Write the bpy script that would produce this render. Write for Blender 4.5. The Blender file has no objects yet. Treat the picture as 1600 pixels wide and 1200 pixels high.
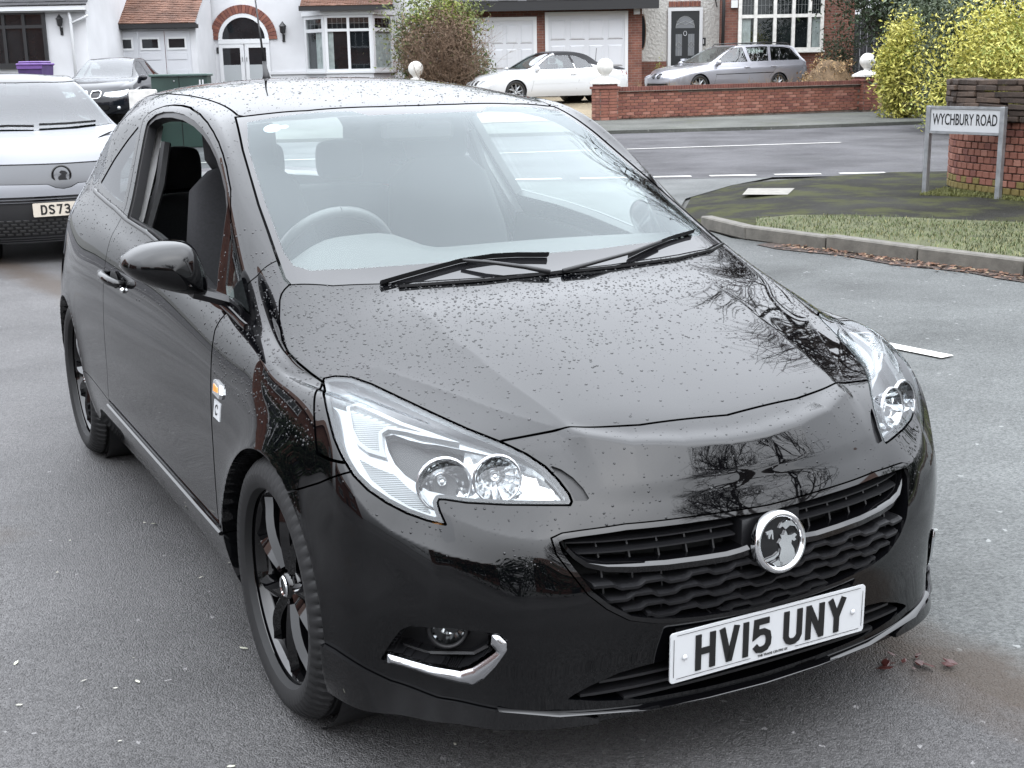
import bpy, bmesh, math, random
import numpy as np
from mathutils import Vector, Matrix
from mathutils.bvhtree import BVHTree
random.seed(7); rng = np.random.default_rng(7)
scene = bpy.context.scene
COL = scene.collection
R = math.radians

# ------------------------------------------------------------------ camera
CAM_H, PITCH, ROLL, FPX = 1.4761, -13.680, -1.0759, 2013.33   # focal in pixels of a 1600 wide frame
cam = bpy.data.cameras.new('camera'); cam_o = bpy.data.objects.new('camera', cam); COL.objects.link(cam_o)
cam.sensor_width = 36; cam.lens = 36 * FPX / 1600; cam.clip_start = .05; cam.clip_end = 2000
cam_o.matrix_world = Matrix.Translation((0, 0, CAM_H)) @ Matrix.Rotation(R(90 + PITCH), 4, 'X') @ Matrix.Rotation(R(ROLL), 4, 'Z')
cam.dof.use_dof = False
scene.camera = cam_o

# ------------------------------------------------------------------ world: overcast daylight
world = bpy.data.worlds.new('World'); scene.world = world; world.use_nodes = True
nt = world.node_tree; bg = nt.nodes['Background']
sky = nt.nodes.new('ShaderNodeTexSky'); sky.sky_type = 'NISHITA'; sky.sun_disc = False
SUN_EL, SUN_ROT = 48, 150
sky.sun_elevation = R(SUN_EL); sky.sun_rotation = R(SUN_ROT); sky.air_density = 1.0; sky.dust_density = 6.0; sky.ozone_density = 1.0
hs = nt.nodes.new('ShaderNodeHueSaturation'); hs.inputs['Saturation'].default_value = .25
nt.links.new(sky.outputs[0], hs.inputs['Color'])
tc = nt.nodes.new('ShaderNodeTexCoord'); sp = nt.nodes.new('ShaderNodeSeparateXYZ'); nt.links.new(tc.outputs['Generated'], sp.inputs[0])
ov = nt.nodes.new('ShaderNodeMapRange'); ov.inputs['From Min'].default_value = 0; ov.inputs['From Max'].default_value = 1
ov.inputs['To Min'].default_value = .62; ov.inputs['To Max'].default_value = 4.9
nt.links.new(sp.outputs['Z'], ov.inputs['Value'])
ns = nt.nodes.new('ShaderNodeTexNoise'); ns.inputs['Scale'].default_value = 1.6; ns.inputs['Detail'].default_value = 4
nt.links.new(tc.outputs['Generated'], ns.inputs['Vector'])
cl = nt.nodes.new('ShaderNodeMapRange'); cl.inputs['From Min'].default_value = .3; cl.inputs['From Max'].default_value = .7
cl.inputs['To Min'].default_value = .86; cl.inputs['To Max'].default_value = 1.12
nt.links.new(ns.outputs['Fac'], cl.inputs['Value'])
m1 = nt.nodes.new('ShaderNodeMath'); m1.operation = 'MULTIPLY'; nt.links.new(ov.outputs[0], m1.inputs[0]); nt.links.new(cl.outputs[0], m1.inputs[1])
cg = nt.nodes.new('ShaderNodeVectorMath'); cg.operation = 'SCALE'; cg.inputs[0].default_value = (9.3, 9.75, 10.5)
nt.links.new(m1.outputs[0], cg.inputs['Scale'])
mx = nt.nodes.new('ShaderNodeMix'); mx.data_type = 'RGBA'; mx.inputs[0].default_value = .85   # cloud cover over the clear sky
nt.links.new(hs.outputs[0], mx.inputs[6]); nt.links.new(cg.outputs[0], mx.inputs[7])
nt.links.new(mx.outputs[2], bg.inputs['Color']); bg.inputs['Strength'].default_value = .1
sun = bpy.data.lights.new('sun', 'SUN'); sun.energy = .5; sun.angle = R(100); sun.color = (1, .97, .92)
sun_o = bpy.data.objects.new('sun', sun); COL.objects.link(sun_o); sun_o.location = (0, 0, 30)
sun_o.rotation_euler = (R(90 - SUN_EL), 0, R(180 - SUN_ROT))
vs = scene.view_settings; vs.view_transform = 'Standard'; vs.look = 'None'; vs.exposure = 0.58; vs.gamma = 1; vs.use_curve_mapping = False
scene.cycles.max_bounces = 8; scene.cycles.transparent_max_bounces = 16; scene.cycles.glossy_bounces = 4
scene.cycles.sample_clamp_indirect = 6; scene.cycles.caustics_reflective = False; scene.cycles.caustics_refractive = False

# ------------------------------------------------------------------ materials
def mat(name, col=(.5, .5, .5), rough=.5, metal=0, ior=1.5, coat=0, noise=None, bump=None, spec=None):
    """noise=(scale, amount, detail): value variation; bump=(scale, strength, dist)"""
    m = bpy.data.materials.new(name); m.use_nodes = True; t = m.node_tree; p = t.nodes['Principled BSDF']
    p.inputs['Base Color'].default_value = (*col, 1); p.inputs['Roughness'].default_value = rough
    p.inputs['Metallic'].default_value = metal; p.inputs['IOR'].default_value = ior; p.inputs['Coat Weight'].default_value = coat
    p.inputs['Coat Roughness'].default_value = .03
    if spec is not None: p.inputs['Specular IOR Level'].default_value = spec
    if noise or bump: co = t.nodes.new('ShaderNodeTexCoord').outputs['Object']
    if noise:
        n = t.nodes.new('ShaderNodeTexNoise'); n.inputs['Scale'].default_value = noise[0]; n.inputs['Detail'].default_value = noise[2] if len(noise) > 2 else 5
        t.links.new(co, n.inputs['Vector'])
        r = t.nodes.new('ShaderNodeMapRange'); r.inputs['From Min'].default_value = .25; r.inputs['From Max'].default_value = .75
        r.inputs['To Min'].default_value = 1 - noise[1]; r.inputs['To Max'].default_value = 1 + noise[1]
        t.links.new(n.outputs['Fac'], r.inputs['Value'])
        v = t.nodes.new('ShaderNodeVectorMath'); v.operation = 'SCALE'; v.inputs[0].default_value = col
        t.links.new(r.outputs[0], v.inputs['Scale']); t.links.new(v.outputs[0], p.inputs['Base Color'])
    if bump:
        n = t.nodes.new('ShaderNodeTexNoise'); n.inputs['Scale'].default_value = bump[0]; n.inputs['Detail'].default_value = 4
        t.links.new(co, n.inputs['Vector'])
        b = t.nodes.new('ShaderNodeBump'); b.inputs['Strength'].default_value = bump[1]; b.inputs['Distance'].default_value = bump[2]
        t.links.new(n.outputs['Fac'], b.inputs['Height']); t.links.new(b.outputs[0], p.inputs['Normal'])
    return m
def glass_mat(name, tint=(.75, .85, .82), ior=1.75, refl=(.97, .98, 1)):
    m = bpy.data.materials.new(name); m.use_nodes = True; t = m.node_tree; t.nodes.remove(t.nodes['Principled BSDF'])
    tr = t.nodes.new('ShaderNodeBsdfTransparent'); tr.inputs[0].default_value = (*tint, 1)
    gl = t.nodes.new('ShaderNodeBsdfGlossy'); gl.inputs['Roughness'].default_value = 0.0; gl.inputs[0].default_value = (*refl, 1)
    fr = t.nodes.new('ShaderNodeFresnel'); ge = t.nodes.new('ShaderNodeNewGeometry'); mr = t.nodes.new('ShaderNodeMapRange')   # a thin pane reflects the same from either side
    mr.inputs['To Min'].default_value = ior; mr.inputs['To Max'].default_value = 1 / ior; t.links.new(ge.outputs['Backfacing'], mr.inputs['Value']); t.links.new(mr.outputs[0], fr.inputs[0])
    mi = t.nodes.new('ShaderNodeMixShader'); t.links.new(fr.outputs[0], mi.inputs[0]); t.links.new(tr.outputs[0], mi.inputs[1]); t.links.new(gl.outputs[0], mi.inputs[2])
    t.links.new(mi.outputs[0], t.nodes['Material Output'].inputs[0]); return m
M = {}
M['paint'] = mat('black_paint', (.0009, .001, .0014), .02, ior=1.52)
M['gloss'] = mat('black_gloss_plastic', (.002, .002, .0024), .035, ior=1.6)
M['black'] = mat('black_plastic', (.007, .007, .008), .42, bump=(900, .15, .001))
M['rubber'] = mat('rubber', (.0045, .0045, .005), .68, noise=(30, .3))
M['dark'] = mat('dark_void', (.003, .003, .003), .9)
M['chrome'] = mat('chrome', (.88, .89, .90), .05, 1)
M['dullchrome'] = mat('satin_chrome', (.62, .63, .65), .18, 1)
M['glass'] = glass_mat('windscreen_glass', (.92, .98, .96), 1.60, (.90, .98, 1))
M['sideglass'] = glass_mat('side_glass', (.78, .85, .83), 1.5)
M['privacy'] = glass_mat('tinted_glass', (.30, .33, .33), 1.55)
M['lens'] = glass_mat('lamp_lens', (.93, .95, .95), 1.5)
M['frit'] = mat('black_frit', (.008, .008, .009), .02, ior=1.66)
M['white'] = mat('white_plate', (.50, .51, .52), .35)
M['ink'] = mat('black_ink', (.006, .006, .006), .4)
M['trim'] = mat('grey_trim', (.34, .34, .34), .7)
M['cabin'] = mat('dark_cabin_plastic', (.02, .02, .021), .6, noise=(60, .2))
M['fabric'] = mat('seat_fabric', (.012, .012, .014), .9, noise=(120, .3))
M['silverlamp'] = mat('lamp_silver', (.26, .27, .28), .18, .8)
M['lampwhite'] = mat('lamp_white_light_guide', (.24, .25, .26), .15)
M['water'] = mat('water_drop', (.003, .003, .004), .0, ior=1.5)

# ------------------------------------------------------------------ object helpers
def link(o, parent=None):
    COL.objects.link(o)
    if parent is not None: o.parent = parent
    return o
def empty(name, loc=(0, 0, 0), rz=0, parent=None):
    o = bpy.data.objects.new(name, None); o.location = loc; o.rotation_euler = (0, 0, rz); o.empty_display_size = .2
    return link(o, parent)
def tag(o, label, cat, group=None):
    o['label'] = label; o['category'] = cat
    if group: o['group'] = group
    return o
def kind(o, k): o['kind'] = k; return o
def obj_mesh(name, me, m, parent=None):
    if m is not None and not me.materials:
        for q in (m if isinstance(m, (list, tuple)) else [m]): me.materials.append(q)
    return link(bpy.data.objects.new(name, me), parent)
def from_np(name, P, T, m, parent=None, N=None, smooth=True):
    me = bpy.data.meshes.new(name)
    P = np.asarray(P, float); T = np.asarray(T, int); k = T.shape[1]
    me.vertices.add(len(P)); me.vertices.foreach_set('co', P.ravel())
    me.loops.add(T.size); me.loops.foreach_set('vertex_index', T.ravel())
    me.polygons.add(len(T)); me.polygons.foreach_set('loop_start', np.arange(len(T)) * k)
    me.update(calc_edges=True)
    if smooth: me.shade_smooth()
    if N is not None: me.normals_split_custom_set_from_vertices(N.tolist())
    return obj_mesh(name, me, m, parent)
class MB:
    """collects simple solids into one mesh"""
    def __init__(s): s.v = []; s.f = []
    def add(s, v, f):
        o = len(s.v); s.v += [tuple(p) for p in v]; s.f += [tuple(i + o for i in q) for q in f]; return s
    def box(s, lo, hi, bev=0):
        (x0, y0, z0), (x1, y1, z1) = lo, hi
        if bev <= 0:
            return s.add([(x0, y0, z0), (x1, y0, z0), (x1, y1, z0), (x0, y1, z0), (x0, y0, z1), (x1, y0, z1), (x1, y1, z1), (x0, y1, z1)],
                         [(0, 3, 2, 1), (4, 5, 6, 7), (0, 1, 5, 4), (1, 2, 6, 5), (2, 3, 7, 6), (3, 0, 4, 7)])
        b = bmesh.new(); r = bmesh.ops.create_cube(b, size=1)
        bmesh.ops.scale(b, vec=(x1 - x0, y1 - y0, z1 - z0), verts=b.verts); bmesh.ops.translate(b, vec=((x0 + x1) / 2, (y0 + y1) / 2, (z0 + z1) / 2), verts=b.verts)
        bmesh.ops.bevel(b, geom=b.edges[:], offset=bev, segments=1, affect='EDGES', profile=.5)
        b.verts.ensure_lookup_table(); s.add([v.co[:] for v in b.verts], [[v.index for v in f.verts] for f in b.faces]); b.free(); return s
    def tube(s, pts, r, n=8, cap=True):
        pts = [Vector(p) for p in pts]; rs = r if isinstance(r, (list, tuple)) else [r] * len(pts)
        o = len(s.v); d = (pts[1] - pts[0]).normalized(); up = Vector((0, 0, 1)) if abs(d.z) < .9 else Vector((1, 0, 0)); a = d.cross(up).normalized()
        for i, p in enumerate(pts):
            d = (pts[min(i + 1, len(pts) - 1)] - pts[max(i - 1, 0)]).normalized()
            a = (a - d * a.dot(d)).normalized(); b = d.cross(a)
            for k in range(n):
                t = 2 * math.pi * k / n; s.v.append(tuple(p + (a * math.cos(t) + b * math.sin(t)) * rs[i]))
        for i in range(len(pts) - 1):
            for k in range(n):
                k2 = (k + 1) % n; s.f.append((o + i * n + k, o + i * n + k2, o + (i + 1) * n + k2, o + (i + 1) * n + k))
        if cap:
            s.f.append(tuple(o + k for k in range(n))[::-1]); s.f.append(tuple(o + (len(pts) - 1) * n + k for k in range(n)))
        return s
    def lathe(s, prof, n=32, M4=None, close=False):
        """profile of (r, h): spun round local z"""
        o = len(s.v); M4 = M4 or Matrix()
        for r, h in prof:
            for k in range(n):
                t = 2 * math.pi * k / n; s.v.append(tuple(M4 @ Vector((r * math.cos(t), r * math.sin(t), h))))
        m = len(prof)
        for i in range(m if close else m - 1):
            j = (i + 1) % m
            for k in range(n):
                k2 = (k + 1) % n; s.f.append((o + i * n + k, o + i * n + k2, o + j * n + k2, o + j * n + k))
        return s
    def prism(s, poly, fn0, fn1):
        """polygon swept between two mappings of 2D -> 3D"""
        n = len(poly); return s.add([fn0(p) for p in poly] + [fn1(p) for p in poly],
            [tuple(range(n))[::-1], tuple(range(n, 2 * n))] + [(i, (i + 1) % n, n + (i + 1) % n, n + i) for i in range(n)])
    def sweep(s, path, sect):
        """path of (pos, a, b): section points (u, w) placed at pos + a*u + b*w"""
        o = len(s.v); n = len(sect)
        for p, a, b in path:
            for u, w in sect: s.v.append(tuple(Vector(p) + Vector(a) * u + Vector(b) * w))
        for i in range(len(path) - 1):
            for k in range(n):
                k2 = (k + 1) % n; s.f.append((o + i * n + k, o + i * n + k2, o + (i + 1) * n + k2, o + (i + 1) * n + k))
        s.f.append(tuple(o + k for k in range(n))[::-1]); s.f.append(tuple(o + (len(path) - 1) * n + k for k in range(n))); return s
    def sphere(s, c, r, nu=16, nv=10, sc=(1, 1, 1)):
        prof = [(max(r * math.sin(math.pi * i / nv), 1e-4), -r * math.cos(math.pi * i / nv)) for i in range(nv + 1)]
        return s.lathe(prof, nu, Matrix.Translation(c) @ Matrix.Diagonal((*sc, 1)))
    def build(s, name, m, parent=None, smooth=False, angle=None):
        me = bpy.data.meshes.new(name); me.from_pydata(s.v, [], s.f); me.update()
        b = bmesh.new(); b.from_mesh(me); bmesh.ops.recalc_face_normals(b, faces=b.faces); b.to_mesh(me); b.free()
        if smooth: me.shade_smooth()
        if angle: me.set_sharp_from_angle(angle=R(angle))
        return obj_mesh(name, me, m, parent)

# ------------------------------------------------------------------ surface kit: Catmull-Clark cages cut into panels along exact curves
def topo(F, nv):
    E = np.concatenate([F[:, [0, 1]], F[:, [1, 2]], F[:, [2, 3]], F[:, [3, 0]]]); Es = np.sort(E, 1)
    uk, inv, cnt = np.unique(Es[:, 0].astype(np.int64) * nv + Es[:, 1], return_inverse=True, return_counts=True)
    return np.stack([uk // nv, uk % nv], 1), inv.reshape(4, -1).T, cnt
def _bound(V, ue, cnt):
    be = ue[cnt == 1]; bs = np.zeros((len(V), 3)); bc = np.zeros(len(V))
    np.add.at(bs, be[:, 0], V[be[:, 1]]); np.add.at(bs, be[:, 1], V[be[:, 0]]); np.add.at(bc, be.ravel(), 1); return bs, bc
def cc(V, F):
    nv = len(V); ue, fe, cnt = topo(F, nv); ne = len(ue); fp = V[F].mean(1); em = V[ue].mean(1)
    fs = np.zeros((ne, 3)); np.add.at(fs, fe.ravel(), np.repeat(fp, 4, 0))
    ep = np.where((cnt == 1)[:, None], em, (V[ue].sum(1) + fs) / 4)
    val = np.zeros(nv); np.add.at(val, ue.ravel(), 1)
    fsum = np.zeros((nv, 3)); fc = np.zeros(nv); np.add.at(fsum, F.ravel(), np.repeat(fp, 4, 0)); np.add.at(fc, F.ravel(), 1)
    es = np.zeros((nv, 3)); np.add.at(es, ue[:, 0], em); np.add.at(es, ue[:, 1], em); n = val[:, None]
    vp = (fsum / fc[:, None] + 2 * es / n + (n - 3) * V) / n
    bs, bc = _bound(V, ue, cnt); b = bc > 0; vp[b] = (6 * V[b] + bs[b]) / 8; c = b & (bc != 2); vp[c] = V[c]
    fi = nv + ne + np.arange(len(F))
    return np.concatenate([vp, ep, fp]), np.concatenate([np.stack([F[:, i], nv + fe[:, i], fi, nv + fe[:, (i - 1) % 4]], 1) for i in range(4)])
def limit(V, F):
    nv = len(V); ue, fe, cnt = topo(F, nv); val = np.zeros(nv); np.add.at(val, ue.ravel(), 1)
    es = np.zeros((nv, 3)); np.add.at(es, ue[:, 0], V[ue[:, 1]]); np.add.at(es, ue[:, 1], V[ue[:, 0]])
    fs = np.zeros((nv, 3))
    for i in range(4): np.add.at(fs, F[:, i], V[F[:, (i + 2) % 4]])
    n = val[:, None]; L = (n * n * V + 4 * es + fs) / (n * (n + 5))
    bs, bc = _bound(V, ue, cnt); b = bc == 2; L[b] = (4 * V[b] + bs[b]) / 6; return L
def subdivide(V, F, levels, fit=True):
    """smooth surface through the given points"""
    V = np.array(V, float); F = np.array(F, int)
    if fit:
        T = V.copy(); C = V.copy()
        for i in range(5): C = C + (T - limit(C, F)) * .8
        V = C
    for i in range(levels): V, F = cc(V, F)
    return limit(V, F), F
def vnormals(V, F):
    n = np.cross(V[F[:, 2]] - V[F[:, 0]], V[F[:, 3 if F.shape[1] == 4 else 1]] - V[F[:, 1 if F.shape[1] == 4 else 0]])
    if F.shape[1] == 3: n = np.cross(V[F[:, 1]] - V[F[:, 0]], V[F[:, 2]] - V[F[:, 0]])
    N = np.zeros_like(V)
    for i in range(F.shape[1]): np.add.at(N, F[:, i], n)
    return N / np.maximum(np.linalg.norm(N, axis=1), 1e-12)[:, None]
def mirror(V, F):
    V = np.array(V, float); F = np.array(F, int); n = len(V); on = np.abs(V[:, 1]) < 1e-9
    mp = np.arange(n) + n; mp[on] = np.arange(n)[on]
    A = np.concatenate([V, V * [1, -1, 1]]); B = np.concatenate([F, mp[F][:, ::-1]])
    u = np.unique(B); r = -np.ones(len(A), int); r[u] = np.arange(len(u)); return A[u], r[B]
def sdist(Q, poly, closed=True):
    """signed distance to a polygon (negative inside) or unsigned+side to a polyline"""
    P = np.array(poly, float); A = P if closed else P[:-1]; B = np.roll(P, -1, 0) if closed else P[1:]
    lo = P.min(0) - .12; hi = P.max(0) + .12; out = np.full(len(Q), 1.0)
    near = ((Q > lo) & (Q < hi)).all(1) if closed else np.ones(len(Q), bool); q = Q[near]
    if len(q) == 0: return out
    best = np.full(len(q), 1e9); ins = np.zeros(len(q), bool); side = np.zeros(len(q))
    for a, b in zip(A, B):
        e = b - a; w = q - a; t = np.clip((w @ e) / max(e @ e, 1e-12), 0, 1); dd = ((w - t[:, None] * e) ** 2).sum(1)
        m = dd < best - 1e-14; best[m] = dd[m]
        if not closed: c = e[0] * w[:, 1] - e[1] * w[:, 0]; side[m] = np.sign(c[m])
        else:
            c = ((a[1] > q[:, 1]) != (b[1] > q[:, 1])); xi = a[0] + (q[:, 1] - a[1]) * e[0] / (e[1] if abs(e[1]) > 1e-12 else 1e-12); ins ^= c & (q[:, 0] < xi)
    d = np.sqrt(best)
    out[near] = np.where(ins, -d, d) if closed else d * np.where(side == 0, 1, side)
    return out
class Surf:
    def __init__(s, P, N, T): s.P, s.N, s.T = P, N, T
    def compact(s):
        u, i = np.unique(s.T, return_inverse=True); return Surf(s.P[u], s.N[u], i.reshape(-1, 3))
    def refine(s, field, tol, it=3):
        for _ in range(it):
            d = np.abs(field(s.P)); e = np.linalg.norm(s.P[s.T] - s.P[np.roll(s.T, -1, 1)], axis=2).max(1)
            m = (d[s.T].min(1) < e) & (e > tol)
            if not m.any(): break
            s.split(m)
        return s
    def split(s, m):
        T = s.T[m]; n = len(s.P); E = np.sort(np.concatenate([T[:, [0, 1]], T[:, [1, 2]], T[:, [2, 0]]]), 1)
        uk, inv = np.unique(E[:, 0].astype(np.int64) * n + E[:, 1], return_inverse=True); a, b = uk // n, uk % n
        P = (s.P[a] + s.P[b]) / 2; N = s.N[a] + s.N[b]; N /= np.linalg.norm(N, axis=1)[:, None]
        ab, bc, ca = (inv + n).reshape(3, -1)
        s.P = np.concatenate([s.P, P]); s.N = np.concatenate([s.N, N])
        s.T = np.concatenate([s.T[~m], np.stack([T[:, 0], ab, ca], 1), np.stack([ab, T[:, 1], bc], 1), np.stack([ca, bc, T[:, 2]], 1), np.stack([ab, bc, ca], 1)])
    def clip(s, d):
        """cut along d = 0 -> (inside, outside)"""
        d = np.where(np.abs(d) < 1e-7, 1e-7, d); pos = d > 0; c = pos[s.T].sum(1)
        ins, out = [s.T[c == 0]], [s.T[c == 3]]; P, N = s.P, s.N
        mx = (c == 1) | (c == 2)
        if mx.any():
            T = s.T[mx]; lone = np.where(c[mx] == 1, 1, 0); k = (pos[T] == lone[:, None].astype(bool)).argmax(1); r = np.arange(len(T))
            a, b, e = T[r, k], T[r, (k + 1) % 3], T[r, (k + 2) % 3]; n = len(P)
            E = np.sort(np.stack([np.concatenate([a, a]), np.concatenate([b, e])], 1), 1)
            uk, inv = np.unique(E[:, 0].astype(np.int64) * n + E[:, 1], return_inverse=True); i, j = uk // n, uk % n
            t = (d[i] / (d[i] - d[j]))[:, None]; q = N[i] + (N[j] - N[i]) * t
            P = np.concatenate([P, P[i] + (P[j] - P[i]) * t]); N = np.concatenate([N, q / np.linalg.norm(q, axis=1)[:, None]])
            p1, p2 = (inv + n)[:len(T)], (inv + n)[len(T):]
            L = np.stack([a, p1, p2], 1); Q = np.concatenate([np.stack([p1, b, e], 1), np.stack([p1, e, p2], 1)]); l2 = np.concatenate([lone, lone])
            ins += [L[lone == 0], Q[l2 == 1]]; out += [L[lone == 1], Q[l2 == 0]]
        return Surf(P, N, np.concatenate(ins)).compact(), Surf(P, N, np.concatenate(out)).compact()
    def cut(s, field, gap=.004, tol=.008, it=3):
        """take the region field<0 out of the surface, leaving a shut line of the given width"""
        s.refine(field, tol, it); d = field(s.P); a, rest = s.clip(d + gap / 2); _, b = rest.clip(field(rest.P) - gap / 2) if gap > 0 else (None, rest)
        return a, b
    def push(s, h): return Surf(s.P - s.N * (h[:, None] if isinstance(h, np.ndarray) else h), s.N, s.T)
    def boundary(s):
        n = len(s.P); D = np.concatenate([s.T[:, [0, 1]], s.T[:, [1, 2]], s.T[:, [2, 0]]]); E = np.sort(D, 1)
        _, inv, cnt = np.unique(E[:, 0].astype(np.int64) * n + E[:, 1], return_inverse=True, return_counts=True); return D[cnt[inv] == 1]
    def sides(s):
        """split by the sign of y"""
        c = s.P[s.T].mean(1)[:, 1]; return Surf(s.P, s.N, s.T[c < 0]).compact(), Surf(s.P, s.N, s.T[c >= 0]).compact()
    def make(s, name, m, parent, lip=.012, inward=True):
        P, N, T = s.P, s.N, s.T
        if lip:
            B = s.boundary(); a, b = B[:, 0], B[:, 1]; q = P[b] - P[a]; sn = np.cross(q, N[a]); sn /= np.maximum(np.linalg.norm(sn, axis=1), 1e-9)[:, None]
            n = len(P); k = len(B); i = np.arange(k)
            P = np.concatenate([P, P[a], P[b], P[b] - N[b] * lip, P[a] - N[a] * lip]); N = np.concatenate([N, sn, sn, sn, sn])
            T = np.concatenate([T, np.stack([n + i, n + 3 * k + i, n + 2 * k + i], 1), np.stack([n + i, n + 2 * k + i, n + k + i], 1)])
        return from_np(name, P, T, m, parent, N)
def inter(*f): return lambda P: np.max([g(P) for g in f], axis=0)
def poly_s(poly): return lambda P: sdist(np.stack([P[:, 0], P[:, 2]], 1), poly)              # side view x,z
def poly_f(poly): return lambda P: sdist(np.stack([np.abs(P[:, 1]), P[:, 2]], 1), poly)      # front view |y|,z
def poly_t(poly): return lambda P: sdist(np.stack([P[:, 0], np.abs(P[:, 1])], 1), poly)      # top view x,|y|
NU, NV = np.array([-.70710678, .70710678, 0]), np.array([-.3395471, -.3395471, .87716334])
def poly_d(poly):                                                                            # three-quarter view
    def g(P):
        Q = P.copy(); Q[:, 1] = np.abs(Q[:, 1]); return sdist(np.stack([Q @ NU, Q @ NV], 1), poly)
    return g

# ------------------------------------------------------------------ the black hatchback: body cage (metres, x forward, |y| outwards, z up)
FRONT=[ # s rows, v0..v6
[(.625,0,.728),(.61,.20,.728),(.565,.38,.723),(.50,.515,.722),(.452,.588,.731),(.397,.662,.738),(.335,.732,.738)],
[(.70,0,.645),(.69,.2,.643),(.645,.38,.640),(.575,.53,.635),(.52,.612,.635),(.463,.69,.64),(.393,.762,.65)],
[(.755,0,.53),(.745,.2,.527),(.71,.38,.522),(.64,.54,.517),(.58,.627,.512),(.52,.693,.512),(.448,.752,.515)],
[(.765,0,.40),(.757,.2,.40),(.728,.38,.40),(.665,.54,.40),(.595,.63,.40),(.533,.697,.40),(.462,.757,.40)],
[(.735,0,.28),(.73,.2,.28),(.71,.38,.28),(.655,.545,.28),(.58,.625,.28),(.515,.69,.28),(.45,.745,.28)],
[(.735,0,.16),(.73,.2,.16),(.71,.39,.16),(.655,.55,.16),(.585,.637,.16),(.53,.70,.16),(.468,.745,.165)]]
TOP=[None,
[(.46,0,.79),(.455,.22,.788),(.425,.41,.778),(.36,.58,.766),(.31,.645,.779),(.265,.712,.789),(.21,.772,.783)],
[(.20,0,.865),(.195,.23,.862),(.165,.46,.848),(.085,.685,.820),(.045,.733,.811),(.01,.768,.804),(-.015,.797,.790)],
[(-.02,0,.922),(-.03,.25,.918),(-.055,.49,.905),(-.095,.705,.868),(-.115,.748,.846),(-.13,.778,.828),(-.15,.804,.806)],
[(-.20,0,.968),(-.21,.25,.966),(-.25,.5,.968),(-.31,.675,.965),(-.33,.718,.912),(-.34,.758,.872),(-.345,.797,.825)],
[(-.46,0,1.12),(-.47,.23,1.117),(-.50,.46,1.108),(-.56,.632,1.095),(-.60,.685,1.08),(-.62,.765,.905),(-.62,.797,.848)],
[(-.73,0,1.262),(-.74,.21,1.26),(-.77,.42,1.25),(-.84,.588,1.238),(-.92,.634,1.285),(-.88,.768,.937),(-.88,.80,.873)],
[(-.98,0,1.376),(-.99,.2,1.375),(-1.03,.40,1.368),(-1.10,.545,1.358),(-1.20,.605,1.366),(-1.17,.766,.972),(-1.17,.803,.90)],
[(-1.42,0,1.440),(-1.42,.22,1.436),(-1.44,.42,1.422),(-1.47,.53,1.400),(-1.53,.602,1.378),(-1.52,.76,1.008),(-1.52,.806,.925)],
[(-1.90,0,1.464),(-1.90,.22,1.46),(-1.90,.42,1.442),(-1.91,.53,1.413),(-1.93,.605,1.366),(-1.93,.748,1.05),(-1.93,.812,.95)],
[(-2.35,0,1.455),(-2.35,.22,1.45),(-2.35,.42,1.43),(-2.35,.52,1.398),(-2.33,.612,1.333),(-2.3,.73,1.08),(-2.3,.80,.96)],
[(-2.75,0,1.415),(-2.75,.22,1.41),(-2.74,.40,1.392),(-2.73,.50,1.36),(-2.68,.60,1.255),(-2.62,.70,1.075),(-2.60,.795,.95)],
[(-3.0,0,1.28),(-3.0,.22,1.278),(-2.98,.42,1.265),(-2.96,.52,1.23),(-2.92,.60,1.15),(-2.88,.68,1.06),(-2.85,.765,.94)],
[(-3.15,0,1.02),(-3.145,.24,1.02),(-3.13,.44,1.01),(-3.11,.56,1.0),(-3.08,.63,.98),(-3.05,.69,.95),(-3.0,.73,.91)]]
TOP[0]=FRONT[0]
SIDE=[None,
[(.265,.818,.67),(.31,.83,.53),(.34,.833,.40),(.35,.828,.28),(.355,.81,.17)],
[(.0,.838,.69),(.02,.862,.56),(.03,.866,.43),(.03,.86,.31),(.03,.835,.2)],
[(-.15,.838,.70),(-.15,.86,.57),(-.15,.866,.44),(-.15,.862,.32),(-.15,.835,.2)],
[(-.35,.832,.72),(-.35,.856,.58),(-.35,.866,.45),(-.35,.864,.33),(-.35,.83,.2)],
[(-.62,.83,.74),(-.62,.852,.59),(-.62,.864,.455),(-.62,.866,.335),(-.62,.825,.205)],
[(-.88,.832,.755),(-.88,.853,.60),(-.88,.864,.46),(-.88,.867,.34),(-.88,.822,.205)],
[(-1.17,.836,.77),(-1.17,.856,.61),(-1.17,.865,.465),(-1.17,.867,.34),(-1.17,.822,.205)],
[(-1.52,.843,.785),(-1.52,.861,.62),(-1.52,.867,.47),(-1.52,.867,.345),(-1.52,.822,.205)],
[(-1.93,.853,.80),(-1.93,.868,.63),(-1.93,.87,.475),(-1.93,.867,.345),(-1.93,.825,.205)],
[(-2.3,.852,.815),(-2.3,.87,.65),(-2.3,.875,.49),(-2.3,.865,.35),(-2.3,.83,.21)],
[(-2.62,.83,.815),(-2.62,.858,.66),(-2.62,.862,.49),(-2.62,.862,.35),(-2.62,.825,.215)],
[(-2.9,.795,.80),(-2.9,.82,.64),(-2.9,.825,.48),(-2.9,.82,.35),(-2.9,.79,.22)],
[(-3.02,.745,.78),(-3.05,.755,.62),(-3.06,.755,.47),(-3.05,.76,.35),(-3.0,.74,.23)]]
REAR=[(-3.19,.80),(-3.215,.62),(-3.22,.47),(-3.20,.35),(-3.12,.23)]

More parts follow.
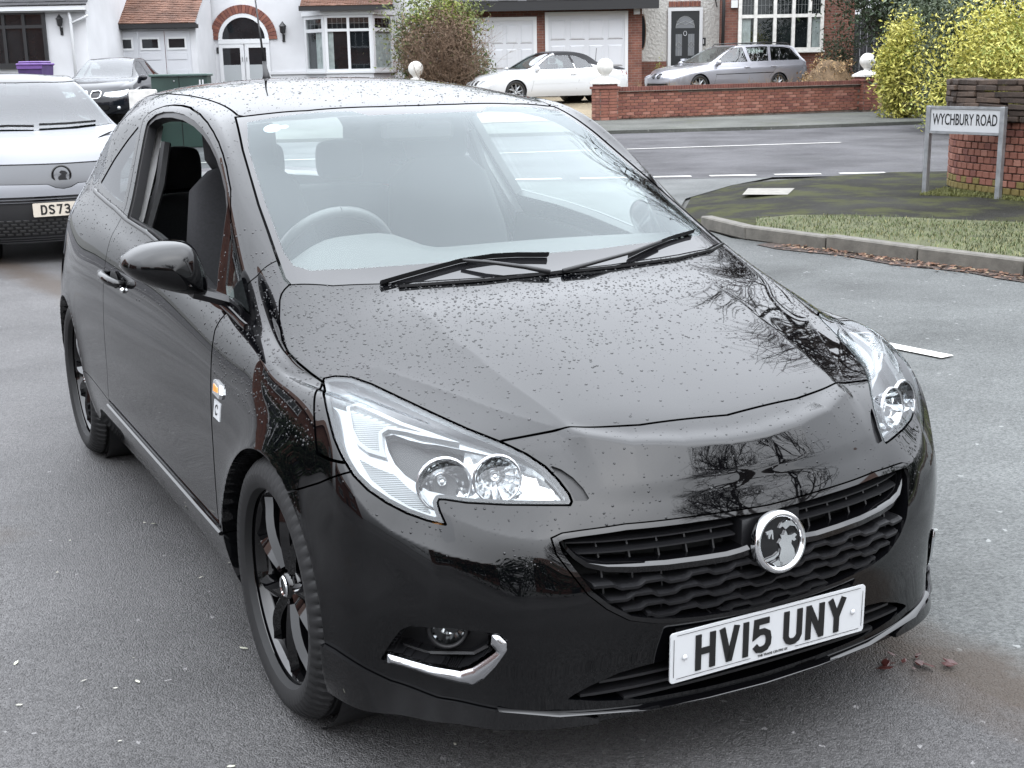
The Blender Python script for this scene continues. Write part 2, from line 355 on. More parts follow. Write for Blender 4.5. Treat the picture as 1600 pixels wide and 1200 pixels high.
def lerp3(a, b, t, o=0): return (a[0] + (b[0] - a[0]) * t, a[1] + (b[1] - a[1]) * t + o, a[2] + (b[2] - a[2]) * t + o * .45)
for i, r in enumerate(FRONT): FRONT[i] = r[:5] + [lerp3(r[4], r[5], .5)] + r[5:]
for k in range(1, len(TOP)):
    r = TOP[k]; g = 5 <= k <= 12
    TOP[k] = r[:5] + [lerp3(r[4], r[5], .3 if g else .5, .008 if g else 0)] + r[5:]
TOP[0] = FRONT[0]
def box_cage(TOP, SIDE, FRONT, REAR):
    """box topology: top grid, side grid, front grid, rear grid sharing their edges (half a body)"""
    V = []; I = {}; K = len(TOP); W = len(TOP[0]); N = len(FRONT)
    def add(key, p): I[key] = len(V); V.append(tuple(p))
    for k in range(K):
        for v in range(W): add(('T', k, v), TOP[k][v])
    for v in range(W):
        I['F', v, 0] = I['T', 0, v]
        for s in range(1, N): add(('F', v, s), FRONT[s][v])
    for k in range(K):
        I['S', k, 0] = I['T', k, W - 1]
        for s in range(1, N):
            if k == 0: I['S', 0, s] = I['F', W - 1, s]
            else: add(('S', k, s), SIDE[k][s - 1])
    for v in range(W):
        I['R', v, 0] = I['T', K - 1, v]
        for s in range(1, N):
            if v == W - 1: I['R', v, s] = I['S', K - 1, s]
            else:
                x, z = REAR[s - 1]; y = TOP[K - 1][v][1] * SIDE[K - 1][s - 1][1] / TOP[K - 1][W - 1][1]
                add(('R', v, s), (x + (SIDE[K - 1][s - 1][0] - x) * (v / (W - 1)) ** 4, y, z))
    F = []
    for k in range(K - 1):
        for v in range(W - 1): F.append((I['T', k, v], I['T', k, v + 1], I['T', k + 1, v + 1], I['T', k + 1, v]))
        for s in range(N - 1): F.append((I['S', k, s], I['S', k, s + 1], I['S', k + 1, s + 1], I['S', k + 1, s]))
    for v in range(W - 1):
        for s in range(N - 1):
            F.append((I['F', v, s], I['F', v, s + 1], I['F', v + 1, s + 1], I['F', v + 1, s]))
            F.append((I['R', v, s], I['R', v + 1, s], I['R', v + 1, s + 1], I['R', v, s + 1]))
    return V, F
V, F = subdivide(*mirror(*box_cage(TOP, SIDE, FRONT, REAR)), 4)
N = vnormals(V, F)
T = np.concatenate([F[:, [0, 1, 2]], F[:, [0, 2, 3]]])
BVH = BVHTree.FromPolygons(V.tolist(), F.tolist())
def surf_f(y, z, off=0.):           # point of the nose at (y, z), pushed off along the normal
    h = BVH.ray_cast(Vector((2, y, z)), Vector((-1, 0, 0))); n = h[1] if h[1].x > 0 else -h[1]; return h[0] + n * off
def surf_s(x, z, off=0., sg=-1):    # point of the flank at (x, z)
    h = BVH.ray_cast(Vector((x, 2 * sg, z)), Vector((0, -sg, 0))); n = h[1] if h[1].y * sg > 0 else -h[1]; return h[0] + n * off
def surf_t(x, y, off=0.):
    h = BVH.ray_cast(Vector((x, y, 3)), Vector((0, 0, -1))); n = h[1] if h[1].z > 0 else -h[1]; return h[0] + n * off, n
WHEEL_X = (0.0, -2.51); ARCH_R, ARCH_Z = .327, .318

SWAGE = [(.40, .34), (.34, .27), (.301, .208), (.277, .168), (.238, .131), (.193, .104), (.135, .083), (.067, .066), (.001, .057), (-.063, .054), (-.3, .06)]
RIDGE = [(.14, .175), (.099, .152), (.058, .136), (.008, .122), (-.041, .115), (-.08, .114), (-.11, .118), (-.136, .127), (-.30, .17)]
CREASE = [(.545, .355), (.34, .391), (.074, .416), (-.138, .436), (-.30, .45)]
CREASE2 = [(.53, .372), (.45, .43), (.394, .467), (.256, .539), (.1, .62), (-.05, .665)]
SCOOP = [(.552, .37), (.585, .315), (.616, .26), (.647, .15), (.660, .05), (.662, -.02)]
def relief(P):
    """pressed lines of the panels: height along the normal"""
    x, y, z = P[:, 0], np.abs(P[:, 1]), P[:, 2]; h = np.zeros(len(P)); sm = lambda t: np.clip(t, 0, 1) ** 2 * (3 - 2 * np.clip(t, 0, 1))
    f = (x > -.35) & (z > .12)
    if f.any():
        X, Y, Z = x[f], y[f], z[f]; g = np.zeros(len(X)); t2 = np.stack([X, Y], 1); d2 = np.stack([(-X + Y) * .70710678, -.3395471 * (X + Y) + .87716334 * Z], 1)
        up = sm((Z - .66) / .05)
        d = sdist(t2, CREASE, False); g += .0042 * np.exp(-np.abs(d) / .05) * up * sm((.60 - X) / .08) * sm((X + .25) / .2)
        d = sdist(t2, CREASE2, False); g += .0040 * np.exp(-np.abs(d) / .04) * up * sm((.56 - X) / .06) * sm((X + .0) / .25)
        d = sdist(t2, SCOOP, False); k = sm((Z - .62) / .04) * sm((X - .40) / .06)
        fade = sm((.40 - Y) / .06)
        g += (np.where(d > 0, .015 * np.exp(-np.abs(d) / .040), .015 * np.exp(-(d / .026) ** 2))) * k * fade
        d = sdist(d2, SWAGE, False); al = sm((d2[:, 0] + .08) / .20) * sm((.42 - d2[:, 0]) / .10)
        g += np.where(d > 0, .012 * np.exp(-(d / .08) ** 2), .012 * np.exp(-np.abs(d) / .04)) * al * sm((X - .15) / .1) * sm((Z - .36) / .1)
        d = sdist(d2, RIDGE, False); al = sm((d2[:, 0] + .19) / .10) * sm((.14 - d2[:, 0]) / .09)
        g += np.where(d > 0, .009 * np.exp(-(d / .07) ** 2), .009 * np.exp(-np.abs(d) / .04)) * al * sm((X - .3) / .1)
        h[f] += g
    for cx in WHEEL_X:
        r = np.hypot(x - cx, z - ARCH_Z) - ARCH_R
        h += .010 * np.exp(-np.clip(r, 0, None) / .035) * (y > .6) * sm((z - .15) / .1)
    return h
P0 = V.copy()
S = Surf(P0, N.copy(), T)
front = S.P[S.T].mean(1)[:, 0] > .15
S.split(front)
def apply_relief(S):
    h = relief(S.P); e = .002; g = np.zeros_like(S.P)
    for a in range(3):
        Q = S.P.copy(); Q[:, a] += e; Q2 = S.P.copy(); Q2[:, a] -= e; g[:, a] = (relief(Q) - relief(Q2)) / (2 * e)
    g -= S.N * (g * S.N).sum(1)[:, None]; P = S.P + S.N * h[:, None]; Nn = S.N - g; Nn /= np.linalg.norm(Nn, axis=1)[:, None]
    return Surf(P, Nn, S.T)
S = apply_relief(S)

# panel outlines
WS = [(-.178, -.05), (-.178, 0), (-.19, .2), (-.215, .383), (-.227, .449), (-.259, .572), (-.312, .664), (-.344, .668), (-.432, .657), (-.532, .644), (-.649, .63), (-.779, .609), (-.899, .590), (-1.10, .547), (-1.058, .45), (-1.019, .35), (-.99, .13), (-.985, 0), (-.985, -.05)]
WSG = [(-.255, -.05), (-.255, 0), (-.262, .2), (-.285, .383), (-.305, .5), (-.335, .60), (-.372, .632), (-.432, .637), (-.532, .625), (-.649, .611), (-.779, .591), (-.899, .573), (-1.04, .53), (-1.0, .36), (-.97, .23), (-.925, .19), (-.915, 0), (-.915, -.05)]
HL = [(.459, .432), (.465, .446), (.441, .454), (.401, .454), (.344, .437), (.257, .402), (.161, .364), (.084, .335), (-.002, .308), (-.052, .289), (-.093, .267), (-.124, .241), (-.148, .215), (-.155, .201), (-.153, .193), (-.109, .187), (-.032, .178), (.047, .173), (.092, .175), (.104, .174), (.106, .168), (.099, .152), (.087, .133), (.081, .124), (.094, .125), (.122, .129), (.165, .139), (.21, .156), (.252, .178), (.287, .205), (.319, .241), (.351, .284), (.38, .329), (.413, .379)]
LEAF = [(-.099, .272), (-.125, .265), (-.15, .251), (-.173, .231), (-.187, .212), (-.182, .206), (-.161, .203), (-.142, .232), (-.119, .253)]
DRL = [(.353, .367), (.354, .392), (.32, .382), (.218, .342), (.085, .306), (.138, .308), (.198, .315), (.241, .316), (.252, .306), (.244, .278), (.231, .253), (.273, .262), (.3, .278), (.324, .308)]
HLD = [(.249, .304), (.231, .31), (.193, .300), (.136, .299), (.07, .296), (-.012, .285), (-.068, .268), (-.103, .246), (-.138, .212), (-.136, .205), (-.03, .191), (.091, .190), (.132, .194), (.186, .222), (.213, .245), (.234, .274)]
IND = [(.289, .248), (.253, .233), (.207, .22), (.173, .194), (.141, .176), (.121, .146), (.167, .157), (.213, .178), (.256, .207)]
GR = [(0, .583), (.167, .588), (.328, .590), (.452, .582), (.475, .575), (.472, .545), (.452, .51), (.425, .465), (.39, .432), (.345, .403), (.284, .386), (.19, .374), (.09, .367), (0, .364), (-.1, .367), (-.1, .586)]
INT = [(0, .290), (.247, .290), (.308, .287), (.356, .281), (.415, .262), (.448, .247), (.461, .238), (.40, .226), (.306, .212), (.15, .203), (0, .200), (-.1, .2), (-.1, .29)]
FOG = [(.764, .297), (.751, .328), (.734, .37), (.72, .384), (.664, .391), (.602, .389), (.584, .386), (.572, .372), (.572, .354), (.589, .316), (.606, .285), (.62, .268), (.64, .267), (.684, .276), (.75, .292)]
FOGT = [(.752, .312), (.715, .302), (.684, .297), (.640, .293), (.622, .306), (.588, .350), (.597, .365), (.596, .386), (.584, .388), (.570, .374), (.570, .354), (.587, .316), (.604, .285), (.62, .266), (.64, .265), (.684, .274), (.752, .290)]
BLADE = [(.9, .33), (.83, .301), (.79, .275), (.747, .25), (.678, .23), (.584, .221), (.484, .210), (.43, .203), (.40, .192), (.40, .1), (.9, .1)]
HOOD = [(.591, -.05), (.591, 0), (.569, .21), (.53, .362), (.489, .492), (.47, .60), (.40, .85), (-.36, .85), (-.325, .70), (-.312, .664), (-.259, .572), (-.227, .449), (-.215, .383), (-.19, .2), (-.178, 0), (-.178, -.05)]
HOODD = [(-1.2, .0), (.30, .0), (.463, .436), (.506, .46), (.555, .490), (.598, .521), (.64, .561), (.675, .62), (.699, .68), (.702, .70), (.699, .715), (.69, .735), (.5, 1.4), (-1.2, 1.4)]
DOOR = [(-.38, .355), (-.39, .42), (-.426, .547), (-.457, .624), (-.497, .721), (-.525, .785), (-.542, .83), (-.536, .857), (-.523, .878), (-.575, .905), (-.607, .945), (-.645, 1.025), (-.685, 1.10), (-.755, 1.172), (-.838, 1.228), (-.897, 1.261), (-.962, 1.291), (-1.038, 1.317), (-1.13, 1.341), (-1.25, 1.363), (-1.413, 1.380), (-1.538, 1.384), (-1.67, 1.384), (-1.769, 1.379), (-1.86, 1.367), (-1.92, 1.352), (-1.95, 1.33), (-1.87, 1.18), (-1.80, 1.05), (-1.79, .95), (-1.785, .85), (-1.77, .70), (-1.765, .5), (-1.765, .385), (-1.64, .381), (-1.309, .377), (-.939, .37), (-.626, .362)]
OPEN = [(-.66, .918), (-.69, .97), (-.715, 1.04), (-.75, 1.125), (-.80, 1.168), (-.879, 1.215), (-.952, 1.248), (-1.043, 1.279), (-1.152, 1.306), (-1.281, 1.328), (-1.433, 1.344), (-1.585, 1.349), (-1.709, 1.346), (-1.80, 1.336), (-1.86, 1.315), (-1.80, 1.19), (-1.74, 1.08), (-1.715, 1.022), (-1.404, 1.007), (-1.174, .985), (-.878, .945), (-.71, .918)]
TRI = [(-.698, 1.10), (-.634, 1.062), (-.531, .992), (-.424, .924), (-.353, .885), (-.338, .876), (-.35, .870), (-.397, .877), (-.57, .903), (-.605, .93), (-.63, .98), (-.665, 1.05)]
QTR = [(-2.38, 1.075), (-2.385, 1.10), (-2.25, 1.192), (-2.103, 1.271), (-1.99, 1.325), (-1.965, 1.315), (-1.89, 1.16), (-1.82, 1.04), (-1.909, 1.040), (-2.162, 1.057)]
SILL = [(-.20, .352), (-.298, .350), (-.38, .350), (-.626, .357), (-.939, .365), (-1.309, .372), (-1.64, .376), (-1.765, .38), (-1.90, .39), (-2.4, .42), (-2.4, .0), (-.1, .0), (-.1, .352)]
BUMP = [(.06, .545), (.166, .596), (.286, .646), (.353, .679), (.6, .80), (1.2, .9), (1.2, 0), (.1, 0)]
WING = [(-.30, .2), (-.378, .35), (-.386, .42), (-.422, .547), (-.453, .624), (-.493, .721), (-.521, .785), (-.538, .83), (-.532, .857), (-.519, .880), (-.49, .925), (-.461, .963), (-.43, 1.0), (-.39, 1.05), (0, 1.05), (.6, .9), (.6, .2)]
ROOF = [(-.95, -.05), (-.95, 0), (-1.0, .34), (-1.08, .52), (-1.11, .537), (-1.5, .525), (-1.9, .523), (-2.3, .505), (-2.7, .48), (-2.84, .46), (-2.86, 0), (-2.86, -.05)]
RWIN = [(-2.90, -.05), (-2.90, 0), (-2.89, .42), (-2.93, .50), (-3.05, .53), (-3.115, .52), (-3.13, .3), (-3.135, 0), (-3.135, -.05)]
TAIL = [(-2.82, .93), (-2.86, 1.0), (-3.02, .99), (-3.2, .95), (-3.25, .74), (-3.05, .72), (-2.93, .80)]
gt = lambda a, v: (lambda P: v - P[:, a])
ymin = lambda v: (lambda P: v - np.abs(P[:, 1]))
frame = lambda P: np.interp(P[:, 0], [-1.25, -1.1, -.84, -.56, -.3], [.555, .572, .598, .645, .65]) - np.abs(P[:, 1])

car = empty('parked_hatchback', (.18697, 3.20492, 0), R(-62.2122))
tag(car, 'wet black three-door hatchback parked in the foreground with driver window open', 'car')
both = lambda s, name, m, lip=.012: [h.make(name, m, car, lip) for h in s.sides()]

S, _ = S.clip(.182 - S.P[:, 2])
for cx in WHEEL_X:
    fld = inter(lambda P: np.hypot(P[:, 0] - cx, P[:, 2] - ARCH_Z) - ARCH_R, ymin(.5)); _, S = S.cut(fld, 0, .012)
ws, S = S.cut(inter(poly_t(WS), gt(2, .93)), .007)
hl, S = S.cut(inter(poly_d(HL), gt(0, -.1)), .005, .005)
leaf, S = S.cut(inter(poly_d(LEAF), gt(0, .3)), 0, .006)
grl, S = S.cut(inter(poly_f(GR), gt(0, .3)), .003, .006)
intk, S = S.cut(inter(poly_f(INT), gt(0, .3)), 0, .006)
fog, S = S.cut(inter(poly_f(FOG), gt(0, .2)), 0, .005)
hood, S = S.cut(inter(poly_t(HOOD), poly_d(HOODD), gt(2, .70)), .006, .007)
tri, S = S.cut(inter(poly_s(TRI), ymin(.6)), 0, .006)
qtr, S = S.cut(inter(poly_s(QTR), ymin(.55)), 0, .008)
door, S = S.cut(inter(poly_s(DOOR), frame, ymin(.5)), .005, .007)
rwin, S = S.cut(inter(poly_t(RWIN), gt(2, .9)), .006, .012)
tail, S = S.cut(inter(poly_s(TAIL), ymin(.55)), .004, .012)
roof, S = S.cut(inter(poly_t(ROOF), gt(2, 1.2)), .008, .012)
sill, S = S.cut(inter(poly_s(SILL), ymin(.5)), .003, .012)
bump, S = S.cut(inter(poly_s(BUMP), gt(0, .05)), .0045, .007)
wing, S = S.cut(inter(poly_s(WING), ymin(.6)), .0045, .008)
blade, bump = bump.cut(inter(poly_f(BLADE), gt(0, .2)), .002, .006)
bump_o = bump.make('front_bumper', M['paint'], car, .07)
hood.make('bonnet', M['paint'], car); roof.make('roof', M['paint'], car); S.make('body_shell', M['paint'], car, .05)
both(wing, 'front_wing', M['paint'], .075); both(sill, 'sill_panel', M['paint'], .06); both(tail, 'tail_lamp', mat('red_lamp', (.25, .01, .01), .1), .03)
blade.push(-.012).make('splitter', M['gloss'], car, .03)
# windscreen and its printed border
wg, frit = ws.cut(poly_t(WSG), 0, .01)
wo = frit.push(.002).make('windscreen_border', M['frit'], car, .004); wo2 = wg.push(.002).make('windscreen', M['glass'], car, 0)
rwin.make('rear_window', M['sideglass'], car, 0)
# doors, one with its glass wound down
dop, dsk = door.cut(inter(poly_s(OPEN), ymin(.5)), 0, .007)
seal, dsk = dsk.cut(inter(lambda P: poly_s(OPEN)(P) - .016, ymin(.5)), 0, .007)
dr, dl = dsk.sides(); doors = [dr.make('door', M['paint'], car, .03), dl.make('door', M['paint'], car, .03)]
for d, h in zip(doors, seal.push(.006).sides()): h.make('window_seal', M['black'], d, .03)
dop.sides()[1].push(.012).make('window_glass', M['sideglass'], doors[1], 0)
for nm, reg, ins in (('quarter_light', tri, .012), ('quarter_window', qtr, .016)):
    poly = TRI if reg is tri else QTR; g, fr = reg.cut(lambda P: poly_s(poly)(P) + ins, 0, .005)
    for h, h2 in zip(g.push(.003).sides(), fr.push(.0).sides()):
        f_ = h2.make(nm + '_frame', M['gloss'], car, .02); h.make(nm, M['privacy'] if reg is qtr else M['sideglass'], f_, 0)

# ------------------------------------------------------------------ hatchback: lamps, grille, plate, wheels and trim
def proj_poly(P): Q = P.copy(); Q[:, 1] = np.abs(Q[:, 1]); return np.stack([Q @ NU, Q @ NV], 1)
M['ribs'] = mat('ribbed_lamp', (.20, .21, .215), .16, .35); _t = M['ribs'].node_tree
_w = _t.nodes.new('ShaderNodeTexWave'); _w.inputs['Scale'].default_value = 95; _w.bands_direction = 'Z'
_c = _t.nodes.new('ShaderNodeTexCoord'); _t.links.new(_c.outputs['Object'], _w.inputs['Vector']); _b = _t.nodes.new('ShaderNodeBump'); _b.inputs['Strength'].default_value = .5; _b.inputs['Distance'].default_value = .003
_t.links.new(_w.outputs['Fac'], _b.inputs['Height']); _t.links.new(_b.outputs[0], _t.nodes['Principled BSDF'].inputs['Normal'])
M['facets'] = mat('faceted_reflector', (.58, .59, .60), .08, 1); _t = M['facets'].node_tree
_v = _t.nodes.new('ShaderNodeTexVoronoi'); _v.inputs['Scale'].default_value = 42; _c = _t.nodes.new('ShaderNodeTexCoord'); _t.links.new(_c.outputs['Object'], _v.inputs['Vector'])
_b = _t.nodes.new('ShaderNodeBump'); _b.inputs['Strength'].default_value = .35; _b.inputs['Distance'].default_value = .004; _t.links.new(_v.outputs['Distance'], _b.inputs['Height']); _t.links.new(_b.outputs[0], _t.nodes['Principled BSDF'].inputs['Normal'])
M['amber'] = mat('amber_bulb', (.75, .28, .03), .15)
for sg, h in zip((-1, 1), hl.sides()):
    H = empty('headlight', parent=car)
    h.make('lens', M['lens'], H, .004)
    d_in = lambda P: poly_d(HL)(P)
    core, rim = h.cut(lambda P: d_in(P) + .011, 0, .005)
    rim.push(.004).make('gasket', M['black'], H, .02)
    drl, rest = core.cut(poly_d(DRL), 0, .005)
    ind, rest = rest.cut(poly_d(IND), 0, .005)
    bowl, rest = rest.cut(poly_d(HLD), 0, .005)
    rest.push(.022).make('bezel', M['silverlamp'], H, .02)
    in_, out_ = drl.cut(lambda P: poly_d(DRL)(P) + .008, 0, .005)
    in_.push(.016).make('light_guide', M['ribs'], H, .01); out_.push(.010).make('light_guide_edge', M['lampwhite'], H, .012)
    ind.push(.018).make('indicator', M['ribs'], H, .012)
    dk, br = bowl.cut(lambda P: sdist(proj_poly(P), [(.075, .40), (.075, .15), (.4, .15), (.4, .4)]), 0, .005)
    depth = .03 + .05 * np.clip(-poly_d(HLD)(br.P) / .05, 0, 1)
    br.push(depth).make('reflector_housing', M['facets'], H, .005); dk.push(.055).make('dark_bezel', M['black'], H, .045)
    for (y, z, r, dx) in ((.605, .655, .052, .088), (.515, .668, .046, .072)):
        c = surf_f(y * sg, z, 0); c = Vector((c.x - dx, c.y, c.z)); ax = Vector((.93, .30 * sg, .12)).normalized()
        Mx = Matrix.Translation(c) @ ax.to_track_quat('Z', 'Y').to_matrix().to_4x4()
        b = MB(); n = 5; prof = [(r * (.12 + .88 * i / n), .062 * (i / n) ** 2 * r / .05) for i in range(n + 1)]
        b.lathe(prof, 14, Mx).build('reflector', M['facets'], H)
        b = MB(); b.lathe([(.0005, .034), (.007, .033), (.010, .024), (.010, .004)], 12, Mx); b.build('bulb', M['chrome'], H, True)
        b = MB(); b.lathe([(r * .99, .060 * r / .05), (r * 1.06, .066 * r / .05), (r * 1.12, .058 * r / .05)], 24, Mx); b.build('reflector_ring', M['dullchrome'], H, True)
    c = surf_f(.66 * sg, .60, -.035); MB().sphere(c, .011, 10, 6, (1.6, 1, 1)).build('indicator_bulb', M['amber'], H, True)
for h in leaf.sides(): h.push(.008).make('recess_reflection', M['black'], car, .01)  # black piece stands in for the dark reflection in the bumper dent

# grille: surround, backing, upper bars, spear bars, wavy lower bars
G = empty('grille', parent=car)
gin, gring = grl.cut(lambda P: poly_f(GR)(P) + .011, 0, .005)
gring.push(-.004).make('grille_surround', M['gloss'], G, .06); gin.push(.075).make('grille_backing', M['dark'], G, 0)
GRL_L = lambda z: float(np.interp(z, [.364, .374, .386, .403, .432, .465, .51, .545, .575, .59], [.02, .19, .284, .345, .39, .425, .452, .470, .474, .43]))
def bar(path_yz, sect, off):
    """section (out, up) swept along a path on the nose"""
    pts = [surf_f(y, z, off) for y, z in path_yz]; path = []
    for i, p in enumerate(pts):
        path.append((p, (1, 0, 0), (0, 0, 1)))
    return MB().sweep(path, sect)
def span(z, y0, y1, n, f=lambda y: 0): return [(y0 + (y1 - y0) * i / n, z + f(y0 + (y1 - y0) * i / n)) for i in range(n + 1)]
thin = [(0, -.004), (.014, -.0015), (.014, .0015), (0, .004), (-.05, .004), (-.05, -.004)]
for z in (.566, .545):
    for sg in (-1, 1):
        bar([(sg * abs(y), zz) for y, zz in span(z, .085, GRL_L(z) - .014, 14, lambda y: .004 * (y / .45) ** 2)], thin, -.028).build('slat', M['black'], G)
sp_sec = [(.0, -.013), (.012, -.010), (.016, .004), (.008, .011), (-.04, .011), (-.05, -.012)]
for sg in (-1, 1):
    P_ = [(.066, .507), (.085, .503), (.12, .501), (.187, .503), (.26, .506), (.33, .511), (.385, .517), (.42, .527), (.440, .543), (.452, .560), (.458, .574)]
    n0 = len(P_); b = MB(); path = []
    for i, (y, z) in enumerate(P_):
        k = 1 if i < 6 else max(.35, 1 - (i - 5) * .14); t = Vector((0, P_[min(i + 1, n0 - 1)][0] - P_[max(i - 1, 0)][0], P_[min(i + 1, n0 - 1)][1] - P_[max(i - 1, 0)][1])).normalized()
        up = Vector((0, -t.z, t.y)) * k
        path.append((surf_f(y * sg, z, -.016 + .004 * (i < 1)), (1, 0, 0), (0, up.y * sg, up.z)))
    b.sweep(path, sp_sec).build('spear_bar', M['gloss'], G, True, 40)
wave = lambda ph: (lambda y: .0055 * (2 * abs(((y * 7.6 + ph) % 1) * 2 - 1) - 1 if True else 0))
def wv(ph):
    def f(y):
        t = (y / .105 + ph) % 1; return .0042 * float(np.interp(t, [0, .05, .42, .55, .92, 1], [0, 1, 1, -1, -1, 0]))
    return f
wsec = [(0, -.006), (.016, -.0045), (.018, .002), (.006, .005), (-.045, .005), (-.05, -.006)]
for i, z in enumerate((.477, .452, .427, .402, .379)):
    yl = GRL_L(z - .006) - .013
    bar(span(z, -yl, yl, 150, wv(.25 * (i % 2))), wsec, -.020).build('slat', M['black'], G)
for y in np.linspace(-.39, .39, 13):
    lo = max(.372, .364 + .0 * abs(y)); 
    zs = [z for z in np.linspace(.37, .57, 9) if GRL_L(z) > abs(y) + .012]
    if len(zs) > 1: MB().sweep([(surf_f(y, z, -.045), (1, 0, 0), (0, 1, 0)) for z in zs], [(0, -.002), (.012, -.002), (.012, .002), (0, .002)]).build('grille_rib', M['black'], G)
MB().box((-.1, -.075, -.05), (0, .075, .05)).build('badge_mount', M['black'], G).location = surf_f(0, .52, -.012)
# lower intake
I_ = empty('lower_intake', parent=car)
intk.push(.08).make('intake_backing', M['dark'], I_, 0); intk.push(.001).make('intake_wall', M['dark'], I_, .08) if False else None
for z in (.262, .238, .219):
    yl = float(np.interp(z, [.20, .212, .226, .238, .262, .285], [.02, .30, .39, .44, .40, .32])) - .004
    bar(span(z, -yl, yl, 30), [(0, -.004), (.012, -.003), (.012, .003), (0, .004), (-.06, .004), (-.06, -.004)], -.02).build('slat', M['black'], I_)

# badge: chrome ring with a winged beast
badge = empty('badge', parent=car); bc = surf_f(0, .512, .018); bn = Vector((.97, 0, .16)).normalized()
BM = Matrix.Translation(bc) @ bn.to_track_quat('Z', 'Y').to_matrix().to_4x4(); BM = BM @ Matrix.Rotation(math.atan2((BM.to_3x3() @ Vector((1, 0, 0))).z, (BM.to_3x3() @ Vector((0, 1, 0))).z), 4, 'Z')
R_ = .066
MB().lathe([(R_ * .80, -.006), (R_ * .80, .004), (R_ * .86, .0085), (R_ * .94, .008), (R_, .002), (R_, -.012)], 48, BM).build('ring', M['chrome'], badge, True)
MB().lathe([(.0004, .001), (R_ * .82, .000)], 40, BM).build('disc', M['gloss'], badge, True)
def flat(poly, name, m, th=.004, z0=.001): 
    sgn = 1 if (BM.to_3x3() @ Vector((1, 0, 0))).y > 0 else -1
    MB().prism(poly, lambda p: BM @ Vector((p[0] * R_ * sgn, p[1] * R_, z0)), lambda p: BM @ Vector((p[0] * R_ * sgn * .97, p[1] * R_ * .97, z0 + th))).build(name, m, badge)
flat([(-.10, -.78), (-.12, -.45), (-.02, -.22), (-.10, -.02), (.02, .10), (-.02, .25), (.12, .20), (.22, .34), (.28, .18), (.42, .16), (.58, .20), (.66, .12), (.56, .06), (.62, -.02), (.52, -.06), (.44, .00), (.40, -.12), (.50, -.30), (.52, -.52), (.36, -.72)], 'beast', M['chrome'])
flat([(.22, .38), (.40, .48), (.60, .42), (.74, .22), (.66, .42), (.50, .60), (.30, .66), (.10, .60), (-.02, .46), (.10, .50)], 'wing', M['chrome'])
flat([(-.72, -.46), (-.30, -.40), (-.12, -.30), (-.14, -.38), (-.34, -.50), (-.72, -.56)], 'arm', M['chrome'])
flat([(-.40, -.62), (-.18, -.56), (.02, -.70), (-.06, -.78), (-.24, -.76)], 'foot', M['chrome'])
flat([(-.56, .40), (-.30, .44), (-.30, .14), (-.36, .16), (-.36, .36), (-.46, .18), (-.50, .20), (-.50, .34), (-.56, .32)], 'flag', M['chrome'])

# number plate with raised black characters
def stroke(pts, w):
    """outline polygons of a thick polyline with mitred joints"""
    out = []
    P = [Vector((p[0], p[1])) for p in pts]; n = len(P); L, Rr = [], []
    for i in range(n):
        d0 = (P[i] - P[i - 1]).normalized() if i else (P[1] - P[0]).normalized(); d1 = (P[i + 1] - P[i]).normalized() if i < n - 1 else d0
        n0 = Vector((-d0.y, d0.x)); n1 = Vector((-d1.y, d1.x)); m = (n0 + n1).normalized(); k = w / 2 / max(m.dot(n1), .35); L.append(P[i] + m * k); Rr.append(P[i] - m * k)
    for i in range(n - 1): out.append([L[i], L[i + 1], Rr[i + 1], Rr[i]])
    return out
W_ = .014
CH = {'H': (.05, [[(.007, 0), (.007, .079)], [(.043, 0), (.043, .079)], [(.007, .041), (.043, .041)]]),
      'V': (.05, [[(.006, .079), (.0235, .008), (.0265, .008), (.044, .079)]]),
      '1': (.014, [[(.007, 0), (.007, .079)]]),
      '5': (.05, [[(.043, .072), (.010, .072), (.008, .043), (.018, .048), (.030, .048), (.040, .042), (.043, .030), (.042, .018), (.036, .010), (.025, .007), (.014, .009), (.007, .018)]]),
      'U': (.05, [[(.007, .079), (.007, .020), (.012, .011), (.020, .007), (.030, .007), (.038, .011), (.043, .020), (.043, .079)]]),
      'N': (.05, [[(.007, 0), (.007, .079)], [(.043, 0), (.043, .079)], [(.009, .072), (.041, .007)]]),
      'Y': (.05, [[(.006, .079), (.025, .036), (.044, .079)], [(.025, .04), (.025, 0)]]),
      'D': (.05, [[(.007, .0), (.007, .079)], [(.007, .072), (.028, .072), (.040, .062), (.043, .050), (.043, .029), (.040, .017), (.028, .007), (.007, .007)]]),
      'S': (.05, [[(.043, .060), (.038, .069), (.025, .072), (.012, .069), (.007, .059), (.012, .048), (.037, .034), (.043, .021), (.037, .010), (.025, .007), (.012, .010), (.007, .020)]]),
      '7': (.05, [[(.004, .072), (.042, .072), (.022, 0)]]),
      '3': (.05, [[(.007, .062), (.014, .071), (.030, .072), (.041, .062), (.040, .048), (.026, .041), (.041, .034), (.043, .019), (.034, .008), (.018, .007), (.007, .017)]])}
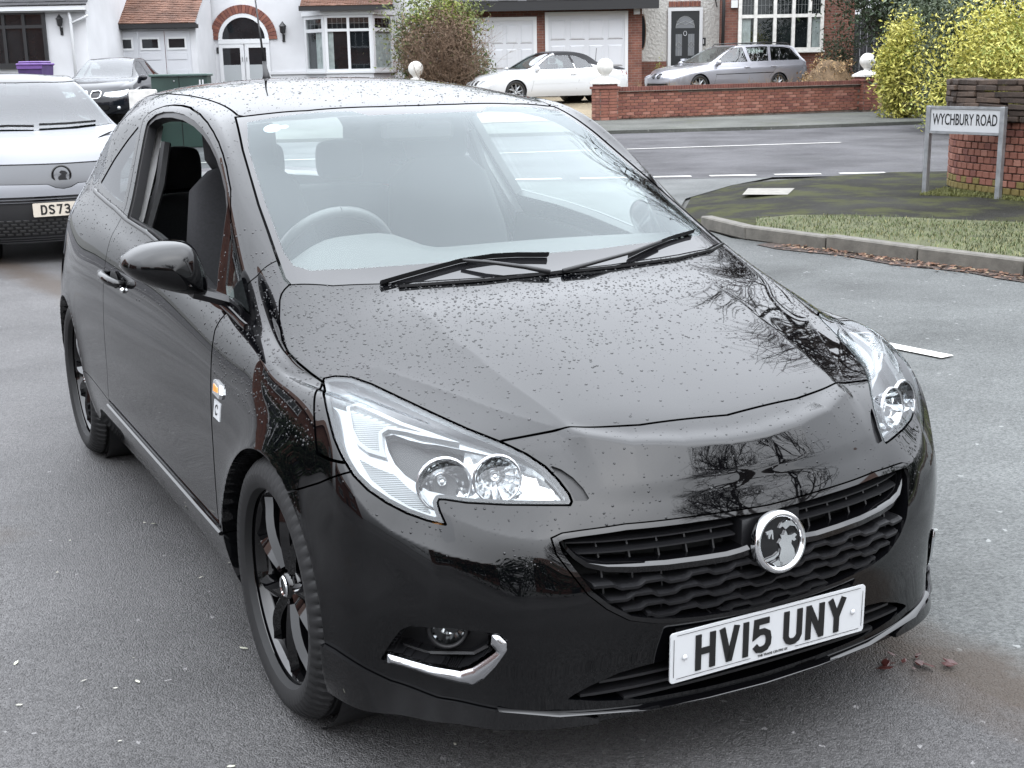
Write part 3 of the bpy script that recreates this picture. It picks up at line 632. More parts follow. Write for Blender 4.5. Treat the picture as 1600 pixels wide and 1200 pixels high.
def number_plate(parent, text, gaps, base, m_plate, x0=None):
    """plate lies in local x (right) / y (up), facing local +z"""
    pl = empty('number_plate', parent=parent); pl.matrix_local = base
    b = bmesh.new(); bmesh.ops.create_cube(b, size=1); bmesh.ops.scale(b, vec=(.52, .111, .0035), verts=b.verts)
    bmesh.ops.bevel(b, geom=[e for e in b.edges if abs(e.verts[0].co.z - e.verts[1].co.z) > .002], offset=.008, segments=4, profile=.5, affect='EDGES'); me = bpy.data.meshes.new('plate'); b.to_mesh(me); b.free()
    obj_mesh('plate', me, m_plate, pl)
    x = -.205 if x0 is None else x0
    for i, c in enumerate(text):
        if c == ' ': x += .033 - .011; continue
        w, st = CH[c]
        mb = MB()
        for j, s_ in enumerate(st):
            for q in stroke(s_, W_):
                z1 = .0045 + .0002 * j; mb.prism([(v.x, v.y) for v in q], lambda p: (x + p[0], -.0395 + p[1], .002), lambda p: (x + p[0], -.0395 + p[1], z1))
        mb.build('character', M['ink'], pl); x += w + .011
    return pl
def text_mesh(s, size, name, m, parent, M4, extrude=.0004, align='CENTER', sx=1.0, bold=0.):
    cu = bpy.data.curves.new(name, 'FONT'); cu.body = s; cu.size = size; cu.align_x = align; cu.align_y = 'CENTER'; cu.extrude = extrude; cu.offset = bold; cu.resolution_u = 3
    to = bpy.data.objects.new(name, cu); COL.objects.link(to); bpy.context.view_layer.update()
    me = bpy.data.meshes.new_from_object(to.evaluated_get(bpy.context.evaluated_depsgraph_get())); bpy.data.objects.remove(to)
    o = obj_mesh(name, me, m, parent); o.matrix_local = M4 @ Matrix.Diagonal((sx, 1, 1, 1)); return o
PB = Matrix(((0, 0, 1, .758), (1, 0, 0, 0), (0, 1, 0, .3057), (0, 0, 0, 1))) @ Matrix.Rotation(R(1), 4, 'X')
npl = number_plate(car, 'HV15 UNY', 0, PB, M['white'], -.198)
text_mesh('THE TRADE CENTRE UK', .0075, 'dealer_line', M['ink'], npl, Matrix.Translation((.005, -.0465, .0031)))
edge = MB()
for x0, x1, y in ((-.245, .245, .0495), (-.245, -.055, -.0465), (.065, .245, -.0465)): edge.box((x0, y - .0005, .003), (x1, y + .0005, .0034))
for x in (-.252, .252): edge.box((x - .0005, -.042, .003), (x + .0005, .042, .0034))
edge.build('border_line', M['ink'], npl)
for x in (-.225, .225): MB().lathe([(.0003, .0065), (.004, .006), (.0065, .003)], 14, Matrix.Translation((x, -.002, .001))).build('plate_screw', M['white'], npl, True)
MB().box((-.235, -.05, -.03), (.235, .05, -.003)).build('plate_backing', M['black'], npl)

# fog lamps
for sg, h in zip((-1, 1), fog.sides()):
    FL = empty('fog_lamp', parent=car)
    tr, pocket = h.cut(poly_f(FOGT), 0, .004)
    pocket.push(.055).make('pocket', M['black'], FL, 0); h.push(.0).make('pocket_wall', M['black'], FL, .058) if False else None
    B_ = h.boundary(); n_ = len(B_); P_ = np.concatenate([h.P[B_[:, 0]], h.P[B_[:, 1]], h.P[B_[:, 1]] - h.N[B_[:, 1]] * .06, h.P[B_[:, 0]] - h.N[B_[:, 0]] * .06]); i_ = np.arange(n_)
    from_np('pocket_wall', P_, np.stack([i_, n_ + i_, 2 * n_ + i_, 3 * n_ + i_], 1), M['black'], FL)
    tr.refine(poly_f(FOGT), .004, 3); hb = lambda P: .008 * (1 - (1 - np.clip(-poly_f(FOGT)(P), 0, .014) / .014) ** 2); gb2 = np.zeros_like(tr.P)
    for a_ in range(3): e_ = np.zeros(3); e_[a_] = .0015; gb2[:, a_] = (hb(tr.P + e_) - hb(tr.P - e_)) / .003
    gb2 -= tr.N * (gb2 * tr.N).sum(1)[:, None]; Nn_ = tr.N - gb2; tb = tr.push(-.003 - hb(tr.P)); tb.N = Nn_ / np.linalg.norm(Nn_, axis=1)[:, None]; tb.make('chrome_trim', M['dullchrome'], FL, .025)
    c = surf_f(.672 * sg, .362, -.045); ax = Vector((.93, .35 * sg, .05)).normalized(); Mx = Matrix.Translation(c) @ ax.to_track_quat('Z', 'Y').to_matrix().to_4x4()
    MB().lathe([(.004, -.02), (.02, -.012), (.034, .006)], 18, Mx).build('reflector', M['facets'], FL); MB().lathe([(.034, .004), (.038, .016), (.044, .008), (.048, -.01)], 24, Mx).build('ring', M['black'], FL, True)
    MB().lathe([(.0004, .016), (.018, .014), (.034, .006)], 24, Mx).build('lens', M['lens'], FL, True)
    MB().sweep([(surf_f(y * sg, z, -.03), (1, 0, 0), (0, 0, 1)) for y, z in ((.735, .315), (.70, .305), (.66, .312), (.63, .318), (.605, .345))], [(0, -.004), (.006, 0), (0, .004), (-.02, 0)]).build('pocket_rib', M['black'], FL)
# splitter lip and tow-eye cover
lipz = [(-.59, .222), (-.484, .212), (-.306, .197), (-.15, .190), (0, .187), (.15, .190), (.306, .197), (.484, .212), (.59, .222)]
MB().sweep([(surf_f(y, z, 0), (1, 0, 0), (0, 0, 1)) for y, z in lipz], [(-.02, -.008), (.012, -.009), (.016, -.003), (.008, .003), (-.02, .004)]).build('lip', M['gloss'], car, True, 50)

# wheels
def wheel_parts():
    """axis along local y, outer face towards -y"""
    X = Matrix.Rotation(R(90), 4, 'X')
    ro = .3125; w2 = .1075
    prof = [(.230, w2 - .022), (.237, w2 - .006), (.250, w2 + .001), (.270, w2 + .003), (.290, w2 - .006), (.3035, w2 - .020), (.3095, w2 - .036)]
    grooves = []
    for c in (-.055, -.02, .02, .055): grooves += [(ro, c + .006), (ro - .007, c + .004), (ro - .007, c - .004), (ro, c - .006)]
    grooves = sorted(grooves, key=lambda g: -g[1]); full = prof + [(ro, .068)] + grooves + [(ro, -.068)] + [(r, -h) for r, h in prof[::-1]]
    n = 280; mb = MB(); mb.lathe([(r, h) for r, h in full], n, X)
    v = np.array(mb.v); rr = np.hypot(v[:, 0], v[:, 2]); k = np.arange(len(v)) % n
    m = (k % 4 == 0) & (np.abs(v[:, 1]) > .066) & (np.abs(v[:, 1]) < .104) & (rr > .285); s_ = np.where(m, (rr - .0065) / rr, 1); v[:, 0] *= s_; v[:, 2] *= s_; mb.v = [tuple(p) for p in v]
    tyre = mb
    rim = MB().lathe([(.235, .092), (.239, .089), (.2375, .082), (.224, .079), (.215, .060), (.206, -.02), (.210, -.07), (.235, -.09)], 64, X)
    sp_ = MB()
    for i in range(5):
        a = 2 * math.pi * i / 5 + R(8)
        for sgn in (-1, 1):
            pts = []
            for t in np.linspace(0, 1, 8):
                r = .045 + (.222 - .045) * t; ang = a + sgn * (.13 + .16 * t + .04 * t * t); h = .066 + .012 * math.sin(t * math.pi) - .004 * t + (.004 if t > .9 else 0)
                pts.append((r, ang, h, .0195 - .003 * t))
            path = []
            for r, ang, h, w in pts:
                rad = Vector((math.cos(ang), 0, math.sin(ang))); tan = Vector((-math.sin(ang), 0, math.cos(ang)))
                path.append((rad * r + Vector((0, -h, 0)), tan * w, Vector((0, -1, 0))))
            sp_.sweep(path, [(-1, -.028), (-1, -.007), (-.15 if sgn < 0 else .15, .009), (1, -.007), (1, -.028)])
        # sunken web between the twin spokes
        pth = []
        for t in np.linspace(0, 1, 6):
            r = .04 + .105 * t; rad = Vector((math.cos(a), 0, math.sin(a))); tan = Vector((-math.sin(a), 0, math.cos(a)))
            pth.append((rad * r + Vector((0, -.052 - .003 * t, 0)), tan * (.006 + .05 * r), Vector((0, -1, 0))))
        sp_.sweep(pth, [(-1, -.02), (-1, 0), (1, 0), (1, -.02)])
    hub = MB().lathe([(.0004, .080), (.022, .079), (.030, .074), (.032, .066)], 32, X); nuts = MB()
    for i in range(5):
        a = 2 * math.pi * i / 5 + R(44); nuts.lathe([(.0004, .072), (.008, .071), (.0095, .06)], 8, Matrix.Translation((.052 * math.cos(a), 0, .052 * math.sin(a))) @ X)
    ring = MB().lathe([(.019, .0805), (.0225, .083), (.026, .0795)], 32, X)
    disc = MB().lathe([(.05, -.02), (.14, -.02), (.14, -.04), (.05, -.04)], 40, X, True)
    back = MB().lathe([(.0004, -.05), (.2, -.05)], 32, X)
    spk = MB().lathe([(.018, .02), (.062, .064), (.066, .05)], 40, X)
    hub.v += []; 
    for i in range(5):
        a = 2 * math.pi * i / 5 + R(44); spk.lathe([(.0004, .0665), (.008, .066), (.0095, .055)], 8, Matrix.Translation((.048 * math.cos(a), 0, .048 * math.sin(a))) @ X)
    return [('tyre', tyre, M['rubber'], True, 30), ('rim', rim, M['gloss'], True, 40), ('spokes', sp_, M['gloss'], True, 35), ('hub_face', spk, M['gloss'], True, 40), ('hub_cap', hub, M['gloss'], True, 50), ('hub_badge', ring, M['chrome'], True, 50), ('brake_disc', disc, M['dullchrome'], True, 40), ('wheel_back', back, M['dark'], False, None)]
WP = None
def wheels(parent, spots, scale=1., mats=None, rot=None):
    """spots: (x, y, sign of the outer side)"""
    global WP
    if WP is None: WP = [(n, b.build(n, m, None, sm, ag)) for n, b, m, sm, ag in wheel_parts()]; [COL.objects.unlink(o) for _, o in WP]
    for i, (x, y, sg) in enumerate(spots):
        w = empty('wheel', (x, y, .3125 * scale), 0 if sg < 0 else math.pi, parent); w.scale = (scale,) * 3
        if rot: w.rotation_euler[1] = R(rot[i])
        for n, o in WP:
            c = o.copy(); COL.objects.link(c); c.parent = w
            if mats and n in mats:
                c.data = o.data.copy(); c.data.materials.clear(); c.data.materials.append(mats[n])
wheels(car, [(0, -.745, -1), (-2.51, -.745, -1), (0, .745, 1), (-2.51, .745, 1)], 1, None, [8, 31, 0, 40])
for cx in WHEEL_X:
    for sg in (-1, 1):
        b = MB(); Mx = Matrix.Translation((cx, 0, ARCH_Z)) @ Matrix.Rotation(R(90) * -sg, 4, 'X')
        b.lathe([(.0004, .5), (ARCH_R + .016, .5), (ARCH_R + .016, .80)], 48, Mx); o = b.build('wheel_arch_liner', M['black'], car, True, 40)
b = MB(); b.box((-3.0, -.60, .17), (-.36, .60, .19)); b.box((-.355, -.50, .18), (.60, .50, .195)); b.build('underbody', M['dark'], car)
b = MB(); b.box((.30, -.5, .19), (.34, .5, .78)); b.box((-.40, -.62, .19), (-.36, .62, .86)); b.build('bulkhead', M['dark'], car)

# ------------------------------------------------------------------ hatchback: mirror, wipers, handle, badges, aerial, cabin, rain
MOUT = [(-1.009, 1.008), (-.996, 1.032), (-.955, 1.054), (-.898, 1.063), (-.848, 1.060), (-.826, 1.043), (-.812, 1.011), (-.800, .967), (-.799, .93), (-.809, .916), (-.856, .922), (-.921, .942), (-.976, .967), (-1.001, .988)]
def smooth_loop(P, n):
    P = [Vector((p[0], p[1])) for p in P]; k = len(P); out = []
    for i in range(n):
        t = i / n * k; j = int(t); f = t - j; p0, p1, p2, p3 = P[(j - 1) % k], P[j % k], P[(j + 1) % k], P[(j + 2) % k]
        out.append(.5 * ((2 * p1) + (p2 - p0) * f + (2 * p0 - 5 * p1 + 4 * p2 - p3) * f * f + (3 * p1 - p0 - 3 * p2 + p3) * f ** 3))
    return out
for sg in (-1, 1):
    Wm = empty('wing_mirror', parent=car); L = smooth_loop(MOUT, 56); c = Vector((-.895, .995))
    if sg > 0: Wm.matrix_local = Matrix.Translation((-.74, .775, -.01)) @ Matrix.Rotation(R(74), 4, 'Z') @ Matrix.Translation((.60, -.79, 0))
    rings = []; xs = [-.665, -.655, -.62, -.585, -.56, -.542, -.531, -.527]; ks = [.955, .985, 1.0, .965, .87, .68, .40, .0]
    P_, F_ = [], []
    for x, k in zip(xs, ks):
        for q in L:
            v = c + (q - c) * k; P_.append((x + .035 * (v.x + .895) * 2, v.x * -sg, v.y))
    n = len(L)
    for i in range(len(xs) - 1):
        for j in range(n): F_.append((i * n + j, i * n + (j + 1) % n, (i + 1) * n + (j + 1) % n, (i + 1) * n + j))
    MB().add(P_, F_).build('mirror_shell', M['paint'], Wm, True)
    MB().add([(x + .004, y, z) for x, y, z in P_[:n]], [tuple(range(n))]).build('mirror_glass', M['chrome'], Wm)
    MB().sweep([((-.60, .845 * sg, .93), (1, 0, 0), (0, 0, 1)), ((-.60, .80 * sg, .915), (1.1, 0, 0), (0, 0, 1)), ((-.60, .755 * sg, .90), (1.5, 0, 0), (0, 0, 1.1))], [(-.04, -.012), (.03, -.016), (.045, 0), (.03, .014), (-.04, .012)]).build('mirror_arm', M['black'], Wm if sg < 0 else car, True, 40)
# wipers
def on_ws(x, y, off): p, n = surf_t(x, y, off); return p
def wiper(blade, arm):
    wp = empty('wiper', parent=car)
    MB().sweep([(on_ws(x, y, .007), surf_t(x, y)[1], Vector((1, .15, .3)).normalized()) for x, y in blade], [(-.007, -.002), (.003, -.006), (.008, -.002), (.008, .003), (-.003, .004)]).build('blade', M['black'], wp)
    MB().tube([on_ws(x, y, h) for x, y, h in arm], [.0065, .006, .005, .0045, .004][:len(arm)], 8).build('arm', M['black'], wp, True)
    return wp
wiper([(-.222, -.46), (-.232, -.40), (-.245, -.31), (-.257, -.22), (-.258, -.13), (-.252, -.06), (-.240, .03)], [(-.160, -.01, .010), (-.188, -.07, .016), (-.225, -.16, .018), (-.250, -.22, .014)])
wiper([(-.215, .27), (-.254, .359), (-.299, .472), (-.335, .572)], [(-.160, .03, .010), (-.176, .12, .016), (-.215, .27, .018), (-.270, .41, .014)])
b = MB(); b.sweep([(on_ws(x, y, .004), (1, 0, .35), (0, 0, 1)) for x, y in [(-.20, -.42), (-.172, -.2), (-.165, 0), (-.172, .2), (-.20, .42), (-.245, .57), (-.30, .655)]], [(-.045, -.004), (.004, -.004), (.004, .003), (-.045, .005)]).build('cowl_grille', M['black'], car)
# door handle with lock, belt strip, repeater, trim badge
for sg, d in zip((-1, 1), doors):
    p = [surf_s(x, z, o, sg) for x, z, o in ((-1.72, .832, .002), (-1.705, .832, .030), (-1.64, .828, .040), (-1.56, .824, .038), (-1.52, .822, .026), (-1.51, .822, .0))]
    MB().tube(p, [.012, .014, .015, .015, .013, .011], 10).build('door_handle', M['gloss'], d, True)
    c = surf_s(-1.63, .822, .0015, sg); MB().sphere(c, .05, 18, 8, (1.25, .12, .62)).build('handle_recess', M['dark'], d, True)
    c = surf_s(-1.50, .805, .004, sg); MB().sphere(c, .010, 10, 6).build('door_lock', M['chrome'], d, True)
    belt = [(-2.40, 1.055), (-2.162, 1.044), (-1.909, 1.028), (-1.70, 1.008), (-1.404, .993), (-1.174, .972), (-.878, .932), (-.71, .905), (-.57, .892), (-.40, .868), (-.335, .862)]
    pp = []
    for i in range(len(belt) - 1):
        for t in (0, .33, .67): pp.append((belt[i][0] + (belt[i + 1][0] - belt[i][0]) * t, belt[i][1] + (belt[i + 1][1] - belt[i][1]) * t))
    MB().sweep([(surf_s(x, z, .001, sg), (0, sg, .35), (0, -.3 * sg, 1)) for x, z in pp], [(0, -.009), (.007, -.006), (.009, .0), (.006, .008), (0, .009)]).build('belt_strip', M['gloss'], car, True, 40)
    rp = [(-.447, .722), (-.385, .716), (-.372, .696), (-.378, .683), (-.44, .688)]
    MB().prism(rp, lambda q: surf_s(q[0], q[1], 0, sg), lambda q: surf_s(q[0] * .96 - .0165, q[1] * .96 + .0281, .008, sg)).build('side_repeater', M['chrome'], car)
    rp = [(-.435, .712), (-.40, .708), (-.392, .697), (-.43, .695)]
    MB().prism(rp, lambda q: surf_s(q[0], q[1], .006, sg), lambda q: surf_s(q[0], q[1], .0095, sg)).build('repeater_lens', M['amber'], car)
    q4 = [(-.432, .674), (-.376, .672), (-.372, .628), (-.428, .630)]
    MB().prism(q4, lambda q: surf_s(q[0], q[1], 0, sg), lambda q: surf_s(q[0], q[1], .003, sg)).build('trim_badge', M['white'], car)
    MB().sweep([(surf_s(-.402 + .012 * math.cos(a), .652 + .012 * math.sin(a), .0035, sg), (0, sg, 0), (.3, 0, 1)) for a in np.linspace(.5, 5.6, 12)], [(0, -.002), (.001, -.002), (.001, .002), (0, .002)]).build('trim_badge_mark', M['ink'], car)
    MB().sweep([(surf_s(x, z, .004, sg), (0, sg, .2), (0, 0, 1)) for x, z in [(-1.76, .368), (-1.5, .362), (-1.2, .357), (-.9, .352), (-.6, .345), (-.36, .338)]], [(-.01, -.007), (.007, -.005), (.009, .001), (.003, .006), (-.01, .006)]).build('sill_blade', M['gloss'], car, True, 40)
MB().tube([(-2.50, 0, 1.445), (-2.505, 0, 1.475), (-2.525, 0, 1.53)], [.022, .014, .007], 10).tube([(-2.52, 0, 1.52), (-2.56, 0, 1.66), (-2.60, 0, 1.82)], [.0055, .004, .003], 8).build('aerial', M['black'], car, True)
for (u, v, r) in ((-.967, -.478, .026), (-.955, -.445, .012)):
    p, n_ = surf_t(u, v, -.006); MB().lathe([(.0004, .0), (r, .0)], 20, Matrix.Translation(p) @ n_.to_track_quat('Z', 'Y').to_matrix().to_4x4()).build('parking_sticker', mat('pale_sticker', (.30, .40, .46), .5), car)
# cabin
cab = empty('cabin', parent=car)
def rbox(name, lo, hi, m, bev, rot=(0, 0, 0), piv=None, sub=2):
    o = MB().box(lo, hi, bev).build(name, m, cab, True)
    md = o.modifiers.new('s', 'SUBSURF'); md.levels = md.render_levels = sub; return o
dash_pts = []
ys = np.linspace(-.66, .66, 34); prof = [(-.40, .955), (-.48, .985), (-.58, .99), (-.66, .965), (-.70, .92), (-.71, .80), (-.66, .62)]
V_, F_ = [], []
for y in ys:
    bump_ = .055 * math.exp(-((y + .37) / .17) ** 4)
    for i, (x, z) in enumerate(prof): V_.append((x - .10 * (y / .66) ** 2 * (i < 2) - (bump_ * .6 if i > 1 else 0), y, z - .015 * (y / .66) ** 2 + bump_ * (i in (1, 2, 3)) * (1 if i > 1 else .4)))
n = len(prof)
for a in range(len(ys) - 1):
    for i in range(n - 1): F_.append((a * n + i, a * n + i + 1, (a + 1) * n + i + 1, (a + 1) * n + i))
o = MB().add(V_, F_).build('dashboard', mat('dash_plastic', (.036, .038, .038), .6, noise=(80, .2)), cab, True)
sw = Matrix.Translation((-.80, -.37, .93)) @ Matrix.Rotation(R(-66), 4, 'Y')
ringp = [sw @ Vector((.18 * math.cos(a), .18 * math.sin(a), 0)) for a in np.linspace(0, 2 * math.pi, 41)]
MB().tube(ringp, .016, 8, False).sphere(sw @ Vector((0, 0, -.01)), .06, 14, 8, (.6, 1.2, 1)).tube([sw @ Vector((0, -.17, 0)), sw @ Vector((0, .17, 0))], .014, 6).build('steering_wheel', mat('wheel_leather', (.03, .03, .031), .45), cab, True)
def seat(y):
    s = empty('seat', parent=cab)
    for nm, pts in (('seat_base', [(-1.02, .50, .22), (-1.10, .56, .25), (-1.35, .52, .25), (-1.52, .50, .24)]), ('seat_back', [(-1.45, .52, .23), (-1.52, .70, .24), (-1.60, .92, .23), (-1.66, 1.10, .19), (-1.68, 1.15, .13)]), ('headrest', [(-1.67, 1.16, .10), (-1.67, 1.20, .125), (-1.685, 1.30, .125), (-1.70, 1.34, .09)])):
        path = []
        for i, (x, z, w) in enumerate(pts):
            p0, p1 = pts[max(i - 1, 0)], pts[min(i + 1, len(pts) - 1)]; t = Vector((p1[0] - p0[0], 0, p1[1] - p0[1])).normalized(); nrm = Vector((-t.z, 0, t.x))
            path.append(((x, y, z), Vector((0, w, 0)), nrm * (.065 if nm != 'headrest' else .05)))
        sec = [(math.copysign(abs(math.cos(a)) ** .5, math.cos(a)), math.copysign(abs(math.sin(a)) ** .6, math.sin(a))) for a in np.linspace(0, 2 * math.pi, 20, endpoint=False)]
        MB().sweep(path, sec).build(nm, M['fabric'], s, True, 60)
for y in (-.37, .37): seat(y)
rb = rbox('rear_bench', (-2.75, -.62, .45), (-2.45, .62, 1.02), M['fabric'], .05)
for y in (-.36, 0, .36): rbox('rear_headrest', (-2.72, y - .11, 1.02), (-2.62, y + .11, 1.20), M['fabric'], .03)
for sg in (-1, 1):
    b = MB().sweep([(surf_s(x, z, -.045, sg), (1, 0, 0), (0, sg, 0)) for x, z in [(-1.76, .45), (-1.78, .9), (-1.80, 1.02), (-1.87, 1.18), (-1.96, 1.33)]], [(-.07, -.02), (.05, -.02), (.05, .012), (-.07, .012)]); b.build('b_pillar_trim', M['trim'], cab)
    MB().sweep([(surf_s(x, z, -.06, sg), (0, -sg, 0), (0, 0, 1)) for x, z in [(-1.72, .93), (-1.3, .92), (-.9, .89), (-.62, .86), (-.5, .82)]], [(0, -.5), (.03, -.5), (.045, -.1), (.03, .03), (0, .03)]).build('door_card', M['cabin'], cab)
    MB().tube([surf_s(-1.82, 1.28, -.07, sg), surf_s(-1.79, 1.15, -.085, sg), surf_s(-1.76, 1.0, -.09, sg), surf_s(-1.75, .8, -.08, sg)], .018, 6).build('seat_belt', M['cabin'], cab)
MB().box((-2.6, -.62, .25), (-.5, .62, .28)).box((-2.62, -.6, .25), (-2.58, .6, .6)).build('cabin_floor', M['cabin'], cab)
rl = roof.push(.03); rl.make('headliner', mat('headliner', (.30, .30, .30), .9), cab, 0)
MB().box((-1.02, -.12, 1.268), (-.985, .12, 1.325), .012).tube([(-.97, 0, 1.345), (-1.0, 0, 1.30)], .012, 6).build('rear_view_mirror', M['cabin'], cab)
# rain standing on the paint
def scatter(surf, n, nz, rmin, rmax, sg=None):
    a, b, c = (surf.P[surf.T[:, i]] for i in range(3)); ar = np.linalg.norm(np.cross(b - a, c - a), axis=1) / 2; nn = surf.N[surf.T].mean(1); ar = ar * (nn[:, 2] > nz) * (.35 + rng.random(1)[0] * 0 + .65)
    cen = (a + b + c) / 3
    if sg is not None: ar = ar * sg(cen)
    k = rng.choice(len(ar), n, p=ar / ar.sum()); u, v = rng.random(n), rng.random(n); f = u + v > 1; u[f], v[f] = 1 - u[f], 1 - v[f]
    P = a[k] + (b[k] - a[k]) * u[:, None] + (c[k] - a[k]) * v[:, None]
    return P, nn[k] / np.linalg.norm(nn[k], axis=1)[:, None], rmin + (rmax - rmin) * rng.random(n) ** 3.4
def drops(lists, name, m, parent, flat_=.42):
    P = np.concatenate([l[0] for l in lists]); Nn = np.concatenate([l[1] for l in lists]); r = np.concatenate([l[2] for l in lists]); n = len(P)
    t = np.cross(Nn, rng.normal(size=(n, 3))); t /= np.linalg.norm(t, axis=1)[:, None]; bb = np.cross(Nn, t); st = 1 + .3 * rng.random(n)
    vs_ = []; ring = 8
    for k, (rr, hh) in enumerate(((1, -.02), (.84, .24), (.50, .38))):
        for j in range(ring):
            an = 2 * math.pi * j / ring + k * .3; vs_.append(P + (t * (math.cos(an) * rr * r * st)[:, None] + bb * (math.sin(an) * rr * r)[:, None]) + Nn * (hh * r * flat_ / .42)[:, None])
    vs_.append(P + Nn * (.41 * r * flat_ / .42)[:, None]); q = len(vs_); VV = np.stack(vs_, 1).reshape(-1, 3); T_ = []
    for k in range(2):
        for j in range(ring): j2 = (j + 1) % ring; T_ += [(k * ring + j, k * ring + j2, (k + 1) * ring + j2), (k * ring + j, (k + 1) * ring + j2, (k + 1) * ring + j)]
    for j in range(ring): T_.append((2 * ring + j, 2 * ring + (j + 1) % ring, 3 * ring))
    T_ = np.array(T_); TT = (T_[None] + (np.arange(n) * q)[:, None, None]).reshape(-1, 3)
    o = kind(from_np(name, VV, TT, m, parent), 'stuff'); return o
hd = lambda c: np.clip(.10 + 1.0 * np.clip((.50 - c[:, 0]) / .62, 0, 1) ** 1.3, 0, 1)
drops([scatter(hood, 7500, .5, .0008, .0038, hd), scatter(roof, 3000, .5, .0009, .0040), scatter(S, 2600, .35, .001, .0038, lambda c: (c[:, 2] > .8) * 1.), scatter(wing, 2200, .12, .001, .0036, lambda c: (c[:, 2] > .70) * 1.), scatter(dsk, 1500, .15, .001, .0035, lambda c: (c[:, 2] > .80) * 1.), scatter(bump, 700, .25, .001, .003, lambda c: (c[:, 2] > .5) * 1.)], 'raindrops', M['water'], car)

# ------------------------------------------------------------------ places in the street: x to the right, y away from the camera
MW = cam_o.matrix_world.copy()
def _dir(px, py): return MW.to_3x3() @ Vector(((px - 800) / FPX, (600 - py) / FPX, -1))
def at(px, py, y):                       # the point at distance y seen at that pixel of the photograph
    d = _dir(px, py); return Vector((0, 0, CAM_H)) + d * (y / d.y)
def H(x, y):                             # lie of the land: level, then rising into the front drives
    h = float(np.interp(y, [21, 28, 31.5], [0, .08, .18])); t = y - (31 + .35 * (x - 2))
    return h + float(np.interp(t, [0, 1, 3, 5, 20], [0, .03, .22, .38, .7]))
def lay(name, poly, m, dz, step=.0, kind_='structure', thick=0):
    """a sheet following the ground inside a polygon"""
    b = bmesh.new(); f = b.faces.new([b.verts.new((x, y, 0)) for x, y in poly]); 
    ys = [p[1] for p in poly]; xs = [p[0] for p in poly]
    def cuts(lo, hi, st, ax):
        v = math.ceil(lo / st) * st
        while v < hi:
            no = (1, 0, 0) if ax == 0 else (0, 1, 0); bmesh.ops.bisect_plane(b, geom=b.verts[:] + b.edges[:] + b.faces[:], plane_co=(v * no[0], v * no[1], 0), plane_no=no); v += st
    if step: cuts(min(ys), max(ys), step, 1); cuts(min(xs), max(xs), step * 2, 0)
    for v in b.verts: v.co.z = H(v.co.x, v.co.y) + dz
    if thick:
        r = bmesh.ops.extrude_face_region(b, geom=b.faces[:]); vv = [g for g in r['geom'] if isinstance(g, bmesh.types.BMVert)]; bmesh.ops.translate(b, vec=(0, 0, -thick), verts=vv)
    bmesh.ops.triangulate(b, faces=b.faces[:]); bmesh.ops.recalc_face_normals(b, faces=b.faces[:])
    if not thick:
        for f in b.faces:
            if f.normal.z < 0: f.normal_flip()
    me = bpy.data.meshes.new(name); b.to_mesh(me); b.free(); o = obj_mesh(name, me, m)
    if kind_: kind(o, kind_)
    return o
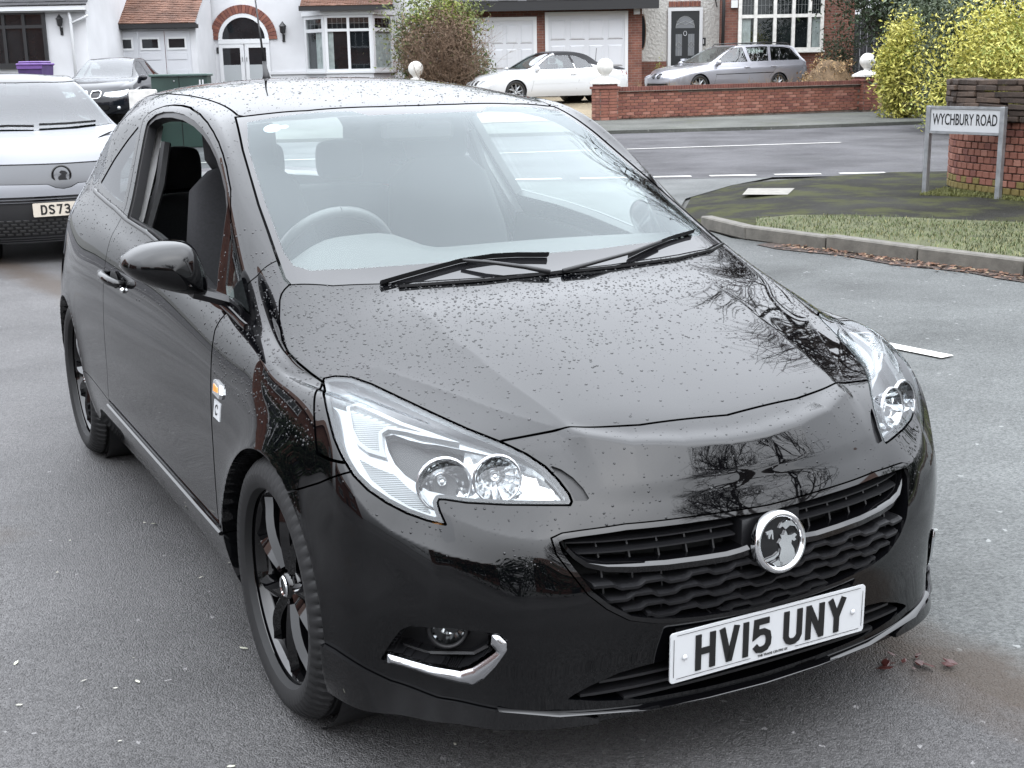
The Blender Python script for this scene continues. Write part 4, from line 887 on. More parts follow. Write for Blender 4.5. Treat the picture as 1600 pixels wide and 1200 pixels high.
def tarmac(name, c1, c2, chip=210, rough=(.30, .55), strip=False, dirt=None, bump=.9, wet=.35):
    m = bpy.data.materials.new(name); m.use_nodes = True; t = m.node_tree; p = t.nodes['Principled BSDF']; L = t.links.new
    def N_(k, **kw):
        n = t.nodes.new(k)
        for a, v in kw.items(): n.inputs[a].default_value = v
        return n
    co = N_('ShaderNodeTexCoord').outputs['Object']
    v = N_('ShaderNodeTexVoronoi', Scale=chip); L(co, v.inputs['Vector'])
    sep = N_('ShaderNodeSeparateColor'); L(v.outputs['Color'], sep.inputs[0])
    n1 = N_('ShaderNodeTexNoise', Scale=.7, Detail=6, Roughness=.6); L(co, n1.inputs['Vector'])
    n2 = N_('ShaderNodeTexNoise', Scale=55, Detail=5, Roughness=.7); L(co, n2.inputs['Vector'])
    a = N_('ShaderNodeMath'); a.operation = 'MULTIPLY_ADD'; a.inputs[1].default_value = .55; L(sep.outputs[0], a.inputs[0]); L(n2.outputs['Fac'], a.inputs[2])
    mr = N_('ShaderNodeMapRange', **{'From Min': .35, 'From Max': 1.05}); L(a.outputs[0], mr.inputs['Value'])
    mixc = N_('ShaderNodeMix'); mixc.data_type = 'RGBA'; mixc.inputs[6].default_value = (*c1, 1); mixc.inputs[7].default_value = (*c2, 1); L(mr.outputs[0], mixc.inputs[0])
    r1 = N_('ShaderNodeMapRange', **{'From Min': .3, 'From Max': .7, 'To Min': .62, 'To Max': 1.3}); L(n1.outputs['Fac'], r1.inputs['Value'])
    sc = N_('ShaderNodeVectorMath'); sc.operation = 'SCALE'; L(mixc.outputs[2], sc.inputs[0]); L(r1.outputs[0], sc.inputs['Scale']); col = sc.outputs[0]
    # pale chippings and specks
    v2 = N_('ShaderNodeTexVoronoi', Scale=chip * .42); L(co, v2.inputs['Vector']); s2 = N_('ShaderNodeSeparateColor'); L(v2.outputs['Color'], s2.inputs[0])
    g = N_('ShaderNodeMath'); g.operation = 'GREATER_THAN'; g.inputs[1].default_value = .9985; L(s2.outputs[1], g.inputs[0])
    mx = N_('ShaderNodeMix'); mx.data_type = 'RGBA'; mx.inputs[7].default_value = tuple(min(1, q * 1.7) for q in c2) + (1,); L(g.outputs[0], mx.inputs[0]); L(col, mx.inputs[6]); col = mx.outputs[2]
    if dirt:                                     # brown mud or green moss in blotches
        dc, ds, th, amt = dirt; n3 = N_('ShaderNodeTexNoise', Scale=ds, Detail=7, Roughness=.65); L(co, n3.inputs['Vector'])
        r3 = N_('ShaderNodeMapRange', **{'From Min': th, 'From Max': th + .12, 'To Min': 0, 'To Max': amt}); L(n3.outputs['Fac'], r3.inputs['Value'])
        m3 = N_('ShaderNodeMix'); m3.data_type = 'RGBA'; m3.inputs[7].default_value = (*dc, 1); L(r3.outputs[0], m3.inputs[0]); L(col, m3.inputs[6]); col = m3.outputs[2]
    if strip:                                    # mud along the joint between drive and road
        dt = N_('ShaderNodeVectorMath'); dt.operation = 'DOT_PRODUCT'; dt.inputs[1].default_value = (RD.y, -RD.x, 0); L(co, dt.inputs[0])
        n5 = N_('ShaderNodeTexNoise', Scale=2.6, Detail=8, Roughness=.65); L(co, n5.inputs['Vector'])
        o5 = N_('ShaderNodeMath'); o5.operation = 'SUBTRACT'; o5.inputs[1].default_value = 1.08 * RD.y - 2.9 * RD.x + .07; L(dt.outputs['Value'], o5.inputs[0])
        a5 = N_('ShaderNodeMath'); a5.operation = 'ABSOLUTE'; L(o5.outputs[0], a5.inputs[0])
        m5 = N_('ShaderNodeMath'); m5.operation = 'MULTIPLY_ADD'; m5.inputs[1].default_value = -.42; L(n5.outputs['Fac'], m5.inputs[0]); L(a5.outputs[0], m5.inputs[2])
        r5 = N_('ShaderNodeMapRange', **{'From Min': -.16, 'From Max': .02, 'To Min': .8, 'To Max': 0}); L(m5.outputs[0], r5.inputs['Value'])
        x5 = N_('ShaderNodeMix'); x5.data_type = 'RGBA'; x5.inputs[7].default_value = (.058, .044, .034, 1); L(r5.outputs[0], x5.inputs[0]); L(col, x5.inputs[6]); col = x5.outputs[2]
    L(col, p.inputs['Base Color'])
    n4 = N_('ShaderNodeTexNoise', Scale=.45, Detail=5); L(co, n4.inputs['Vector'])
    r4 = N_('ShaderNodeMapRange', **{'From Min': .38, 'From Max': .62, 'To Min': rough[0], 'To Max': rough[1]}); L(n4.outputs['Fac'], r4.inputs['Value']); L(r4.outputs[0], p.inputs['Roughness'])
    p.inputs['Specular IOR Level'].default_value = wet
    bh = N_('ShaderNodeMath'); bh.operation = 'ADD'; L(v.outputs['Distance'], bh.inputs[0]); L(n2.outputs['Fac'], bh.inputs[1])
    b = N_('ShaderNodeBump', Strength=bump, Distance=.0045); b.invert = True; L(bh.outputs[0], b.inputs['Height']); L(b.outputs[0], p.inputs['Normal'])
    return m
RD = Vector((-.57, .82)).normalized()
M['drive'] = tarmac('wet_drive_tarmac', (.033, .032, .032), (.118, .115, .115), 230, (.34, .55), True, wet=.24, dirt=((.055, .042, .030), .9, .60, .6))
M['road'] = tarmac('chip_road', (.050, .053, .053), (.130, .135, .132), 150, (.55, .75), True, wet=.15)
M['main_road'] = tarmac('main_road_tarmac', (.044, .043, .046), (.095, .093, .097), 120, (.6, .8), wet=.08)
M['path'] = tarmac('mossy_path_tarmac', (.016, .016, .015), (.046, .045, .040), 160, (.7, .85), wet=.03, dirt=((.060, .064, .026), 2.2, .47, .7))
M['far_path'] = tarmac('far_pavement', (.052, .054, .049), (.108, .110, .100), 90, (.6, .8), wet=.1, dirt=((.06, .065, .035), .8, .55, .5))
M['mud'] = tarmac('muddy_edge', (.035, .026, .020), (.10, .078, .060), 150, (.3, .5), dirt=((.045, .030, .020), 3, .5, .6))
M['gravel'] = tarmac('gravel_drive', (.10, .08, .05), (.26, .21, .14), 40, (.7, .9), bump=1.0)
M['soil'] = tarmac('leaf_soil', (.05, .035, .02), (.20, .13, .07), 45, (.7, .9), bump=1.)
M['kerb'] = mat('kerb_concrete', (.105, .097, .083), .75, noise=(9, .35, 8), bump=(60, .5, .006))
M['paintline'] = mat('worn_road_paint', (.50, .49, .46), .6, noise=(45, .4, 8))
M['slab'] = mat('pale_slab', (.20, .19, .165), .7, noise=(14, .25, 7))
M['earth'] = mat('earth', (.06, .06, .055), .9, noise=(2, .2))
lay('ground', [(-90, -60), (90, -60), (90, 140), (-90, 140)], M['earth'], -.03, 3.)
RD = Vector((-.57, .82)).normalized()          # run of the side road
def along(p, t): return (p[0] + RD.x * t, p[1] + RD.y * t)
e0 = (1.08, 2.9)
lay('driveway', [along(e0, -14), along(e0, 3.2), (-.55, 17.7), (-60, 17.7), (-60, -25)], M['drive'], .0, 4.)
lay('side_road', [along(e0, -14), (14, -6), (9.6, -.2), (4.9, 7.1), (3.64, 8.98), (1.97, 11.4), (1.74, 12.4), (1.74, 13.4), (2.05, 15), (2.85, 16.6), (3.6, 17.7), (-.6, 17.7), along(e0, 3.1)], M['road'], -.004, 3.)
lay('main_road', [(-60, 17.7), (70, 17.7), (70, 36.5), (16, 30.9), (6, 28.9), (-60, 22)], M['main_road'], -.002, 2.)
lay('far_pavement', [(-60, 22), (6, 28.9), (16, 30.9), (70, 36.5), (70, 50), (16, 36.2), (2, 31.5), (-60, 18)][:8], M['far_path'], .07, 2., thick=.2)
KP = [(9.6, -.2), (4.9, 7.1), (3.64, 8.98), (1.97, 11.4), (1.74, 12.4), (1.74, 13.4), (2.05, 15), (2.85, 16.6), (4.4, 17.45), (6.2, 17.75), (14, 18.3), (40, 19)]
pave_ = lay('corner_pavement', [(x + .07, y + .03) for x, y in KP] + [(60, 19), (60, -1)], M['path'], .092, .5, thick=.2)
for v_ in pave_.data.vertices:                     # dropped edge round the corner
    q_ = np.array([[v_.co.x, v_.co.y]]); dd_ = abs(sdist(q_, KP[4:], False)[0]); k_ = min(1, dd_ / .5); v_.co.z -= .09 * (1 - k_ * k_ * (3 - 2 * k_))
# kerb stones, each its own piece
kerb = kind(empty('kerb', (0, 0, 0)), 'structure')
stones = []
cur, seg, left, L_, first = Vector(KP[0]), 1, 0, .915, None
pts = [Vector(p) for p in KP]; lens = [(pts[i + 1] - pts[i]).length for i in range(len(pts) - 1)]; tot = sum(lens)
def on_kerb(s):
    for i, l in enumerate(lens):
        if s <= l: return pts[i] + (pts[i + 1] - pts[i]) * (s / l)
        s -= l
    return pts[-1]
kb = MB().box((-.452, -.0, -.12), (.452, .125, 0), .012); kme = None; s = 0
while s < 14.2:
    a, b = on_kerb(s), on_kerb(s + .915); d = (b - a); c = (a + b) / 2; low = 0 if s < 17 else .05
    if kme is None: o = kb.build('kerb_stone', M['kerb'], kerb); kme = o.data
    else: o = link(bpy.data.objects.new('kerb_stone', kme), kerb)
    o.location = (c.x, c.y, .112 - low + rng.normal() * .002); o.rotation_euler = (rng.normal() * .006, rng.normal() * .004, math.atan2(-d.y, -d.x) + rng.normal() * .004); s += .915
# road markings
mk = 0
def mark(a, b, w, dz=.005):
    a, b = Vector(a), Vector(b); d = (b - a).normalized(); n = Vector((-d.y, d.x)) * w / 2
    n_ = max(2, int((b - a).length / 1.0) + 1); V_, F_ = [], []
    for i in range(n_):
        p = a + (b - a) * i / (n_ - 1); V_ += [(p.x + n.x, p.y + n.y, H(p.x, p.y) + dz), (p.x - n.x, p.y - n.y, H(p.x, p.y) + dz)]
    for i in range(n_ - 1): F_.append((2 * i, 2 * i + 1, 2 * i + 3, 2 * i + 2))
    return kind(MB().add(V_, F_).build('road_marking', M['paintline']), 'structure')
mark((-22, 19.6), (6.28, 24.65), .11)
for i in range(-9, 2): x0 = 3.70 + i * .90; mark((x0, 18.05 + (x0 - 3.7) * .0), (x0 + .64, 18.05), .17)
mark((2.245, 6.465), along((2.245, 6.465), 2.0), .10); mark(along((2.245, 6.465), 6), along((2.245, 6.465), 8), .10)
lay('paving_slab', [(2.58, 14.3), (3.06, 14.2), (3.3, 14.95), (2.78, 15.05)], M['slab'], .098)
# dead leaves and soil swept into the gutter
M['leaf'] = mat('dead_leaf', (.10, .048, .026), .6, noise=(25, .6)); M['leaf2'] = mat('pale_leaf', (.24, .17, .10), .65, noise=(25, .4))
gp = []
for s_ in np.arange(5.0, 13.4, .3): p = on_kerb(s_); gp.append(p)
lay('gutter_soil', [(p.x - .003, p.y - .002) for p in gp] + [(p.x - .17 - .04 * math.sin(i * 1.7), p.y - .115 - .03 * math.sin(i * 1.7)) for i, p in enumerate(gp)][::-1], mat('gutter_soil', (.035, .022, .016), .8, noise=(40, .6, 6), bump=(80, .8, .01)), .003)
def leaves(name, n, place, size, m, label=None):
    V_, F_ = [], []
    for i in range(n):
        x, y, z = place(); s_ = size * rng.uniform(.5, 1.3); a = rng.uniform(0, 6.28); c, q = math.cos(a), math.sin(a); tl = rng.uniform(-.5, .5, 2); k = len(V_)
        for u, v, h in ((-1, 0, 0), (-.2, .5, .2), (.7, .35, .1), (1.1, 0, .35), (.6, -.4, .05), (-.3, -.5, .15)):
            X, Y = (u * c - v * q) * s_, (u * q + v * c) * s_; V_.append((x + X, y + Y, z + .25 * s_ * h * 2 + abs(tl[0]) * .25 * s_ + X * tl[0] * .5 + Y * tl[1] * .5 + .004))
        F_.append(tuple(range(k, k + 6)))
    return kind(MB().add(V_, F_).build(name, m), 'stuff')
def gut():
    p = on_kerb(rng.uniform(5, 13.2)); d = abs(rng.normal()) * .11 + .015; return p.x - d * .82, p.y - d * .57, rng.uniform(0, .012)
leaves('gutter_leaves', 1300, gut, .022, M['leaf']); leaves('pale_gutter_leaves', 260, gut, .018, M['leaf2'])
# grass verge on the corner
def grass(name, n, place, h, m):
    V_, F_ = [], []
    for i in range(n):
        x, y, z = place(); hh = h * rng.uniform(.5, 1.4); a = rng.uniform(0, 6.28); ln = rng.uniform(.1, .9) * hh; w = .0025 + hh * .03; k = len(V_); dx, dy = math.cos(a), math.sin(a)
        V_ += [(x - dy * w, y + dx * w, z), (x + dy * w, y - dx * w, z), (x + dx * ln * .5 + dy * w * .7, y + dy * ln * .5 - dx * w * .7, z + hh * .6), (x + dx * ln * .5 - dy * w * .7, y + dy * ln * .5 + dx * w * .7, z + hh * .6), (x + dx * ln, y + dy * ln, z + hh * .9)]
        F_ += [(k, k + 1, k + 2, k + 3), (k + 3, k + 2, k + 4)]
    return kind(MB().add(V_, F_).build(name, m), 'stuff')
M['grass'] = mat('grass', (.060, .080, .022), .6, noise=(3, .45, 6)); M['dry'] = mat('dry_grass', (.16, .15, .06), .7, noise=(4, .3))
_ip = {}
def inpoly(poly):
    k = str(poly); 
    if k not in _ip or not _ip[k]:
        P = np.array(poly); lo, hi = P.min(0), P.max(0); q = lo + (hi - lo) * rng.random((20000, 2)); _ip[k] = q[sdist(q, P) < 0].tolist()
    return _ip[k].pop()
VERGE = [(7.2, 4.0), (4.98, 7.25), (3.75, 9.1), (2.18, 11.4), (2.3, 12.0), (2.7, 12.25), (3.6, 11.9), (5.0, 11.0), (6.2, 9.4), (8.4, 6.0)]
def vg():
    while True:
        q = inpoly(VERGE); f = .55 + .5 * math.sin(q[0] * 3.1 + 1.7 * math.sin(q[1] * 2.3)) * math.sin(q[1] * 2.7 + q[0]) + (-sdist(np.array([q]), np.array(VERGE))[0] - .25) * .9 + .15 * (q[0] - 3)
        if rng.random() < f: return q[0], q[1], .088
lay('verge_soil', VERGE, mat('verge_soil', (.07, .075, .03), .9, noise=(5, .4, 7), bump=(40, .8, .02)), .096)
grass('verge_grass', 24000, vg, .034, M['grass']); grass('dry_verge_grass', 9000, vg, .028, M['dry'])
MOSS = [(4.4, 13.9), (4.9, 14.6), (5.6, 13.2), (5.9, 12.4), (5.3, 12.9), (4.9, 13.6)]
def ms(): q = inpoly(MOSS); return q[0], q[1], .09
grass('wall_foot_grass', 5000, ms, .035, mat('mossy_grass', (.11, .115, .03), .7, noise=(4, .3)))
# seeds and petals on the tarmac
def litter(): return rng.uniform(-1.6, .1), rng.uniform(2.45, 4.6), 0.0
leaves('pale_petals', 20, litter, .0065, mat('petal', (.36, .35, .30), .6)); leaves('petal_dust', 14, litter, .010, mat('petal_dust', (.42, .42, .34), .7))
leaves('wet_leaf', 14, lambda: (1.0 + rng.normal() * .06, 2.98 + rng.normal() * .02, .004), .018, mat('wet_leaf', (.05, .012, .010), .3))

# ------------------------------------------------------------------ houses, walls and street furniture
def brick_mat(name, c1, c2, mortar, scale=1.0, bw=.225, bh=.075):
    m = bpy.data.materials.new(name); m.use_nodes = True; t = m.node_tree; p = t.nodes['Principled BSDF']; L = t.links.new
    co = t.nodes.new('ShaderNodeTexCoord'); mp = t.nodes.new('ShaderNodeMapping'); mp.inputs['Rotation'].default_value = (R(90), 0, 0); L(co.outputs['Object'], mp.inputs['Vector'])
    b = t.nodes.new('ShaderNodeTexBrick'); b.inputs['Color1'].default_value = (*c1, 1); b.inputs['Color2'].default_value = (*c2, 1); b.inputs['Mortar'].default_value = (*mortar, 1)
    b.inputs['Scale'].default_value = 1; b.inputs['Brick Width'].default_value = bw; b.inputs['Row Height'].default_value = bh; b.inputs['Mortar Size'].default_value = .006; b.inputs['Bias'].default_value = 0
    L(mp.outputs[0], b.inputs['Vector'])
    n = t.nodes.new('ShaderNodeTexNoise'); n.inputs['Scale'].default_value = 3; n.inputs['Detail'].default_value = 8; L(co.outputs['Object'], n.inputs['Vector'])
    r = t.nodes.new('ShaderNodeMapRange'); r.inputs['From Min'].default_value = .3; r.inputs['From Max'].default_value = .7; r.inputs['To Min'].default_value = .7; r.inputs['To Max'].default_value = 1.25; L(n.outputs['Fac'], r.inputs['Value'])
    v = t.nodes.new('ShaderNodeVectorMath'); v.operation = 'SCALE'; L(b.outputs['Color'], v.inputs[0]); L(r.outputs[0], v.inputs['Scale']); L(v.outputs[0], p.inputs['Base Color'])
    bp = t.nodes.new('ShaderNodeBump'); bp.inputs['Strength'].default_value = .6; bp.inputs['Distance'].default_value = .008; bp.invert = True; L(b.outputs['Fac'], bp.inputs['Height']); L(bp.outputs[0], p.inputs['Normal'])
    p.inputs['Roughness'].default_value = .85; return m
M['brickwall'] = brick_mat('red_brickwork', (.175, .068, .045), (.125, .046, .034), (.16, .13, .11))
M['render'] = mat('white_render', (.52, .525, .54), .85, noise=(.9, .13, 9), bump=(25, .25, .01))
M['pebble'] = mat('pebbledash', (.46, .455, .43), .9, noise=(9, .14, 6), bump=(13, 1., .05))
M['upvc'] = mat('white_upvc', (.56, .57, .58), .35)
M['gdoor'] = mat('white_garage_door', (.48, .49, .515), .45, noise=(.8, .05))
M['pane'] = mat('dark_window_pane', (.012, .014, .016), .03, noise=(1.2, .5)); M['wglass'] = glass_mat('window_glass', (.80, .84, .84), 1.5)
M['curtain'] = mat('net_curtain', (.42, .44, .43), .9, noise=(6, .25))
M['tile'] = mat('clay_tile', (.135, .070, .048), .8, noise=(2.2, .45, 8)); M['slate'] = mat('dark_roof_tile', (.035, .035, .037), .7, noise=(3, .3))
M['fascia'] = mat('black_fascia', (.012, .012, .013), .4)
M['blackdoor'] = mat('black_door_paint', (.012, .014, .016), .3)
M['lead'] = mat('leaded_glass_pattern', (.22, .23, .23), .3)
M['brick'] = mat('clay_brick', (.175, .068, .046), .85, noise=(4, .35, 8), bump=(60, .5, .004)); M['brick2'] = mat('clay_brick_dark', (.13, .048, .036), .85, noise=(4, .35, 8), bump=(60, .5, .004))
M['brick3'] = mat('clay_brick_pale', (.24, .11, .08), .85, noise=(4, .35, 8), bump=(60, .5, .004)); M['mortar'] = mat('mortar', (.15, .12, .10), .95, noise=(8, .3))
M['stonewhite'] = mat('white_painted_stone', (.58, .57, .54), .75, noise=(7, .2, 8))
def XZ(px, py, y): p = at(px, py, y); return p.x, p.z
def rect(px0, py0, px1, py1, y):
    a, b = at(px0, (py0 + py1) / 2, y), at(px1, (py0 + py1) / 2, y); c, d = at((px0 + px1) / 2, py0, y), at((px0 + px1) / 2, py1, y); return a.x, b.x, d.z, c.z
def loc(o, x, y, z):
    """put the origin of a thing at its base without moving it"""
    o.location = (x, y, z)
    for c in o.children: c.matrix_parent_inverse = Matrix.Translation((-x, -y, -z))
    return o
def window(parent, x0, x1, z0, z1, y, cols, splits=(), m=None, fw=.06, name='window', lead=(), curtains=0, deep=.09):
    """frame with panes, standing proud of a sheet coloured dark for the unlit room; cols = relative column widths, splits = heights of transoms"""
    m = m or M['upvc']; f = MB(); f.box((x0, y - deep, z0), (x0 + fw, y, z1)); f.box((x1 - fw, y - deep, z0), (x1, y, z1)); f.box((x0 + fw, y - deep, z0), (x1 - fw, y, z0 + fw)); f.box((x0 + fw, y - deep, z1 - fw), (x1 - fw, y, z1))
    xs = [x0 + fw / 2]; tot = sum(cols)
    for c in cols: xs.append(xs[-1] + (x1 - x0 - fw) * c / tot)
    zs = [z0 + fw / 2] + list(splits) + [z1 - fw / 2]
    for x in xs[1:-1]: f.box((x - fw / 2, y - deep + .004, z0 + fw), (x + fw / 2, y - .002, z1 - fw))
    for z in zs[1:-1]:
        for i in range(len(cols)): f.box((xs[i] + fw / 2, y - deep + .008, z - fw / 2), (xs[i + 1] - fw / 2, y - .004, z + fw / 2))
    w = f.build(name, m, parent)
    for i in range(len(cols)):
        for j in range(len(zs) - 1):
            a, b, c, d = xs[i] + fw / 2, xs[i + 1] - fw / 2, zs[j] + fw / 2, zs[j + 1] - fw / 2
            MB().add([(a, y - deep * .55, c), (b, y - deep * .55, c), (b, y - deep * .55, d), (a, y - deep * .55, d)], [(0, 1, 2, 3)]).build('pane', M['wglass'], w)
            if lead and j in lead:
                g = MB(); n = 4
                for k in range(1, n): g.box((a + (b - a) * k / n - .003, y - deep * .6, c), (a + (b - a) * k / n + .003, y - deep * .56, d))
                g.box((a, y - deep * .62, (c + d) / 2 - .003), (b, y - deep * .605, (c + d) / 2 + .003)); g.build('leading', M['lead'], w)
    MB().add([(x0, y - .006, z0), (x1, y - .006, z0), (x1, y - .006, z1), (x0, y - .006, z1)], [(0, 1, 2, 3)]).build('dark_backing', M['pane'], w)  # flat sheet, its dark colour stands in for the unlit room
    for (a, b) in (curtains or ()):
        V_, F_ = [], []; n = 14; zc = zs[-2] if len(zs) > 2 else z1
        for k in range(n + 1): x = x0 + (x1 - x0) * (a + (b - a) * k / n); V_ += [(x, y - .014 - .010 * (k % 2), z0 + .03), (x, y - .014 - .010 * (k % 2), zc)]
        for k in range(n): F_.append((2 * k, 2 * k + 2, 2 * k + 3, 2 * k + 1))
        MB().add(V_, F_).build('curtain', M['curtain'], w)
    MB().box((x0 - .04, y - deep - .05, z0 - .05), (x1 + .04, y - .001, z0 - .001)).build('sill', m, w)
    return w
def tile_roof(name, x0, x1, y0, z0, y1, z1, m, parent, row=.11, tw=.17, skew=0):
    """courses of overlapping tiles running up a slope"""
    L_ = math.hypot(y1 - y0, z1 - z0); uy, uz = (y1 - y0) / L_, (z1 - z0) / L_; ny, nz = -uz, uy; mb = MB(); n = int(L_ / row)
    for i in range(n):
        s0 = i * row; x = x0 - (i % 2) * tw / 2 + skew * i
        while x < x1 + skew * i:
            a, b = max(x, x0 + skew * i), min(x + tw - .005, x1 + skew * i)
            if b - a > .02:
                j = rng.normal() * .004; t0, t1 = .030 + j, .006; V_ = []
                for s_, t in ((s0, t0), (s0 + row * 1.15, t1)):
                    for xx in (a, b): V_ += [(xx, y0 + uy * s_ + ny * t, z0 + uz * s_ + nz * t)]
                V_ += [(a, y0 + uy * s0, z0 + uz * s0), (b, y0 + uy * s0, z0 + uz * s0)]
                mb.add(V_, [(0, 1, 3, 2), (4, 5, 1, 0)])
            x += tw
    return kind(mb.build(name, m, parent), 'stuff')
def lantern(parent, x, y, z, s=1.):
    l = MB(); l.tube([(x, y - .02, z - .10 * s), (x, y - .10, z - .12 * s), (x, y - .12, z - .02 * s)], .015 * s, 6); l.lathe([(.035 * s, -.02 * s), (.055 * s, .0), (.075 * s, .13 * s)], 6, Matrix.Translation((x, y - .13, z)))
    l.lathe([(.09 * s, .13 * s), (.03 * s, .20 * s), (.005, .24 * s)], 6, Matrix.Translation((x, y - .13, z))); l.box((x - .03 * s, y - .03, z - .2 * s), (x + .03 * s, y, z - .04 * s)); return l.build('wall_lantern', M['fascia'], parent)

# --- white rendered bungalow at the far left
Y = 38.
h1 = empty('white_house'); tag(h1, 'white rendered house with a large black framed window at the far left edge', 'house')
x0, _, z0, z1 = rect(-60, -60, 137, 100, Y); x1 = at(137, 60, Y).x; g0 = H(x1, Y)
MB().box((x0 - 4, Y, g0 - .5), (x1, Y + 7, 5.2)).build('wall', M['render'], h1)
a, b, c, d = rect(-30, 18, 74, 104, Y); window(h1, a - .6, b, c, d, Y, (1, 1, .9, .9), (c + (d - c) * .72,), M['fascia'], .09)
zg = at(60, 14, Y).z; MB().box((x0 - 4, Y - .32, zg - .06), (x1 + .1, Y - .20, zg + .06)).build('gutter', M['upvc'], h1); MB().box((x0 - 4, Y - .19, zg - .10), (x1 + .1, Y - .001, zg + .10)).build('soffit', M['upvc'], h1)
tile_roof('roof', x0 - 4, x1 + .15, Y - .34, zg + .07, Y + 2.5, zg + 1.6, M['slate'], h1, .2, .3)
pt = [at(107, 18, Y - .15), at(110, 30, Y - .15), at(124, 116, Y - .15)]; MB().tube([pt[0], pt[1], (pt[1].x, Y - .15, H(pt[1].x, Y))], .045, 8).build('drainpipe', M['upvc'], h1, True)
q = at(137, 24, Y - .12); MB().tube([(pt[1].x, Y - .15, at(115, 37, Y).z), (q.x, Y - .12, q.z)], .035, 8).build('waste_pipe', M['upvc'], h1, True)
q = at(96, 40, Y); lantern(h1, q.x, Y, q.z, 1.3); loc(h1, x1 - 2, Y, g0)

# --- white house with arched porch and bay window
Y = 44.; h2 = empty('white_house'); tag(h2, 'white house with brick arched double doors, a bay window and a tiled garage', 'house')
xl, xr = at(300, 60, Y).x, at(630, 60, Y).x; g0 = H(xl, Y); zt = 6.2
MB().box((xl - .4, Y, g0 - .6), (xr, Y + 8, zt)).build('wall', M['render'], h2)
YG = 41.5; a, b, c, d = rect(143, 44, 311, 130, YG); gb = H(a, YG)
MB().box((a + .12, YG, gb - .6), (b - .05, Y - .01, d)).build('garage_wall', M['render'], h2)
MB().box((a - .12, YG - .36, d - .02), (b + .05, YG - .22, d + .13)).build('gutter', M['fascia'], h2); MB().box((a - .12, YG - .215, d - .03), (b + .05, YG - .002, d + .09)).build('fascia', M['fascia'], h2)
tile_roof('garage_roof', a - .10, b + .04, YG - .38, d + .12, YG + 2.4, d + 1.95, M['tile'], h2, .105, .165, .003)
MB().add([(a, YG, d), (b - .06, YG, d), (b - .06, YG + 2.4, d + 1.9), (a, YG + 2.4, d + 1.9), (a, YG + 2.4, d), (b - .06, YG + 2.4, d)], [(0, 3, 4), (1, 5, 2), (0, 1, 2, 3)]).build('gable', M['render'], h2)
ga, gb_, gc, gd = rect(175, 49, 299, 128, YG); gc = H(ga, YG)
gdn = MB().box((ga, YG - .05, gc), (gb_, YG - .003, gd)).build('garage_door', M['gdoor'], h2)
for i in range(3):
    wx = ga + (gb_ - ga) * (.065 + .335 * i); ww = (gb_ - ga) * .20
    zz = at(200, 76, YG).z; zh = at(200, 62, YG).z; f = MB()
    f.box((wx - .06, YG - .075, zz - .06), (wx + ww + .06, YG - .052, zz)).box((wx - .06, YG - .075, zh), (wx + ww + .06, YG - .052, zh + .06)).box((wx - .06, YG - .075, zz + .001), (wx - .001, YG - .052, zh - .001)).box((wx + ww + .001, YG - .075, zz + .001), (wx + ww + .06, YG - .052, zh - .001)); f.build('window_frame', M['upvc'], gdn)
    MB().box((wx, YG - .062, zz), (wx + ww, YG - .0525, zh)).build('pane', M['pane'], gdn)
    for k in range(2): MB().box((wx - .06, YG - .066, zz - .36 - .62 * k), (wx + ww + .06, YG - .0525, zz - .16 - .5 * k), .01).build('panel', M['gdoor'], gdn)
    if i < 2: MB().box((wx + ww + .20, YG - .058, gc), (wx + ww + .216, YG - .0505, gd)).build('rail', M['dullchrome'], gdn)
q = at(154, 50, YG); MB().tube([(q.x, YG - .29, d), (q.x + .15, YG - .12, d - .25), (q.x + .22, YG - .06, d - .5), (q.x + .22, YG - .06, gc)], .04, 8).build('drainpipe', M['fascia'], h2, True)
# brick arch with fanlight and double doors
cx, cz = at(381, 62, Y).x, at(381, 62, Y).z; ro = (at(433, 60, Y).x - at(328, 60, Y).x) / 2; ri = ro - .27; legs = cz
nb = 26
bm_ = MB(); bme = {}
for i in range(nb):
    a0, a1 = math.pi * i / nb, math.pi * (i + .9) / nb; pl = [(ri * math.cos(a0), ri * math.sin(a0)), (ro * math.cos(a0), ro * math.sin(a0)), (ro * math.cos(a1), ro * math.sin(a1)), (ri * math.cos(a1), ri * math.sin(a1))]
    MB().prism(pl, lambda p: (cx + p[0], Y - .06, cz + p[1]), lambda p: (cx + p[0], Y - .001, cz + p[1])).build('arch_brick', [M['brick'], M['brick2']][i % 2], h2)
for rr, r2, yy, mm, nm in ((ri - .005, ri - .13, Y - .05, M['upvc'], 'fanlight_frame'),):
    path = [((cx + (rr + r2) / 2 * math.cos(t), yy, cz + (rr + r2) / 2 * math.sin(t)), (math.cos(t), 0, math.sin(t)), (0, 1, 0)) for t in np.linspace(0, math.pi, 25)]
    MB().sweep(path, [(-(rr - r2) / 2, 0), ((rr - r2) / 2, 0), ((rr - r2) / 2, .045), (-(rr - r2) / 2, .045)]).build(nm, mm, h2)
MB().add([(cx + (ri - .1) * math.cos(t), Y - .02, cz + (ri - .1) * math.sin(t)) for t in np.linspace(0, math.pi, 20)], [tuple(range(20))]).build('fanlight', M['pane'], h2)
da, db, dc, dd = rect(346, 47, 414, 132, Y); dc = H(da, Y) + .1
MB().box((cx - ri, Y - .06, cz - .13), (cx + ri, Y - .004, cz + .02)).build('door_head', M['upvc'], h2)
dw = ri
